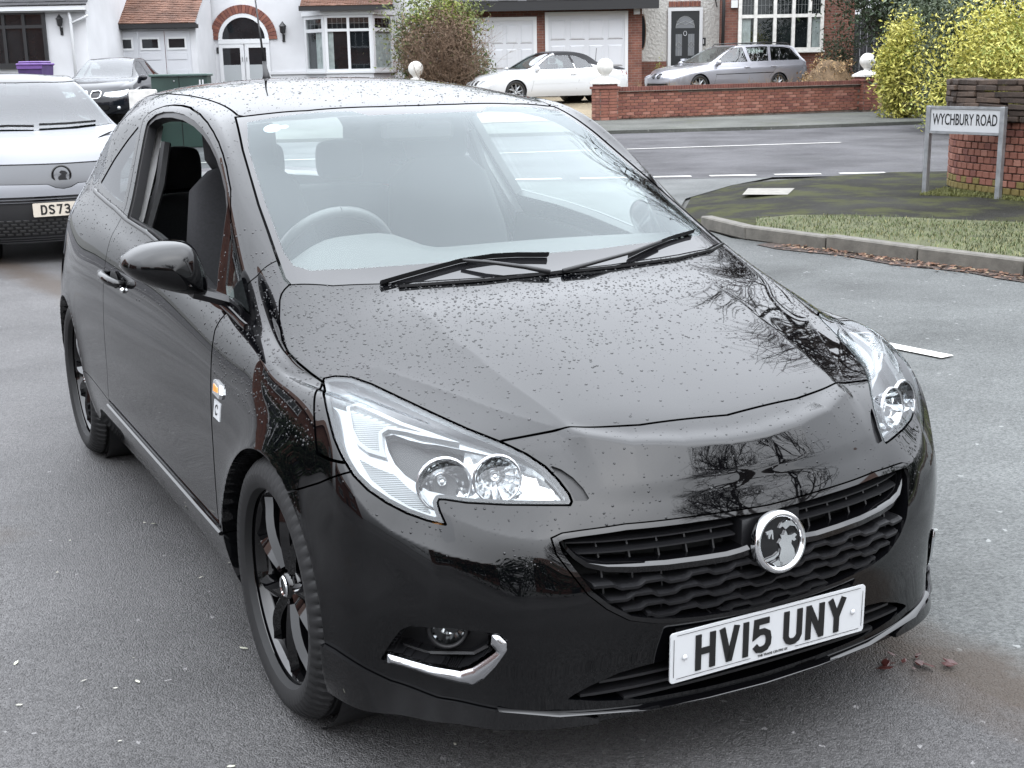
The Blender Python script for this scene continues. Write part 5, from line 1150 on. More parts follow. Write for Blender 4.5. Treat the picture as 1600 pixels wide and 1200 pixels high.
for k, (p0, p1) in enumerate(((cx - dw, cx - .02), (cx + .02, cx + dw))):
    dr_ = MB(); fz0, fz1 = dc, cz - .14; f = .12
    dr_.box((p0, Y - .05, fz0), (p0 + f, Y - .004, fz1)).box((p1 - f, Y - .05, fz0), (p1, Y - .004, fz1)).box((p0 + f, Y - .05, fz1 - f), (p1 - f, Y - .004, fz1)).box((p0 + f, Y - .05, fz0), (p1 - f, Y - .004, fz0 + .2)); D_ = dr_.build('door', M['upvc'], h2)
    MB().box((p0 + f, Y - .025, fz0 + .9), (p1 - f, Y - .006, fz1 - f)).build('pane', M['pane'], D_); MB().box((p0 + f, Y - .03, fz0 + .2), (p1 - f, Y - .0055, fz0 + .9)).build('lower_panel', mat('frosted_panel', (.32, .34, .35), .4), D_)
    MB().tube([((p1 - .05) if k == 0 else (p0 + .05), Y - .09, fz0 + 1.0), ((p1 - .05) if k == 0 else (p0 + .05), Y - .09, fz0 + 1.15)], .012, 6).build('handle', M['dullchrome'], D_)
for px, py in ((313, 55), (443, 51)): q = at(px, py, Y); lantern(h2, q.x, Y, q.z, 1.5)
q = at(341, 79, Y); MB().box((q.x - .05, Y - .03, q.z - .1), (q.x + .05, Y - .001, q.z + .1)).build('door_bell', M['fascia'], h2)
# bay window
YB = 43.1; zc0, zc1 = at(540, 112, YB).z, at(540, 23, YB).z; fx0, fx1 = at(508, 70, YB).x, at(582, 70, YB).x; sx0, sx1 = at(478, 70, Y).x, at(614, 70, Y).x
MB().add([(sx0, Y - .002, g0 - .3), (fx0, YB, g0 - .3), (fx1, YB, g0 - .3), (sx1, Y - .002, g0 - .3), (sx0, Y - .002, zc0 - .04), (fx0, YB, zc0 - .04), (fx1, YB, zc0 - .04), (sx1, Y - .002, zc0 - .04)], [(0, 1, 5, 4), (1, 2, 6, 5), (2, 3, 7, 6), (4, 5, 6, 7)]).build('bay_wall', M['render'], h2)
sp = zc0 + (zc1 - zc0) * .735
window(h2, fx0 + .01, fx1 - .01, zc0, zc1, YB + .09, (1, 1), (sp,), None, .085, 'bay_window', (1,), ((.02, .17),))
for (xa, ya, xb, yb, cur) in ((sx0, Y, fx0, YB, (.5, .98)), (fx1, YB, sx1, Y, (.02, .9))):
    W_o = empty('bay_window', parent=h2); L_ = math.hypot(xb - xa, yb - ya); ang = math.atan2(yb - ya, xb - xa)
    w_ = window(W_o, 0, L_, zc0, zc1, .05, (1,), (sp,), None, .11, 'window_frame', (1,), (cur,)); w_.matrix_parent_inverse = Matrix(); W_o.location = (xa, ya, 0); W_o.rotation_euler[2] = ang
    # re-hang panes one level up so nothing sits deeper than a sub-part
    for c_ in list(w_.children): c_.parent = W_o
MB().box((fx0 - .75, YB - .30, zc1 + .13), (fx1 + .75, YB - .18, zc1 + .28)).build('bay_gutter', M['fascia'], h2)
MB().add([(sx0 - .1, Y, zc1), (fx0 - .1, YB - .05, zc1), (fx1 + .1, YB - .05, zc1), (sx1 + .1, Y, zc1), (sx0 - .1, Y, zc1 + .14), (fx0 - .1, YB - .05, zc1 + .14), (fx1 + .1, YB - .05, zc1 + .14), (sx1 + .1, Y, zc1 + .14)], [(0, 1, 5, 4), (1, 2, 6, 5), (2, 3, 7, 6), (0, 3, 2, 1)]).build('bay_head', M['upvc'], h2)
tile_roof('bay_roof', fx0 - .7, fx1 + .72, YB - .32, zc1 + .27, Y + .2, zc1 + 1.0, M['tile'], h2, .105, .165)
a, b, c, d = rect(418, 112, 478, 116, Y); MB().box((a, Y - .06, c), (b, Y - .001, d)).build('plinth_band', M['render'], h2)
loc(h2, (xl + xr) / 2, Y, g0)
pot = MB(); q = at(625, 122, 42.3); pot.lathe([(.16, 0), (.24, .30), (.26, .30), (.26, .36), (.22, .36), (.2, .3)], 16, Matrix.Translation((q.x, 42.3, H(q.x, 42.3) + .2))).lathe([(.0, .33), (.2, .33)], 16, Matrix.Translation((q.x, 42.3, H(q.x, 42.3) + .2))).box((q.x - .22, 42.1, H(q.x, 42.3) - .1), (q.x + .22, 42.5, H(q.x, 42.3) + .199))
tag(pot.build('planter', M['fascia'], None, True, 40), 'dark plant pot standing beside the white bay window', 'plant pot')

# --- brick house with two garages, pebbledash porch and bay
h3 = empty('brick_house'); tag(h3, 'red brick house with two white garage doors, black front door and wide bay window', 'house')
Y = 40.5; a, b, c, d = rect(690, 0, 1003, 130, Y); g0 = H(b, Y) 
MB().box((a, Y, g0 - .6), (b, Y + 6, 4.2)).build('garage_wall', M['brickwall'], h3)
zf = at(870, 17, Y).z
MB().box((a - .2, Y - .55, zf), (b + .45, Y - .40, zf + .28)).build('fascia', M['fascia'], h3); MB().box((a - .2, Y - .40, zf + .02), (b + .45, Y - .001, zf + .10)).build('soffit', M['fascia'], h3)
tile_roof('garage_roof', a - .2, b + .45, Y - .56, zf + .27, Y + 2.5, zf + 1.7, M['slate'], h3, .2, .28)
def updoor(px0, py0, px1, py1, cols):
    a, b, c, d = rect(px0, py0, px1, py1, Y); c = H((a + b) / 2, Y); fr = .10
    D_ = MB().box((a, Y - .06, c), (a + fr, Y - .003, d)).box((b - fr, Y - .06, c), (b, Y - .003, d)).box((a + fr, Y - .06, d - fr), (b - fr, Y - .003, d)).build('garage_door', M['upvc'], h3)
    MB().box((a + fr, Y - .035, c), (b - fr, Y - .002, d - fr)).build('door_leaf', M['gdoor'], D_)
    w = (b - a - 2 * fr) / cols; hh = (d - fr - c); rows = ((.69, .96), (.36, .65), (.03, .32))
    for i in range(cols):
        for r0, r1 in rows:
            p0, p1, q0, q1 = a + fr + w * i + w * .12, a + fr + w * (i + 1) - w * .12, c + hh * r0 + .04, c + hh * r1 - .04
            b_ = MB(); v = [(p0, Y - .037, q0), (p1, Y - .037, q0), (p1, Y - .037, q1), (p0, Y - .037, q1)]; e = .035; v += [(p0 + e, Y - .052, q0 + e), (p1 - e, Y - .052, q0 + e), (p1 - e, Y - .052, q1 - e), (p0 + e, Y - .052, q1 - e)]
            e2 = .012; b_.add(v, [(4, 5, 6, 7), (0, 1, 5, 4), (1, 2, 6, 5), (2, 3, 7, 6), (3, 0, 4, 7)]); b_.build('panel', M['gdoor'], D_)
            MB().box((p0 - .012, Y - .0385, q0 - .014), (p1 + .012, Y - .0355, q0 - .002)).build('panel_groove', M['dullchrome'], D_)
updoor(738, 27, 839, 128, 4); updoor(852, 18, 981, 136, 4)
Y = 42.; a, b, c, d = rect(1000, -30, 1134, 120, Y); MB().box((a - .3, Y, g0 - .5), (b + .1, Y + 6, 6.)).build('porch_wall', M['pebble'], h3)
a2, b2, c2, d2 = rect(1001, 96, 1041, 130, Y); MB().box((a2 - .2, Y - .06, g0 - .4), (b2, Y - .002, d2)).build('porch_plinth', M['brickwall'], h3)
a, b, c, d = rect(1043, 12, 1097, 104, Y); c = H(a, Y) + .1; MB().box((a, Y - .09, c), (a + .10, Y - .003, d)).box((b - .10, Y - .09, c), (b, Y - .003, d)).box((a + .1, Y - .09, d - .1), (b - .1, Y - .003, d)).build('door_frame', M['upvc'], h3)
D_ = MB().box((a + .1, Y - .05, c), (b - .1, Y - .003, d - .1)).build('front_door', M['blackdoor'], h3); wd = b - a - .2; xm = (a + b) / 2; zt_ = d - .1
fan = [(xm + wd * .33 * math.cos(t), zt_ - .52 + .36 * math.sin(t)) for t in np.linspace(0, math.pi, 14)]
MB().prism(fan, lambda p: (p[0], Y - .056, p[1]), lambda p: (p[0], Y - .051, p[1])).build('fan_light', mat('leaded_light', (.16, .17, .18), .1), D_)
MB().tube([(xm + wd * .33 * math.cos(t), Y - .058, zt_ - .52 + .36 * math.sin(t)) for t in np.linspace(0, math.pi, 14)], .008, 5).tube([(xm - wd * .3, Y - .058, zt_ - .42), (xm, Y - .058, zt_ - .30), (xm + wd * .3, Y - .058, zt_ - .42)], .010, 5).tube([(xm - wd * .3, Y - .058, zt_ - .30), (xm, Y - .058, zt_ - .42), (xm + wd * .3, Y - .058, zt_ - .30)], .010, 5).build('leading', M['lead'], D_)
for sg in (-1, 1):
    xx = xm + sg * wd * .22; MB().box((xx - .10, Y - .056, zt_ - 1.36), (xx + .10, Y - .051, zt_ - .70)).build('side_light', bpy.data.materials['leaded_light'], D_)
    MB().tube([(xx, Y - .058, zt_ - 1.36), (xx, Y - .058, zt_ - .70)], .008, 5).tube([(xx - .09, Y - .058, zt_ - 1.03), (xx, Y - .058, zt_ - .93), (xx + .09, Y - .058, zt_ - 1.03), (xx, Y - .058, zt_ - 1.13), (xx - .09, Y - .058, zt_ - 1.03)], .012, 5).build('leading', M['lead'], D_)
MB().tube([(xm + .05 * math.cos(t), Y - .065, zt_ - .68 + .07 * math.sin(t)) for t in np.linspace(0, 2 * math.pi, 12)], .012, 5).build('knocker', M['chrome'], D_); MB().box((xm - .14, Y - .06, zt_ - 1.52), (xm + .14, Y - .0505, zt_ - 1.45)).build('letter_box', M['chrome'], D_)
a, b, c, d = rect(1045, 5, 1095, 12, Y); n = 14
for i in range(n): MB().box((a + (b - a) * i / n, Y - .035, c + .03), (a + (b - a) * (i + .86) / n, Y - .002, d + .06)).build('lintel_brick', [M['brick'], M['brick2']][i % 2], h3)
q = at(1004, 50, Y); ov_ = [(.085 * math.cos(t), .5 * math.sin(t)) for t in np.linspace(0, 2 * math.pi, 28, endpoint=False)]
MB().prism([(p[0] * 1.35, p[1] * 1.1) for p in ov_], lambda p: (q.x + p[0], Y - .03, q.z + p[1]), lambda p: (q.x + p[0], Y - .002, q.z + p[1])).build('oval_window', mat('oval_frame', (.16, .11, .08), .7), h3); MB().prism(ov_, lambda p: (q.x + p[0], Y - .036, q.z + p[1]), lambda p: (q.x + p[0], Y - .031, q.z + p[1])).build('oval_pane', M['pane'], h3)
q = at(1099, 65, Y); MB().box((q.x - .07, Y - .02, q.z - .12), (q.x + .07, Y - .002, q.z + .12)).build('number_plaque', M['ink'], h3); MB().box((q.x - .012, Y - .026, q.z - .07), (q.x + .012, Y - .0205, q.z + .07)).build('numeral', M['upvc'], h3)
for px, py in ((995, 17),): q = at(px, py, 40.4); MB().box((q.x - .09, 40.32, q.z - .1), (q.x + .09, 40.495, q.z + .1)).build('security_box', M['upvc'], h3)
for px in (1025, 1117): q = at(px, 4, Y); MB().tube([(q.x, Y - .02, q.z + .3), (q.x - .02, Y - .2, q.z + .1), (q.x + .03, Y - .25, q.z - .15)], .02, 5).build('hanging_bracket', M['fascia'], h3)
Y = 41.; a, b, c, d = rect(1132, -30, 1335, 120, Y); MB().box((a, Y, g0 - .5), (b, Y + 6, 6.2)).build('bay_wall', M['brickwall'], h3)
a, b, c, d = rect(1153, -12, 1286, 80, Y); window(h3, a, b, c, d, Y, (1, 1.25, 1.2, 1.05, .8), (at(1220, 25, Y).z,), M['stonewhite'], .10, 'bay_window', (1,), ((.01, .15), (.87, .99)), .12)
q = at(1131, 12, 40.9); MB().tube([(q.x, 40.93, 5), (q.x, 40.93, q.z), (q.x - .02, 40.93, g0)], .05, 8).build('drainpipe', M['fascia'], h3, True); q = at(1147, 7, Y); MB().box((q.x - .1, Y - .1, q.z - .1), (q.x + .1, Y - .001, q.z + .12)).build('security_lamp', M['upvc'], h3)
loc(h3, 6, 41, g0)
M['gate'] = mat('dark_gate', (.018, .019, .023), .6, noise=(3, .3))
a, b, c, d = rect(1334, -20, 1420, 130, 42.5); gt_ = empty('side_gate'); tag(gt_, 'tall dark side gate in shadow beside the brick house', 'gate')
for i in range(16): MB().box((a + (b - a) * i / 16 + .006, 42.5 + (i % 2) * .01, H(a, 42)), (a + (b - a) * (i + 1) / 16 - .006, 42.53 + (i % 2) * .01, 3.0)).build('board', M['gate'], gt_)
loc(gt_, a, 42.5, H(a, 42))

# --- brick front wall with ball finials
bmesh_cache = {}
def brick_obj(parent, x, y, z, ang, ln, m, wd=.1025, ht=.065, bev=.005):
    key = (round(ln, 3), round(wd, 3), m.name)
    if key not in bmesh_cache:
        o = MB().box((-ln / 2, -wd / 2, -ht / 2), (ln / 2, wd / 2, ht / 2), bev).build('brick', m, None); COL.objects.unlink(o); bmesh_cache[key] = o.data
    o = bpy.data.objects.new('brick', bmesh_cache[key]); o.location = (x, y, z); o.rotation_euler = (rng.normal() * .004, rng.normal() * .004, ang + rng.normal() * .004); link(o, parent); return o
bm3 = lambda: [M['brick'], M['brick'], M['brick2'], M['brick3'], M['brick']][rng.integers(5)]
fw_ = empty('front_wall'); tag(fw_, 'low red brick front wall with soldier coping between two piers', 'wall')
A, B = Vector((2.62, 32.55)), Vector((9.40, 35.2)); dW = (B - A); LW = dW.length; dW.normalize(); nW = Vector((dW.y, -dW.x)); angW = math.atan2(dW.y, dW.x)
zA, zB = H(A.x, A.y) + .02, H(B.x, B.y) + .02; top = lambda s: 0.66
b = MB(); hw = .66
b.add([(p.x + nW.x * o_, p.y + nW.y * o_, z) for p, z0_ in ((A, zA), (B, zB)) for o_ in (-.10, .045) for z in (z0_ - .3, z0_ + hw)], [(0, 1, 3, 2), (4, 6, 7, 5), (0, 4, 5, 1), (2, 3, 7, 6), (1, 5, 7, 3)]).build('mortar_core', M['mortar'], fw_)
cnt_b = 0; rest = MB()
for r_ in range(9):
    s_ = -(r_ % 2) * .1125 + .1125
    while s_ < LW - .05:
        p = A + dW * s_ + nW * .008; z = zA + (zB - zA) * s_ / LW + .035 + .075 * r_
        if r_ < 9 and cnt_b < 268: brick_obj(fw_, p.x, p.y, z, angW, .215, bm3()); cnt_b += 1
        s_ += .225
n_c = int(LW / .075); cap = []
for i in range(n_c):
    s_ = (i + .5) * .075; p = A + dW * s_ - nW * .02; z = zA + (zB - zA) * s_ / LW + hw + .055
    rest.add([(p.x + dW.x * u + nW.x * v, p.y + dW.y * u + nW.y * v, z + w) for u in (-.033, .033) for v in (-.115, .10) for w in (-.05, .05)], [(0, 1, 3, 2), (4, 6, 7, 5), (0, 4, 5, 1), (2, 3, 7, 6), (1, 5, 7, 3), (0, 2, 6, 4)])
kind(rest.build('coping_bricks', M['brick2'], fw_), 'stuff'); b = MB()
for (p, z) in (): pass
b.add([(p.x + nW.x * o_, p.y + nW.y * o_, z + q) for p, z in ((A, zA + hw), (B, zB + hw)) for o_ in (-.12, .115) for q in (-.012, .004)], [(0, 1, 3, 2), (4, 6, 7, 5), (0, 4, 5, 1), (2, 3, 7, 6), (1, 5, 7, 3), (0, 2, 6, 4)]).build('creasing_course', M['mortar'], fw_)
loc(fw_, A.x, A.y, zA)
def pier(x, y, ang, label, h_, w=.50):
    g = empty('gate_pier'); tag(g, label, 'pier', 'brick piers topped with white ball finials'); z = H(x, y); c, s_ = math.cos(ang), math.sin(ang)
    n = int(h_ / .075); b = MB(); b.box((-w / 2 + .012, -w / 2 + .012, -.2), (w / 2 - .012, w / 2 - .012, n * .075)); o = b.build('mortar_core', M['mortar'], g)
    for r_ in range(n):
        for side in range(4):
            k = side * math.pi / 2; m_ = 2
            for j in range(m_):
                u = (-w / 2 + .1125 * (1 + 2 * j) + (.0 if r_ % 2 else .02)); v = -w / 2 + .045
                if side in (0, 3, 1): ob = brick_obj(g, u * math.cos(k) - v * math.sin(k), u * math.sin(k) + v * math.cos(k), .0375 + .075 * r_, k, .215 if (r_ + j) % 2 else .225, bm3(), .10)
    zt_ = n * .075
    MB().box((-w / 2 - .035, -w / 2 - .035, zt_), (w / 2 + .035, w / 2 + .035, zt_ + .06), .006).box((-w / 2 + .02, -w / 2 + .02, zt_ + .061), (w / 2 - .02, w / 2 - .02, zt_ + .12)).build('pier_cap', M['brick2'], g)
    q = zt_ + .12; MB().add([(sx * a_, sy * a_, q + h0) for a_, h0 in ((w / 2 + .03, 0), (w / 2 + .03, .05), (.11, .16)) for sx, sy in ((-1, -1), (1, -1), (1, 1), (-1, 1))], [(i + 4 * l, (i + 1) % 4 + 4 * l, (i + 1) % 4 + 4 * l + 4, i + 4 * l + 4) for l in (0, 1) for i in range(4)] + [(8, 9, 10, 11)]).build('finial_base', M['stonewhite'], g)
    R0 = .205; prof = [(.11, q + .15), (.085, q + .19), (.10, q + .215)] + [(R0 * math.sin(t), q + .215 + R0 * .94 - R0 * math.cos(t)) for t in np.linspace(.5, math.pi, 14)]
    prof[-1] = (.001, prof[-1][1]); MB().lathe(prof, 28).build('ball_finial', M['stonewhite'], g, True); g.location = (x, y, z); g.rotation_euler[2] = ang
pier(2.42, 32.45, angW, 'brick pier with white ball finial nearest the white convertible', .78)
pier(9.62, 35.3, angW, 'brick pier with white ball finial beside the leaf heap and green bin', .78)
pier(-2.42, 35.6, angW, 'brick pier with white ball finial in front of the round bush', .50)
# --- curved brick garden wall at the corner and its street sign
cw = empty('curved_wall'); tag(cw, 'curved red brick corner wall behind the street sign with dark stacked coping', 'wall')
ARC = [(5.75, 15.75), (5.25, 15.35), (4.92, 14.85), (4.83, 14.35), (4.93, 13.85), (5.15, 13.25), (5.48, 12.6), (5.95, 11.9), (6.6, 11.1)]
A_ = [Vector((p[0] + .15, p[1] + .11)) for p in ARC]
def on_arc(s):
    for i in range(len(A_) - 1):
        l = (A_[i + 1] - A_[i]).length
        if s <= l:
            t = s / l; p0, p1, p2, p3 = A_[max(i - 1, 0)], A_[i], A_[i + 1], A_[min(i + 2, len(A_) - 1)]
            return .5 * ((2 * p1) + (p2 - p0) * t + (2 * p0 - 5 * p1 + 4 * p2 - p3) * t * t + (3 * p1 - p0 - 3 * p2 + p3) * t ** 3)
        s -= l
    return A_[-1]
totA = sum((A_[i + 1] - A_[i]).length for i in range(len(A_) - 1)); nbk = 0; zc_ = .11
path = [((on_arc(s).x + .075, on_arc(s).y + .04, 0), (.8, .6, 0), (0, 0, 1)) for s in np.linspace(.05, totA - .05, 40)]
MB().sweep(path, [(-.06, .0), (.06, .0), (.06, .86), (-.06, .86)]).build('mortar_core', M['mortar'], cw)
far_b = MB(); hsz = .1125; mossy = mat('mossy_brick', (.13, .10, .03), .9, noise=(9, .5, 8))
for r_ in range(10):
    s_ = .55 + (r_ % 2) * hsz / 2
    while s_ < totA - .15:
        p, p2 = on_arc(s_ - .02), on_arc(s_ + .02); d = (p2 - p).normalized(); c = on_arc(s_)
        an_ = math.atan2(d.y, d.x); z_ = zc_ + .037 + .075 * r_; bx, by = c.x + .045 + rng.normal() * .002, c.y + .02
        if c.x < 5.75 and nbk < 299: brick_obj(cw, bx, by, z_, an_, hsz - .011, mossy if (r_ == 0 or (r_ == 1 and rng.random() < .5)) else bm3(), .10); nbk += 1
        else:
            u_ = Vector((math.cos(an_), math.sin(an_))) * (hsz - .011) / 2; v_ = Vector((-math.sin(an_), math.cos(an_))) * .05
            far_b.add([(bx + a_ * u_.x + b_ * v_.x, by + a_ * u_.y + b_ * v_.y, z_ + c_ * .0325) for c_ in (-1, 1) for a_, b_ in ((-1, -1), (1, -1), (1, 1), (-1, 1))], [(0, 3, 2, 1), (4, 5, 6, 7), (0, 1, 5, 4), (1, 2, 6, 5), (2, 3, 7, 6), (3, 0, 4, 7)])
        s_ += hsz
kind(far_b.build('far_bricks', M['brick'], cw), 'stuff')
    
M['oldstone'] = mat('weathered_dark_stone', (.040, .027, .020), .85, noise=(7, .6, 8), bump=(30, .8, .012)); M['oldstone2'] = mat('weathered_brown_stone', (.075, .050, .036), .85, noise=(7, .5, 8), bump=(30, .8, .012))
for r_ in range(7):
    s_ = .45 + rng.random() * .2
    while s_ < totA - .3:
        l = rng.uniform(.18, .45); c = on_arc(s_ + l / 2); d = (on_arc(s_ + l / 2 + .02) - on_arc(s_ + l / 2 - .02)).normalized(); hgt = .056
        o = MB().box((-l / 2 + .004, -.11, 0), (l / 2 - .004, .13, hgt), .008).build('coping_slab', M['oldstone'] if rng.random() < .65 else M['oldstone2'], cw)
        o.location = (c.x + .05 + rng.normal() * .010, c.y + .025, zc_ + .752 + r_ * .062 + rng.normal() * .003); o.rotation_euler = (rng.normal() * .02, rng.normal() * .015, math.atan2(d.y, d.x) + rng.normal() * .02); s_ += l
loc(cw, 5, 14, zc_)
sgn_ = empty('street_sign'); tag(sgn_, 'white street name sign on two grey posts beside the curved brick wall', 'street sign')
pl_, pr_ = Vector((4.56, 14.18)), Vector((5.06, 13.38)); zL0, zL1 = at(1450, 206, pl_.y).z, at(1450, 167, pl_.y).z; dS = (pr_ - pl_); LS = dS.length; aS = math.atan2(dS.y, dS.x)
M['galv'] = mat('galvanised_post', (.30, .31, .32), .45, .6, noise=(12, .25, 6))
S_o = []
b = MB()
for x in (0, LS): S_o.append(MB().box((x - .028, -.028, .09), (x + .028, .028, zL1 + .012), .004).build('post', M['galv'], sgn_))
S_o.append(MB().box((.029, -.022, zL1 - .018), (LS - .029, .016, zL1 + .010)).build('top_rail', M['galv'], sgn_)); S_o.append(MB().box((.029, -.022, zL0 - .012), (LS - .029, .016, zL0 + .014)).build('bottom_rail', M['galv'], sgn_))
pn = MB().box((.030, -.012, zL0 + .0145), (LS - .030, .010, zL1 - .0185)).build('plate', M['white'], sgn_); S_o.append(pn)
MS = Matrix.Translation((LS / 2, -.0135, (zL0 + zL1) / 2)) @ Matrix.Rotation(R(90), 4, 'X')
txt = text_mesh('WYCHBURY ROAD', .165, 'lettering', M['ink'], sgn_, MS, .0008, 'CENTER', 1, .0018)
xs_ = [v.co.x for v in txt.data.vertices]; k_ = (LS - .12) / (max(xs_) - min(xs_)); txt.matrix_local = MS @ Matrix.Diagonal((k_, 1, 1, 1))
sgn_.location = (pl_.x, pl_.y, 0); sgn_.rotation_euler[2] = aS
# --- wheelie bins, cabinet, low wall
def bin_(x, y, ang, m, label, mark=None):
    g = empty('wheelie_bin'); tag(g, label, 'bin'); P_ = [(-.24, -.22, .08), (.24, -.22, .08), (.24, .24, .08), (-.24, .24, .08), (-.29, -.31, .93), (.29, -.31, .93), (.29, .30, .93), (-.29, .30, .93)]
    MB().add(P_, [(0, 3, 2, 1), (0, 1, 5, 4), (1, 2, 6, 5), (2, 3, 7, 6), (3, 0, 4, 7), (4, 5, 6, 7)]).build('bin_body', m[0], g)
    MB().box((-.31, -.34, .931), (.31, .34, .985), .015).box((-.27, -.30, .986), (.27, .26, 1.03), .02).build('lid', m[1], g); MB().tube([(-.25, .36, .95), (.25, .36, .95)], .02, 8).build('handle', m[1], g)
    for s_ in (-1, 1): MB().lathe([(.0004, -.03), (.1, -.03), (.1, .03), (.0004, .03)], 16, Matrix.Translation((.26 * s_, .27, .1)) @ Matrix.Rotation(R(90), 4, 'Y')).build('wheel', M['black'], g)
    MB().box((-.30, -.325, .86), (.30, -.312, .93)).build('rim', m[1], g)
    if mark: MB().tube([(-.06, -.29, .66), (-.06, -.288, .60), (.0, -.286, .58), (.04, -.288, .62), (.05, -.292, .68)], .014, 5).tube([(.05, -.292, .70), (.05, -.28, .50), (.0, -.275, .46)], .014, 5).build('painted_number', M['white'], g)
    g.location = (x, y, H(x, y)); g.rotation_euler[2] = ang; return g
pur = mat('purple_plastic', (.115, .055, .21), .5, noise=(6, .2)); q = at(55, 100, 30.5)
bin_(q.x, 30.5, R(-6), (mat('dark_purple_plastic', (.060, .032, .115), .5, noise=(5, .3)), pur), 'purple wheelie bin below the black framed window', True).location.z = at(55, 95, 30.5).z - 1.04
grn = mat('dark_green_plastic', (.012, .025, .018), .5); q = at(1384, 100, 41.); bin_(q.x, 41., R(4), (grn, grn), 'dark green wheelie bin in shadow beside the yellow shrub').location.z = at(1384, 73, 41).z - 1.04
cb = empty('utility_cabinet'); tag(cb, 'dark green roadside utility cabinet behind the black car roof', 'cabinet'); M['cabgreen'] = mat('cabinet_green', (.016, .036, .030), .45, noise=(3, .2))
a, b, c, d = rect(241, 117, 328, 142, 27.); zb = H(a, 27)
MB().box((a, 26.75, zb), (b, 27.15, d - .03), .01).build('cabinet_body', M['cabgreen'], cb); MB().box((a - .03, 26.70, d - .029), (b + .03, 27.2, d + .02), .012).build('cabinet_lid', mat('cabinet_lid', (.05, .085, .075), .4), cb)
MB().box(((a + b) / 2 - .006, 26.742, zb), ((a + b) / 2 + .006, 26.7495, d - .04)).build('door_seam', M['dark'], cb)
for k in (0, 1): MB().box((b - .16 + .06 * k, 26.738, d - .20), (b - .13 + .06 * k, 26.7495, d - .10)).build('vent', M['white'], cb)
MB().sphere(((a + b) / 2 - .1, 26.745, d - .12), .02, 8, 6).build('lock', M['galv'], cb); loc(cb, (a + b) / 2, 27, zb)
a, b, c, d = rect(205, 140, 246, 158, 26.6); tag(MB().box((a, 26.4, H(a, 26.5)), (b, 26.62, d), .02).build('low_wall', M['stonewhite'], None), 'pale low wall end in front of the green cabinet', 'wall')

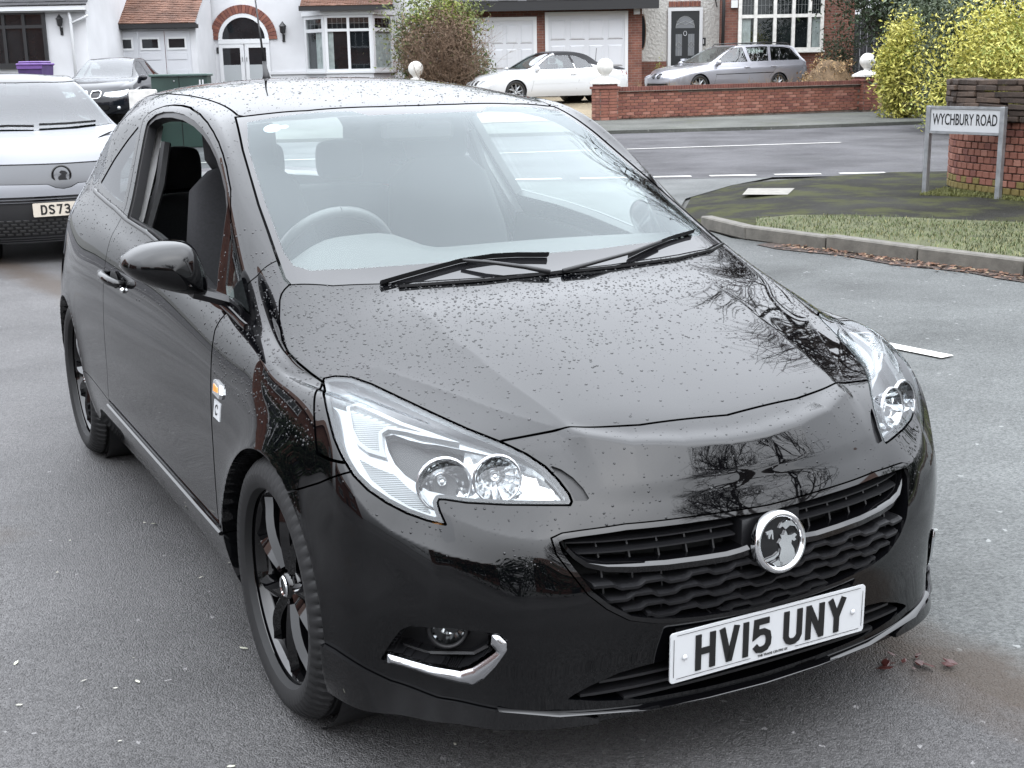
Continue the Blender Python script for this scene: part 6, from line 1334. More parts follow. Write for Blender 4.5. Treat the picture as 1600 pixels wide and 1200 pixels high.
# ------------------------------------------------------------------ the other parked cars
def other_car(name, label, x, y, z, ang, st, xf, plan, zf, xr, zr, wb, half, paint, wins, ws, group=None, topmat=None, ar=.335, front=None, lamps=None, level=3, roofcut=None, extra=None, rim=None):
    """st: stations from nose to tail (x, z centre, z edge, y edge, z belt, y belt); sides from half width"""
    TOP, SIDE = [], []
    for i, (sx, zc, zt, yt, zb, yb) in enumerate(st):
        p = plan if i == 0 else (plan * .35 if i == 1 else 0); e = lambda q: -p * (q / half) ** 2.2
        TOP.append([(sx, 0, zc), (sx + e(yt * .5), yt * .5, zc - .22 * (zc - zt)), (sx + e(yt * .85), yt * .85, zc - .62 * (zc - zt)), (sx + e(yt), yt, zt), (sx + e(yt + (yb - yt) * .35), yt + (yb - yt) * .35, zt + (zb - zt) * .35), (sx + e(yb), yb, zb)])
        tap = half - (.10 if i in (0, len(st) - 1) else .03 if i in (1, len(st) - 2) else 0); xo = sx + e(yb) + (.06 if i == 0 else 0)
        SIDE.append([(xo, tap - .045, zb - .11), (xo + (.04 if i == 0 else 0), tap - .012, (zb - .1) * .5 + .33), (xo + (.05 if i == 0 else 0), tap, .50), (xo + (.04 if i == 0 else 0), tap - .01, .33), (xo, tap - .06, .19)])
    W_ = len(TOP[0]); FR = [TOP[0]]
    for j in range(5):
        r = []
        for v in range(W_):
            yv = TOP[0][v][1] * SIDE[0][j][1] / TOP[0][W_ - 1][1]; r.append((xf[j] + (SIDE[0][j][0] - xf[j]) * (yv / SIDE[0][j][1]) ** 2.4, yv, zf[j] + (SIDE[0][j][2] - zf[j]) * (yv / SIDE[0][j][1]) ** 4))
        FR.append(r)
    V, F = subdivide(*mirror(*box_cage(TOP, SIDE, FR, list(zip(xr, zr)))), level); Nn = vnormals(V, F); bv = BVHTree.FromPolygons(V.tolist(), F.tolist())
    S = Surf(V, Nn, np.concatenate([F[:, [0, 1, 2]], F[:, [0, 2, 3]]])); g = empty(name); tag(g, label, 'car', group)
    for cx in (0, -wb): _, S = S.cut(inter(lambda P: np.hypot(P[:, 0] - cx, P[:, 2] - .315) - ar, ymin(.5)), 0, .03)
    wsr, S = S.cut(inter(poly_t(ws), gt(2, .80)), .008, .02); wsr.make('windscreen', M['carglass'], g, .0)
    for nm, poly in wins:
        w, S = S.cut(inter(poly_s(poly), ymin(.42)), .0, .018)
        gl, fr = w.cut(lambda P: poly_s(poly)(P) + .014, 0, .015)
        for h, h2 in zip(gl.push(.004).sides(), fr.sides()): f_ = h2.make(nm + '_frame', M['gloss'], g, .02); h.make(nm, M['carglass'], f_, 0)
    def sf(y_, z_, off=0.): h = bv.ray_cast(Vector((3, y_, z_)), Vector((-1, 0, 0))); return (h[0] if h[0] else Vector((xf[1], y_, z_))) + Vector((off, 0, 0))
    def ss(x_, z_, off=0., sg=1): h = bv.ray_cast(Vector((x_, 3 * sg, z_)), Vector((0, -sg, 0))); return (h[0] if h[0] else Vector((x_, half * sg, z_))) + Vector((0, off * sg, 0))
    for nm, poly, m, depth, vw in (front or ()):
        r, S = S.cut(inter((poly_f if vw == 'f' else poly_s)(poly), gt(0, .2) if vw == 'f' else ymin(.3)), .006, .012)
        for h in (r.sides() if (np.array(poly)[:, 0].min() > .02 or vw == 's') else (r,)): h.push(depth).make(nm, m, g, .03)
    if roofcut:
        rf, S = S.cut(inter(*roofcut[0]), .0, .02); rf.push(-.004).make('roof', roofcut[1], g, .02)
    S.make('body', paint, g, .02)
    # shut lines
    if extra: extra(g, sf, ss)
    wheels(g, [(0, -(half - .125), -1), (-wb, -(half - .125), -1), (0, half - .125, 1), (-wb, half - .125, 1)], 1.0, rim, [5, 30, 12, 22])
    for cx in (0, -wb):
        for sg in (-1, 1):
            MB().lathe([(.0004, .45), (ar + .012, .45), (ar + .012, half - .03)], 28, Matrix.Translation((cx, 0, .315)) @ Matrix.Rotation(R(90) * -sg, 4, 'X')).build('wheel_arch_liner', M['black'], g, True, 40)
    MB().box((-wb - .7, -.6, .17), (.5, .6, .19)).build('underbody', M['dark'], g)
    MB().box((-wb + .35, -.55, .20), (-.75, .55, .62)).build('cabin_floor', M['cabin'], g)
    for sx in (-1.25, -wb + .45):
        for yy in (-.36, .36): MB().box((sx - .26, yy - .22, .60), (sx - .10, yy + .22, 1.04), .04).box((sx - .24, yy - .12, 1.05), (sx - .14, yy + .12, 1.20), .03).build('seat', M['fabric'], g)
    MB().box((-.85, -.6, .70), (-.50, .6, .93), .03).build('dashboard', M['cabin'], g); MB().tube([(-.98 + .06 * math.sin(t), .36 + .17 * math.cos(t) * -1, .93 + .16 * math.sin(t)) for t in np.linspace(0, 6.283, 20)], .014, 6).build('steering_wheel', M['cabin'], g)
    g.location = (x, y, z); g.rotation_euler[2] = ang
    return g, sf, ss
M['carglass'] = glass_mat('car_glass', (.50, .56, .55), 1.75)
def line(g, pts, ss, w=.006, m=None, name='shut_line'):
    for sg in (-1, 1): MB().sweep([(ss(px, pz, .001, sg), (0, sg, 0), (.7, 0, .7)) for px, pz in pts], [(-.006, -w / 2), (.0015, -w / 2), (.0015, w / 2), (-.006, w / 2)]).build(name, m or M['dark'], g)
def mirror_box(g, ss, px, pz, m, w=.10):
    for sg in (-1, 1):
        p = ss(px, pz, .10, sg); MB().sphere(p, .10, 14, 8, (.55, 1.05, .72)).build('wing_mirror', m, g, True); MB().tube([ss(px, pz - .04, -.02, sg), p + Vector((0, -.03 * sg, -.04))], .03, 6).build('mirror_arm', M['black'], g, True)
def handles(g, ss, pts, m):
    for sg in (-1, 1):
        for px, pz in pts: MB().tube([ss(px - .09, pz, .0, sg), ss(px - .08, pz, .03, sg), ss(px + .08, pz, .03, sg), ss(px + .09, pz, .0, sg)], .013, 6).build('door_handle', m, g, True)
SIDEHEAD = R(-150)
# silver estate
silver = mat('silver_paint', (.25, .25, .275), .28, .55, coat=1.0)
st = [(.70, .70, .66, .52, .62, .70), (.45, .80, .77, .60, .74, .78), (-.05, .88, .855, .64, .83, .80), (-.50, .945, .93, .66, .89, .80), (-.95, 1.17, 1.15, .60, .90, .80), (-1.40, 1.375, 1.34, .54, .915, .80), (-1.75, 1.425, 1.385, .54, .925, .80), (-2.5, 1.445, 1.40, .55, .94, .80), (-3.2, 1.435, 1.385, .545, .955, .79), (-3.62, 1.40, 1.34, .53, .965, .785), (-3.86, 1.16, 1.12, .56, .97, .77), (-3.95, .96, .94, .58, .90, .75)]
WS5 = lambda f, b, yf, yb: [(f, -.05), (f, 0), (f - .03, yf * .5), (f - .12, yf), (b - .10, yb), (b - .03, yb * .6), (b, 0), (b, -.05)]
WE = [('front_window', [(-.62, .925), (-1.30, 1.30), (-1.42, 1.335), (-1.72, 1.345), (-1.74, .95)]), ('rear_window', [(-1.86, .955), (-1.84, 1.35), (-2.45, 1.365), (-2.62, 1.36), (-2.50, .968)]), ('side_glass', [(-2.60, .972), (-2.72, 1.355), (-3.2, 1.345), (-3.48, 1.30), (-3.70, 1.05), (-3.66, .985)])]
def est(g, sf, ss):
    line(g, [(-.52, .86), (-.56, .6), (-.50, .40), (-.48, .34)], ss); line(g, [(-1.80, .94), (-1.82, .5), (-1.80, .32)], ss); line(g, [(-2.74, .95), (-2.70, .75), (-2.46, .55), (-2.42, .34)], ss)
    line(g, [(-.55, .62), (-1.5, .635), (-2.4, .645), (-3.8, .64)], ss, .028, M['gloss'], 'rubbing_strip'); line(g, [(.5, .40), (.8, .40)], ss, .02, M['dark'], 'bumper_line')
    mirror_box(g, ss, -.66, .93, silver); handles(g, ss, [(-1.66, .80), (-2.62, .815)], silver)
    for sg in (-1, 1):
        MB().tube([(-1.55, .52 * sg, 1.40), (-1.6, .53 * sg, 1.45), (-2.5, .545 * sg, 1.475), (-3.4, .52 * sg, 1.45), (-3.5, .51 * sg, 1.40)], .016, 6).build('roof_rail', M['gloss'], g, True)
    MB().box((-4.05, -.7, .40), (-3.90, .7, .58), .04).build('rear_bumper', silver, g)
    for sg in (-1, 1): MB().add([ss(-3.74, .90, .004, sg), ss(-3.93, .88, .004, sg), ss(-3.95, .66, .004, sg), ss(-3.80, .66, .004, sg)], [(0, 1, 2, 3)]).build('tail_lamp', mat('tail_lamp_red', (.30, .015, .012), .15), g)
M['hlamp'] = mat('headlamp_glass', (.50, .53, .55), .06, .5, coat=1)
KID = lambda: [(.03, .60), (.06, .665), (.16, .67), (.20, .645), (.20, .56), (.16, .525), (.06, .525), (.03, .55)]
LMP = [(.28, .555), (.28, .66), (.42, .665), (.60, .65), (.72, .66), (.70, .56), (.55, .545)]
xs5, zf5 = (.84, .86, .865, .85, .82), (.60, .50, .42, .32, .20)
other_car('parked_estate', 'silver estate car with roof rails parked behind the low brick wall', 4.86, 36.95, at(1224, 130, 37.7).z - .335, SIDEHEAD, st, xs5, .30, zf5, (-3.99, -4.0, -4.0, -3.98, -3.9), (.80, .62, .48, .34, .22), 2.83, .90, silver, WE, WS5(-.44, -1.40, .64, .53), None, None, .335,
          [('kidney_grille', KID(), M['black'], .02, 'f'), ('headlight', LMP, M['hlamp'], .004, 'f'), ('lower_intake', [(-.05, .40), (.45, .40), (.5, .34), (.42, .29), (-.05, .29)], M['black'], .03, 'f')], None, 3, None, est, {'spokes': M['galv'], 'rim': M['galv'], 'hub_face': M['galv'], 'hub_cap': M['galv']})
# white convertible, black hood up
whitep = mat('white_paint', (.50, .51, .52), .15, coat=.5)
st = [(.66, .66, .62, .50, .58, .68), (.42, .76, .73, .58, .70, .75), (-.05, .84, .815, .62, .79, .77), (-.52, .915, .90, .63, .855, .77), (-.92, 1.12, 1.10, .57, .865, .775), (-1.28, 1.31, 1.275, .50, .875, .775), (-1.6, 1.365, 1.325, .50, .885, .775), (-2.1, 1.36, 1.31, .51, .895, .775), (-2.55, 1.26, 1.20, .50, .905, .77), (-2.95, 1.01, .99, .52, .91, .76), (-3.35, .965, .95, .54, .90, .75), (-3.62, .90, .88, .56, .84, .72)]
WC = [('front_window', [(-.64, .89), (-1.20, 1.225), (-1.32, 1.262), (-1.82, 1.265), (-1.90, .905)]), ('rear_window', [(-1.94, .907), (-1.87, 1.262), (-2.05, 1.25), (-2.38, 1.12), (-2.52, .93)])]
def conv(g, sf, ss):
    line(g, [(-.50, .83), (-.54, .6), (-.48, .40), (-.46, .33)], ss); line(g, [(-1.95, .90), (-1.97, .6), (-1.88, .36)], ss); line(g, [(-.5, .52), (-1.2, .53), (-2.2, .54)], ss, .02, whitep, 'rubbing_strip')
    mirror_box(g, ss, -.68, .90, whitep); handles(g, ss, [(-1.80, .76)], whitep)
    MB().tube([(-3.3, -.35, .94), (-3.36, -.36, 1.45)], .008, 5).build('aerial', M['black'], g)
    for sg in (-1, 1): MB().add([ss(-3.42, .84, .004, sg), ss(-3.62, .82, .004, sg), ss(-3.64, .66, .004, sg), ss(-3.46, .68, .004, sg)], [(0, 1, 2, 3)]).build('tail_lamp', mat('tail_lamp_dark', (.18, .02, .02), .15), g)
other_car('parked_convertible', 'white convertible with black fabric hood up outside the garage doors', -.17, 35.55, at(940, 159, 36.2).z, SIDEHEAD, st, (.80, .83, .83, .81, .78), .30, (.56, .47, .39, .30, .19), (-3.68, -3.70, -3.70, -3.66, -3.6), (.76, .60, .46, .33, .22), 2.725, .875, whitep, WC, WS5(-.46, -1.30, .60, .48), None, None, .33,
          [('kidney_grille', [(.03, .57), (.06, .625), (.15, .63), (.18, .605), (.18, .53), (.14, .50), (.05, .50), (.03, .52)], M['black'], .02, 'f'), ('headlight', [(.26, .525), (.27, .62), (.42, .625), (.58, .61), (.70, .62), (.68, .53), (.52, .515)], M['hlamp'], .004, 'f'), ('lower_intake', [(-.05, .36), (.42, .36), (.46, .31), (.40, .26), (-.05, .26)], M['black'], .03, 'f')], None, 3,
          ([lambda P: 1.05 - P[:, 2] - np.clip((-2.3 - P[:, 0]) * .2, 0, .2), lambda P: P[:, 0] + 1.29 + .10 * (np.abs(P[:, 1]) / .5) ** 2], mat('black_canvas', (.016, .016, .018), .95, bump=(300, .3, .002))), conv, {'spokes': M['galv'], 'rim': M['galv'], 'hub_face': M['galv'], 'hub_cap': M['galv']})
# black saloon
navy = mat('dark_metallic_paint', (.006, .007, .010), .05, ior=1.5)
st = [(.68, .74, .70, .52, .66, .72), (.45, .84, .81, .60, .78, .80), (-.05, .93, .905, .66, .87, .82), (-.52, .99, .975, .68, .935, .82), (-.98, 1.22, 1.20, .61, .945, .82), (-1.42, 1.41, 1.375, .54, .955, .82), (-1.8, 1.46, 1.42, .54, .965, .82), (-2.4, 1.46, 1.415, .55, .98, .82), (-2.95, 1.38, 1.33, .53, .99, .81), (-3.45, 1.14, 1.12, .54, 1.0, .80), (-3.8, 1.06, 1.045, .58, .99, .78), (-4.05, .99, .97, .60, .92, .75)]
WB_ = [('front_window', [(-.66, .97), (-1.32, 1.33), (-1.46, 1.365), (-1.80, 1.378), (-1.82, .99)]), ('rear_window', [(-1.94, .992), (-1.92, 1.38), (-2.40, 1.372), (-2.85, 1.28), (-3.08, 1.06), (-2.98, 1.01)])]
def sal(g, sf, ss):
    line(g, [(-.54, .90), (-.58, .6), (-.50, .34)], ss); line(g, [(-1.88, .98), (-1.9, .5), (-1.88, .33)], ss); mirror_box(g, ss, -.72, .98, navy); handles(g, ss, [(-1.72, .84), (-2.75, .85)], navy)
    for sg in (-1, 1):
        p = sf(.60 * sg, .33, -.02); MB().sphere(p, .045, 10, 8).build('fog_lamp', M['hlamp'], g, True)
        p0 = [(.03, .62), (.06, .70), (.20, .71), (.25, .68), (.24, .58), (.18, .54), (.06, .54), (.03, .58)]
        MB().tube([sf(a * sg, b_, .004) for a, b_ in p0 + p0[:1]], .012, 6).build('grille_surround', M['chrome'], g, True)
        for r_ in ((.42, .62), (.56, .625)): p = sf(r_[0] * sg, r_[1], .002); MB().lathe([(.035, 0), (.045, .006), (.052, 0)], 18, Matrix.Translation(p) @ Matrix.Rotation(R(90), 4, 'Y')).build('lamp_ring', M['upvc'], g, True)
sal_n = Vector((at(139, 152, 29.4).x, 29.4)) - Vector((math.cos(R(-87)), math.sin(R(-87)))) * .85
other_car('parked_saloon', 'black saloon parked on the drive in front of the tiled garage', sal_n.x, sal_n.y, at(197, 192, 30).z + .02, R(-87), st, (.82, .85, .86, .84, .80), .34, (.62, .52, .43, .32, .20), (-4.08, -4.1, -4.1, -4.06, -4.0), (.84, .64, .48, .34, .22), 2.97, .93, navy, WB_, WS5(-.46, -1.42, .66, .53), None, None, .345,
          [('kidney_grille', [(.03, .62), (.06, .70), (.20, .71), (.25, .68), (.24, .58), (.18, .54), (.06, .54), (.03, .58)], M['black'], .02, 'f'), ('headlight', [(.30, .60), (.33, .68), (.50, .69), (.68, .71), (.80, .74), (.76, .62), (.62, .565), (.45, .565)], M['hlamp'], .004, 'f'), ('lower_intake', [(-.05, .40), (.38, .40), (.42, .33), (.36, .27), (-.05, .27)], M['black'], .03, 'f')], None, 3, None, sal, {'spokes': M['galv'], 'rim': M['galv']})
# white and black electric hatchback behind the black car
pearl = mat('pearl_white_paint', (.20, .205, .22), .34, .1, coat=.0, spec=.3, noise=(1.5, .04))
st = [(.62, .845, .82, .50, .78, .70), (.42, .93, .905, .60, .86, .80), (.05, 1.0, .985, .66, .925, .83), (-.32, 1.045, 1.035, .70, .965, .83), (-.70, 1.27, 1.25, .63, .985, .835), (-1.05, 1.455, 1.42, .56, 1.0, .835), (-1.5, 1.525, 1.485, .56, 1.02, .835), (-2.1, 1.53, 1.485, .56, 1.05, .835), (-2.65, 1.48, 1.43, .54, 1.08, .83), (-3.05, 1.30, 1.26, .53, 1.08, .81), (-3.22, 1.02, 1.0, .60, .95, .78)]
WV = [('front_window', [(-.52, .995), (-1.05, 1.37), (-1.2, 1.41), (-1.55, 1.425), (-1.58, 1.03)]), ('rear_window', [(-1.70, 1.035), (-1.67, 1.428), (-2.3, 1.415), (-2.55, 1.10)])]
VIZ = [(-.05, .605), (-.05, .80), (.5, .805), (.66, .80), (.72, .765), (.70, .70), (.55, .655), (.12, .645), (.06, .615), (0, .605)]
gp_ = mat('dark_visor_panel', (.045, .047, .052), .3)
def suv(g, sf, ss):
    MB().lathe([(.062, .0), (.070, .008), (.080, .0)], 32, Matrix.Translation(sf(0, .715, .012)) @ Matrix.Rotation(R(90), 4, 'Y')).build('badge_ring', M['gloss'], g, True)
    bx = sf(0, .715).x + .016
    pol = [(-.02, -.055), (-.03, -.02), (.0, .005), (-.02, .02), (.0, .035), (.03, .03), (.05, .01), (.035, .0), (.03, -.02), (.045, -.045)]
    MB().prism(pol, lambda q: (bx, q[0], .715 + q[1]), lambda q: (bx + .004, q[0], .715 + q[1])).build('badge_beast', M['black'], g)
    mirror_box(g, ss, -.58, 1.02, M['gloss'])
    for z_ in (.545, .52): MB().sweep([(sf(y_, z_, .001), (1, 0, 0), (0, 0, 1)) for y_ in np.linspace(-.60, .60, 21)], [(-.03, -.008), (.012, -.006), (.012, .006), (-.03, .008)]).build('bumper_strip', M['gloss'], g)
    for r_, z_ in enumerate((.355, .328, .301, .274, .247)):
        for k in range(-9, 10):
            y_ = k * .062 + (.031 if r_ % 2 else 0)
            if abs(y_) < .56: p = sf(y_, z_, -.012); MB().add([(p.x, p.y - .025, p.z - .008), (p.x + .012, p.y - .020, p.z + .006), (p.x + .012, p.y + .020, p.z + .006), (p.x, p.y + .025, p.z - .008), (p.x - .01, p.y - .025, p.z + .008), (p.x - .01, p.y + .025, p.z + .008)], [(0, 3, 2, 1), (1, 2, 5, 4)]).build('mesh_dash', mat('mesh_grey', (.06, .06, .06), .4) if 'mesh_grey' not in bpy.data.materials else bpy.data.materials['mesh_grey'], g)
    for z_ in (.218, .200, .182): MB().sweep([(sf(y_, z_, -.01), (1, 0, 0), (0, 0, 1)) for y_ in np.linspace(-.55, .55, 15)], [(-.03, -.005), (.02, -.004), (.02, .004), (-.03, .005)]).build('lower_bar', M['black'], g)
    p = sf(0, .445, .018); number_plate(g, 'DS73', 0, Matrix(((0, 0, 1, p.x), (1, 0, 0, 0), (0, 1, 0, .445), (0, 0, 0, 1))), mat('dusty_plate', (.50, .45, .38), .5), -.20)
    def bl(pts, w): MB().sweep([(Vector((px, py, bv_(px, py) + .006)), (0, 0, 1), (.7, 0, .3)) for px, py in pts], [(-.003, -w), (.01, -w), (.01, w), (-.003, w)]).build('wiper', M['black'], g)
    zz_ = lambda px: float(np.interp(px, [-1.05, -.7, -.32, .05], [1.455, 1.27, 1.06, 1.0])); bv_ = lambda px, py: zz_(px) - .05 * abs(py) ** 2
    bl([(-.36, -.55), (-.35, -.2), (-.33, .0)], .012); bl([(-.35, .05), (-.36, .3), (-.40, .55)], .012)
    MB().box((-1.03, -.10, 1.33), (-.98, .10, 1.43), .01).build('sensor_housing', M['cabin'], g)
    MB().prism([(.0, .0), (.42, .03), (.60, .012), (.42, -.02)], lambda q: sf(.15 + q[0] * .0, .80, 0) * 0 + Vector((.30 - q[0] * .6, .34 + q[0] * .45, float(np.interp(.30 - q[0] * .6, [-.1, .05, .42], [1.02, .985, .915])) + q[1] * .2)), lambda q: Vector((.30 - q[0] * .6, .345 + q[0] * .45 + q[1], float(np.interp(.30 - q[0] * .6, [-.1, .05, .42], [1.02, .985, .915])) + .012))).build('bonnet_crease', pearl, g, True)
nose = Vector((at(98, 268, 10.6).x, 10.6)); hd_ = Vector((math.cos(R(-61)), math.sin(R(-61)))); org = nose - hd_ * .83
other_car('parked_electric_car', 'white car with black roof and dark visor panel parked behind the black hatchback', org.x, org.y, 0, R(-61), st, (.76, .80, .81, .80, .77), .30, (.70, .58, .44, .31, .17), (-3.27, -3.29, -3.29, -3.26, -3.2), (.84, .64, .48, .34, .22), 2.56, .895, pearl, WV, WS5(-.28, -1.02, .70, .55), None, None, .345,
          [('visor_panel', VIZ, gp_, .006, 'f'), ('lower_grille', [(-.05, .50), (.62, .50), (.66, .40), (.60, .20), (.50, .17), (-.05, .17)], M['black'], .02, 'f')], None, 4,
          ([lambda P: 1.12 - P[:, 2], lambda P: P[:, 0] + 1.0 + .10 * (np.abs(P[:, 1]) / .5) ** 2], M['gloss']), suv)

# ------------------------------------------------------------------ shrubs, trees and what lies out of frame but shows in the paintwork
def leafmat(name, c, v=.35, rough=.55, trans=True):
    m = mat(name, c, rough, noise=(1.3, v, 6)); m.node_tree.nodes['Principled BSDF'].inputs['Specular IOR Level'].default_value = .35; return m
def crown(name, parent, m, c, rad, n, leaf, clumps=60, seed=1, shell=.55, spread=.2, up=.3, cut=None):
    """leaf-sized faces gathered in clumps through an uneven volume"""
    g = np.random.default_rng(seed); c = np.array(c); rad = np.array(rad)
    d = g.normal(size=(clumps, 3)); d /= np.linalg.norm(d, axis=1)[:, None]; rr = shell + (1 - shell) * g.random(clumps) ** .6; K = d * rr[:, None] * (1 + .22 * g.normal(size=(clumps, 1)).clip(-1, 1))
    k = g.integers(0, clumps, n); P = c + (K[k] + g.normal(size=(n, 3)) * spread) * rad
    if cut is not None: P = P[P[:, 2] > cut]; n = len(P)
    a = g.normal(size=(n, 3)); a[:, 2] += up; a /= np.linalg.norm(a, axis=1)[:, None]; t = np.cross(a, g.normal(size=(n, 3))); t /= np.linalg.norm(t, axis=1)[:, None]; b = np.cross(a, t)
    s = leaf * (.55 + .9 * g.random(n))[:, None]; l, w = s, s * .42
    V = np.stack([P - t * l * .5, P + b * w * .5 + a * s * .08, P + t * l * .6, P - b * w * .5 + a * s * .08], 1).reshape(-1, 3)
    i = np.arange(n)[:, None] * 4; F = np.concatenate([i + [0, 1, 2], i + [0, 2, 3]])
    return from_np(name, V, F, m, parent, None, False)
def twigs(name, parent, m, base, h, spread, n, seed=3, depth=3, r0=.02, up=.75, trunk=None):
    g = np.random.default_rng(seed); mb = MB()
    def grow(p, d, l, r, lev):
        pts = [p]; q = p.copy(); dd = d.copy(); k = 4
        for i in range(k): dd = (dd + Vector(g.normal(size=3)) * .13 + Vector((0, 0, .04 * up))).normalized(); q = q + dd * l / k; pts.append(q.copy())
        mb.tube(pts, [r * (1 - .55 * i / k) for i in range(k + 1)], 5 if lev > 1 else 3, False)
        if lev > 0:
            for j in range(g.integers(3, 6)):
                t = g.uniform(.25, 1.0); i = min(int(t * k), k - 1); s_ = pts[i].lerp(pts[i + 1], t * k - i); nd = (dd + Vector(g.normal(size=3)) * .62).normalized(); grow(s_, nd, l * g.uniform(.5, .78), r * .52, lev - 1)
    for i in range(n):
        a = g.uniform(0, 6.28); d = Vector((math.cos(a) * spread, math.sin(a) * spread, 1)).normalized(); grow(Vector(base) + Vector((math.cos(a), math.sin(a), 0)) * g.uniform(0, .06) * n ** .5, d, h * g.uniform(.7, 1.05), r0, depth)
    return mb.build(name, m, parent, True)
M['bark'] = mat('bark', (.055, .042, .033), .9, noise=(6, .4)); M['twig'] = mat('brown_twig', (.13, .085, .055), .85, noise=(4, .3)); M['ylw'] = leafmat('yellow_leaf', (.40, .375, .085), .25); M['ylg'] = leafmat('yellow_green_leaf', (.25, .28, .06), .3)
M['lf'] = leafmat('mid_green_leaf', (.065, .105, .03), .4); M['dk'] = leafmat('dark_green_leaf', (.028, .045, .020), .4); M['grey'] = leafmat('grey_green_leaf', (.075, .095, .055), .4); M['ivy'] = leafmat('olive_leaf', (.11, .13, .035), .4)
def shrub(name, label, px, py0, py1, wpx, y, m, n, leaf, cat='shrub', seed=1, depth=None, m2=None, group=None, clumps=70, base=None, trunk=False, sp_=.2):
    """a shrub whose outline spans py0..py1 and wpx wide at distance y"""
    a, b = at(px, py0, y), at(px, py1, y); z0 = H(a.x, y) if base is None else base; z1 = a.z; r = wpx / FPX * y / 2; g = empty(name); tag(g, label, cat, group)
    crown('foliage', g, m, (0, 0, (z1 - z0) * .52), (r, (depth or r * .8), (z1 - z0) * .52), n, leaf, clumps, seed, cut=.03, spread=sp_)
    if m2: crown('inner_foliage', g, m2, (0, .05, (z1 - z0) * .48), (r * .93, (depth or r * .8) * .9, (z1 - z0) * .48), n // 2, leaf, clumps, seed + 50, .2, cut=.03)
    twigs('trunk' if trunk else 'stem', g, M['bark'], (0, 0, 0), (z1 - z0) * .42, .5, 5, seed, 2, .03); g.location = (a.x, y, z0); return g
# round bush: bare brown twigs in front of evergreen
g = empty('round_bush'); tag(g, 'large round bush of bare brown twigs mixed with green leaves beside the bay window', 'bush'); a = at(688, 0, 37); zb = H(a.x, 37); r = 70 / FPX * 37
crown('foliage', g, M['ivy'], (-.1, .35, 1.45), (r * .95, 1.0, 1.55), 9000, .10, 80, 11, .5, cut=.0); crown('top_foliage', g, M['ylg'], (-.05, .2, 2.45), (r * .6, .6, .55), 1500, .09, 40, 12); crown('side_foliage', g, M['lf'], (.75, .15, .8), (.55, .5, .8), 1600, .10, 30, 13, cut=.0); crown('left_foliage', g, M['lf'], (-.85, .2, 1.2), (.4, .5, 1.1), 1600, .10, 30, 14, cut=0)
twigs('twigs', g, M['twig'], (.05, -.75, 0), 1.35, .50, 46, 5, 3, .016); crown('dead_foliage', g, M['twig'], (.05, -.75, 1.2), (r * .78, .55, 1.35), 11000, .075, 140, 15, .3, cut=0.)
twigs('main_stem', g, M['bark'], (.1, -.7, 0), 1.5, .12, 2, 8, 2, .03); g.location = (a.x, 37, zb)
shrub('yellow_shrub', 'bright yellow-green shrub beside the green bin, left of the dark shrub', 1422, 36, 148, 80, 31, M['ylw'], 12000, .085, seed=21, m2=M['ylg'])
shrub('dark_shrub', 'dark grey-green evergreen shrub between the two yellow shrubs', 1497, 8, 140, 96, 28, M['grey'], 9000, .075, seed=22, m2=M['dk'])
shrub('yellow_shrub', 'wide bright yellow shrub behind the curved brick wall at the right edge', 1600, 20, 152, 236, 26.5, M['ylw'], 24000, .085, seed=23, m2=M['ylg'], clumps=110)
shrub('green_shrub', 'small rounded dark green shrub in front of the brick bay', 1312, 52, 100, 52, 38.5, M['dk'], 2600, .07, seed=24, m2=M['dk'])
shrub('tall_shrub', 'tall grey-green shrub with pale leaf tips behind the yellow shrubs', 1460, -40, 110, 130, 33, M['grey'], 6500, .11, seed=25, m2=M['dk'])
shrub('dark_tree', 'dark overhanging tree above the side gate', 1400, -120, 46, 190, 38, M['dk'], 9000, .11, 'tree', seed=26, base=1.9, trunk=True, m2=M['dk'])
shrub('dark_tree', 'dark evergreen tree behind the right hand yellow shrub', 1590, -140, 120, 240, 36, M['dk'], 9000, .14, 'tree', seed=27, m2=M['dk'], trunk=True)
shrub('hedge_plant', 'small green plant by the pebbledash porch door', 1029, 94, 112, 14, 41.2, M['ylg'], 260, .06, 'plant', seed=28)
# heap of fallen leaves
g = empty('leaf_heap'); tag(g, 'heap of pale fallen leaves behind the wall beside the silver estate', 'leaf heap'); a = at(1296, 93, 37.2); zb = H(a.x, 37.2); hh = a.z - zb
pr = [(1.0, 0), (.86, hh * .35), (.6, hh * .72), (.3, hh * .95), (.001, hh)]; MB().lathe(pr, 26, Matrix.Diagonal((.85, .7, 1, 1))).build('heap', M['soil'], g, True)
crown('leaves', g, mat('heap_leaf', (.30, .20, .10), .8, noise=(14, .5)), (0, 0, hh * .1), (.80, .62, hh * .95), 2600, .085, 160, 31, .8, .07, cut=-.1); crown('brown_leaves', g, mat('heap_leaf_brown', (.13, .075, .035), .8, noise=(14, .5)), (0, 0, hh * .08), (.80, .62, hh * .9), 1100, .085, 120, 32, .8, .08, cut=-.1); g.location = (a.x, 37.2, zb)
lay('front_garden', [(9.9, 35.6), (16, 37.2), (16, 42), (9.9, 42)], M['soil'], .012, 1.5); lay('gravel_drive', [(-2.4, 31.0), (2.5, 32.6), (9.6, 35.4), (9.8, 42), (-2.4, 42)], M['gravel'], .008, 1.)
def gl(): y = rng.uniform(35.5, 39); x = rng.uniform(10.1, 15); return x, y, H(x, y) + .015
leaves('garden_leaves', 1500, gl, .055, mat('pale_garden_leaf', (.27, .19, .10), .8, noise=(9, .5)))
def wl(): s_ = rng.uniform(0, LW); p = A + dW * s_ + nW * (.09 + abs(rng.normal()) * .12); return p.x, p.y, H(p.x, p.y) + .075
leaves('wall_foot_leaves', 320, wl, .035, M['leaf'])
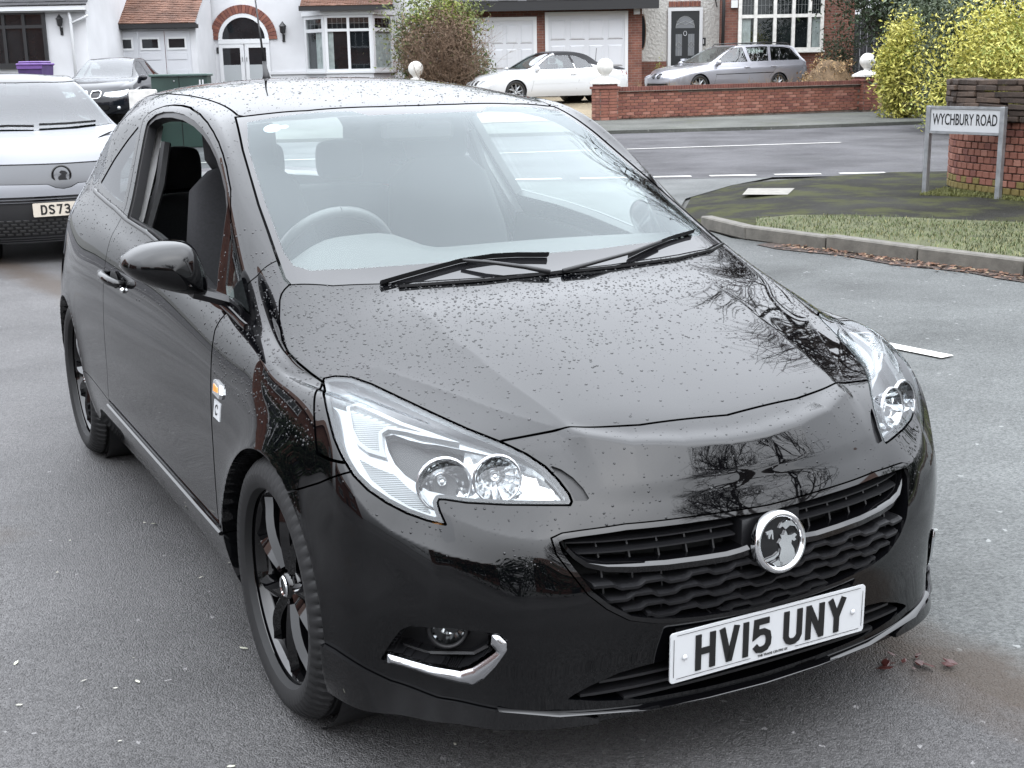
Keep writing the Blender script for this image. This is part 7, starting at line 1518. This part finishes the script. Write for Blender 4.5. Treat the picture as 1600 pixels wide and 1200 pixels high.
# bare stalks against the front wall
g = empty('dead_plants'); tag(g, 'dry bare plant stalks standing behind the low brick wall', 'plants')
for px, hpx in ((1000, 20), (1044, 18), (1092, 20), (1180, 12), (1203, 20), (1230, 14)): q = at(px, 130, 35.2); twigs('stalk', g, mat('dry_stalk', (.22, .15, .08), .8) if 'dry_stalk' not in bpy.data.materials else bpy.data.materials['dry_stalk'], (q.x - 5, 0, 0), .32, .25, 4, px, 1, .006)
g.location = (5, 35.2, .80)
# --- trees, houses and hedges out of frame: they fill the reflections in the black paint
def bare_tree(x, y, h, seed, label, n=5, lean=0):
    g = empty('bare_tree'); tag(g, label, 'tree', 'bare winter trees round the junction'); G = np.random.default_rng(seed); mb = MB(); tops = []
    def grow(p, d, l, r, lev):
        pts = [p]; q = p.copy(); dd = d.copy(); k = 5
        for i in range(k): dd = (dd + Vector(G.normal(size=3)) * .10 + Vector((0, 0, .05))).normalized(); dd.z = max(dd.z, -.05); q = q + dd * l / k; pts.append(q.copy())
        mb.tube(pts, [r * (1 - .45 * i / k) for i in range(k + 1)], 7 if lev > 3 else 3, False)
        if lev > 0:
            for j in range(4):
                t = G.uniform(.45, 1.0); i = min(int(t * k), k - 1); s_ = pts[i].lerp(pts[i + 1], t * k - i); grow(s_, (dd * .75 + Vector(G.normal(size=3)) * .52 + Vector((0, 0, .12))).normalized(), l * G.uniform(.58, .82), r * .56, lev - 1)
    grow(Vector((0, 0, 0)), Vector((0, 0, 1)), h * .32, h * .016, n); mb.build('branches', M['bark'], g, True); g.location = (x, y, H(x, y)); g.rotation_euler[1] = R(lean); return g
bare_tree(7.6, 15.6, 11.6, 41, 'tall bare leaning tree out of frame on the right beyond the curved wall', 6, -19)
bare_tree(8.2, -.6, 11.5, 42, 'bare tree out of frame on the right across the side road', 6)
bare_tree(5.5, -8.5, 10, 43, 'bare tree out of frame behind the camera')
def plain_house(x, y, w, d, h, ang, label):
    g = empty('brick_house'); tag(g, label, 'house', 'brick houses out of frame'); MB().box((-w / 2, 0, -.5), (w / 2, d, h)).build('wall', M['brickwall'], g)
    MB().add([(-w / 2 - .3, -.4, h), (w / 2 + .3, -.4, h), (w / 2 + .3, d + .4, h), (-w / 2 - .3, d + .4, h), (-w / 2 - .3, d / 2, h + 2.6), (w / 2 + .3, d / 2, h + 2.6)], [(0, 1, 5, 4), (2, 3, 4, 5), (1, 2, 5), (3, 0, 4), (0, 3, 2, 1)]).build('roof', M['tile'], g)
    for fl in range(2):
        for k in (-1, 1): w_ = window(g, k * w * .26 - .9, k * w * .26 + .9, .9 + 2.6 * fl, 2.2 + 2.6 * fl, -.02, (1, 1, 1), (), None, .07)
    MB().box((-.5, -.06, 0), (.5, -.01, 2.05)).build('door', M['blackdoor'], g); g.location = (x, y, 0); g.rotation_euler[2] = ang; return g
plain_house(-16.5, 9.5, 11, 8, 5.3, R(62), 'brick house out of frame to the left of the parked cars')
plain_house(-16, -4, 11, 8, 5.3, R(90), 'brick house out of frame to the left of the camera')
plain_house(-9, -21, 11, 8, 5.3, R(160), 'brick house out of frame behind the camera on the left')
plain_house(7, -24, 12, 8, 5.3, R(190), 'brick house out of frame behind the camera')
plain_house(27, 2, 12, 8, 5.3, R(-80), 'brick house out of frame on the right')
def hedge(x0, y0, x1, y1, h, label, seed):
    g = empty('hedge'); tag(g, label, 'hedge'); L_ = math.hypot(x1 - x0, y1 - y0); crown('foliage', g, M['dk'], (0, 0, h * .5), (L_ / 2, .6, h * .55), 7000, .16, 160, seed, .2, .12, cut=0); twigs('stem', g, M['bark'], (0, 0, 0), h * .5, .5, 8, seed, 1, .03); g.location = ((x0 + x1) / 2, (y0 + y1) / 2, 0); g.rotation_euler[2] = math.atan2(y1 - y0, x1 - x0)
hedge(-6, -5.5, 4.5, -6.5, 2.6, 'dark hedge out of frame behind the camera', 61)
hedge(-11, 3.5, -10.2, 9.5, 2.2, 'dark hedge out of frame in front of the brick house on the left', 63)
hedge(7.5, 9.0, 13, 3.0, 2.2, 'dark hedge out of frame on the right above the curved wall', 62)
for x, y, h, s, wh in ((-16, 58, 9, 71, 'the white house with the arched door'), (2, 58, 10, 72, 'the two garage doors'), (18, 55, 10, 73, 'the brick bay window'), (30, 48, 9, 74, 'the yellow shrubs')):
    g = empty('distant_tree'); tag(g, 'distant tree rising far behind ' + wh, 'tree', 'trees behind the houses'); crown('foliage', g, M['dk'], (0, 0, h * .6), (4.5, 3, h * .45), 3500, .4, 60, s); twigs('trunk', g, M['bark'], (0, 0, 0), h * .4, .2, 2, s, 1, .2); g.location = (x, y, .5)
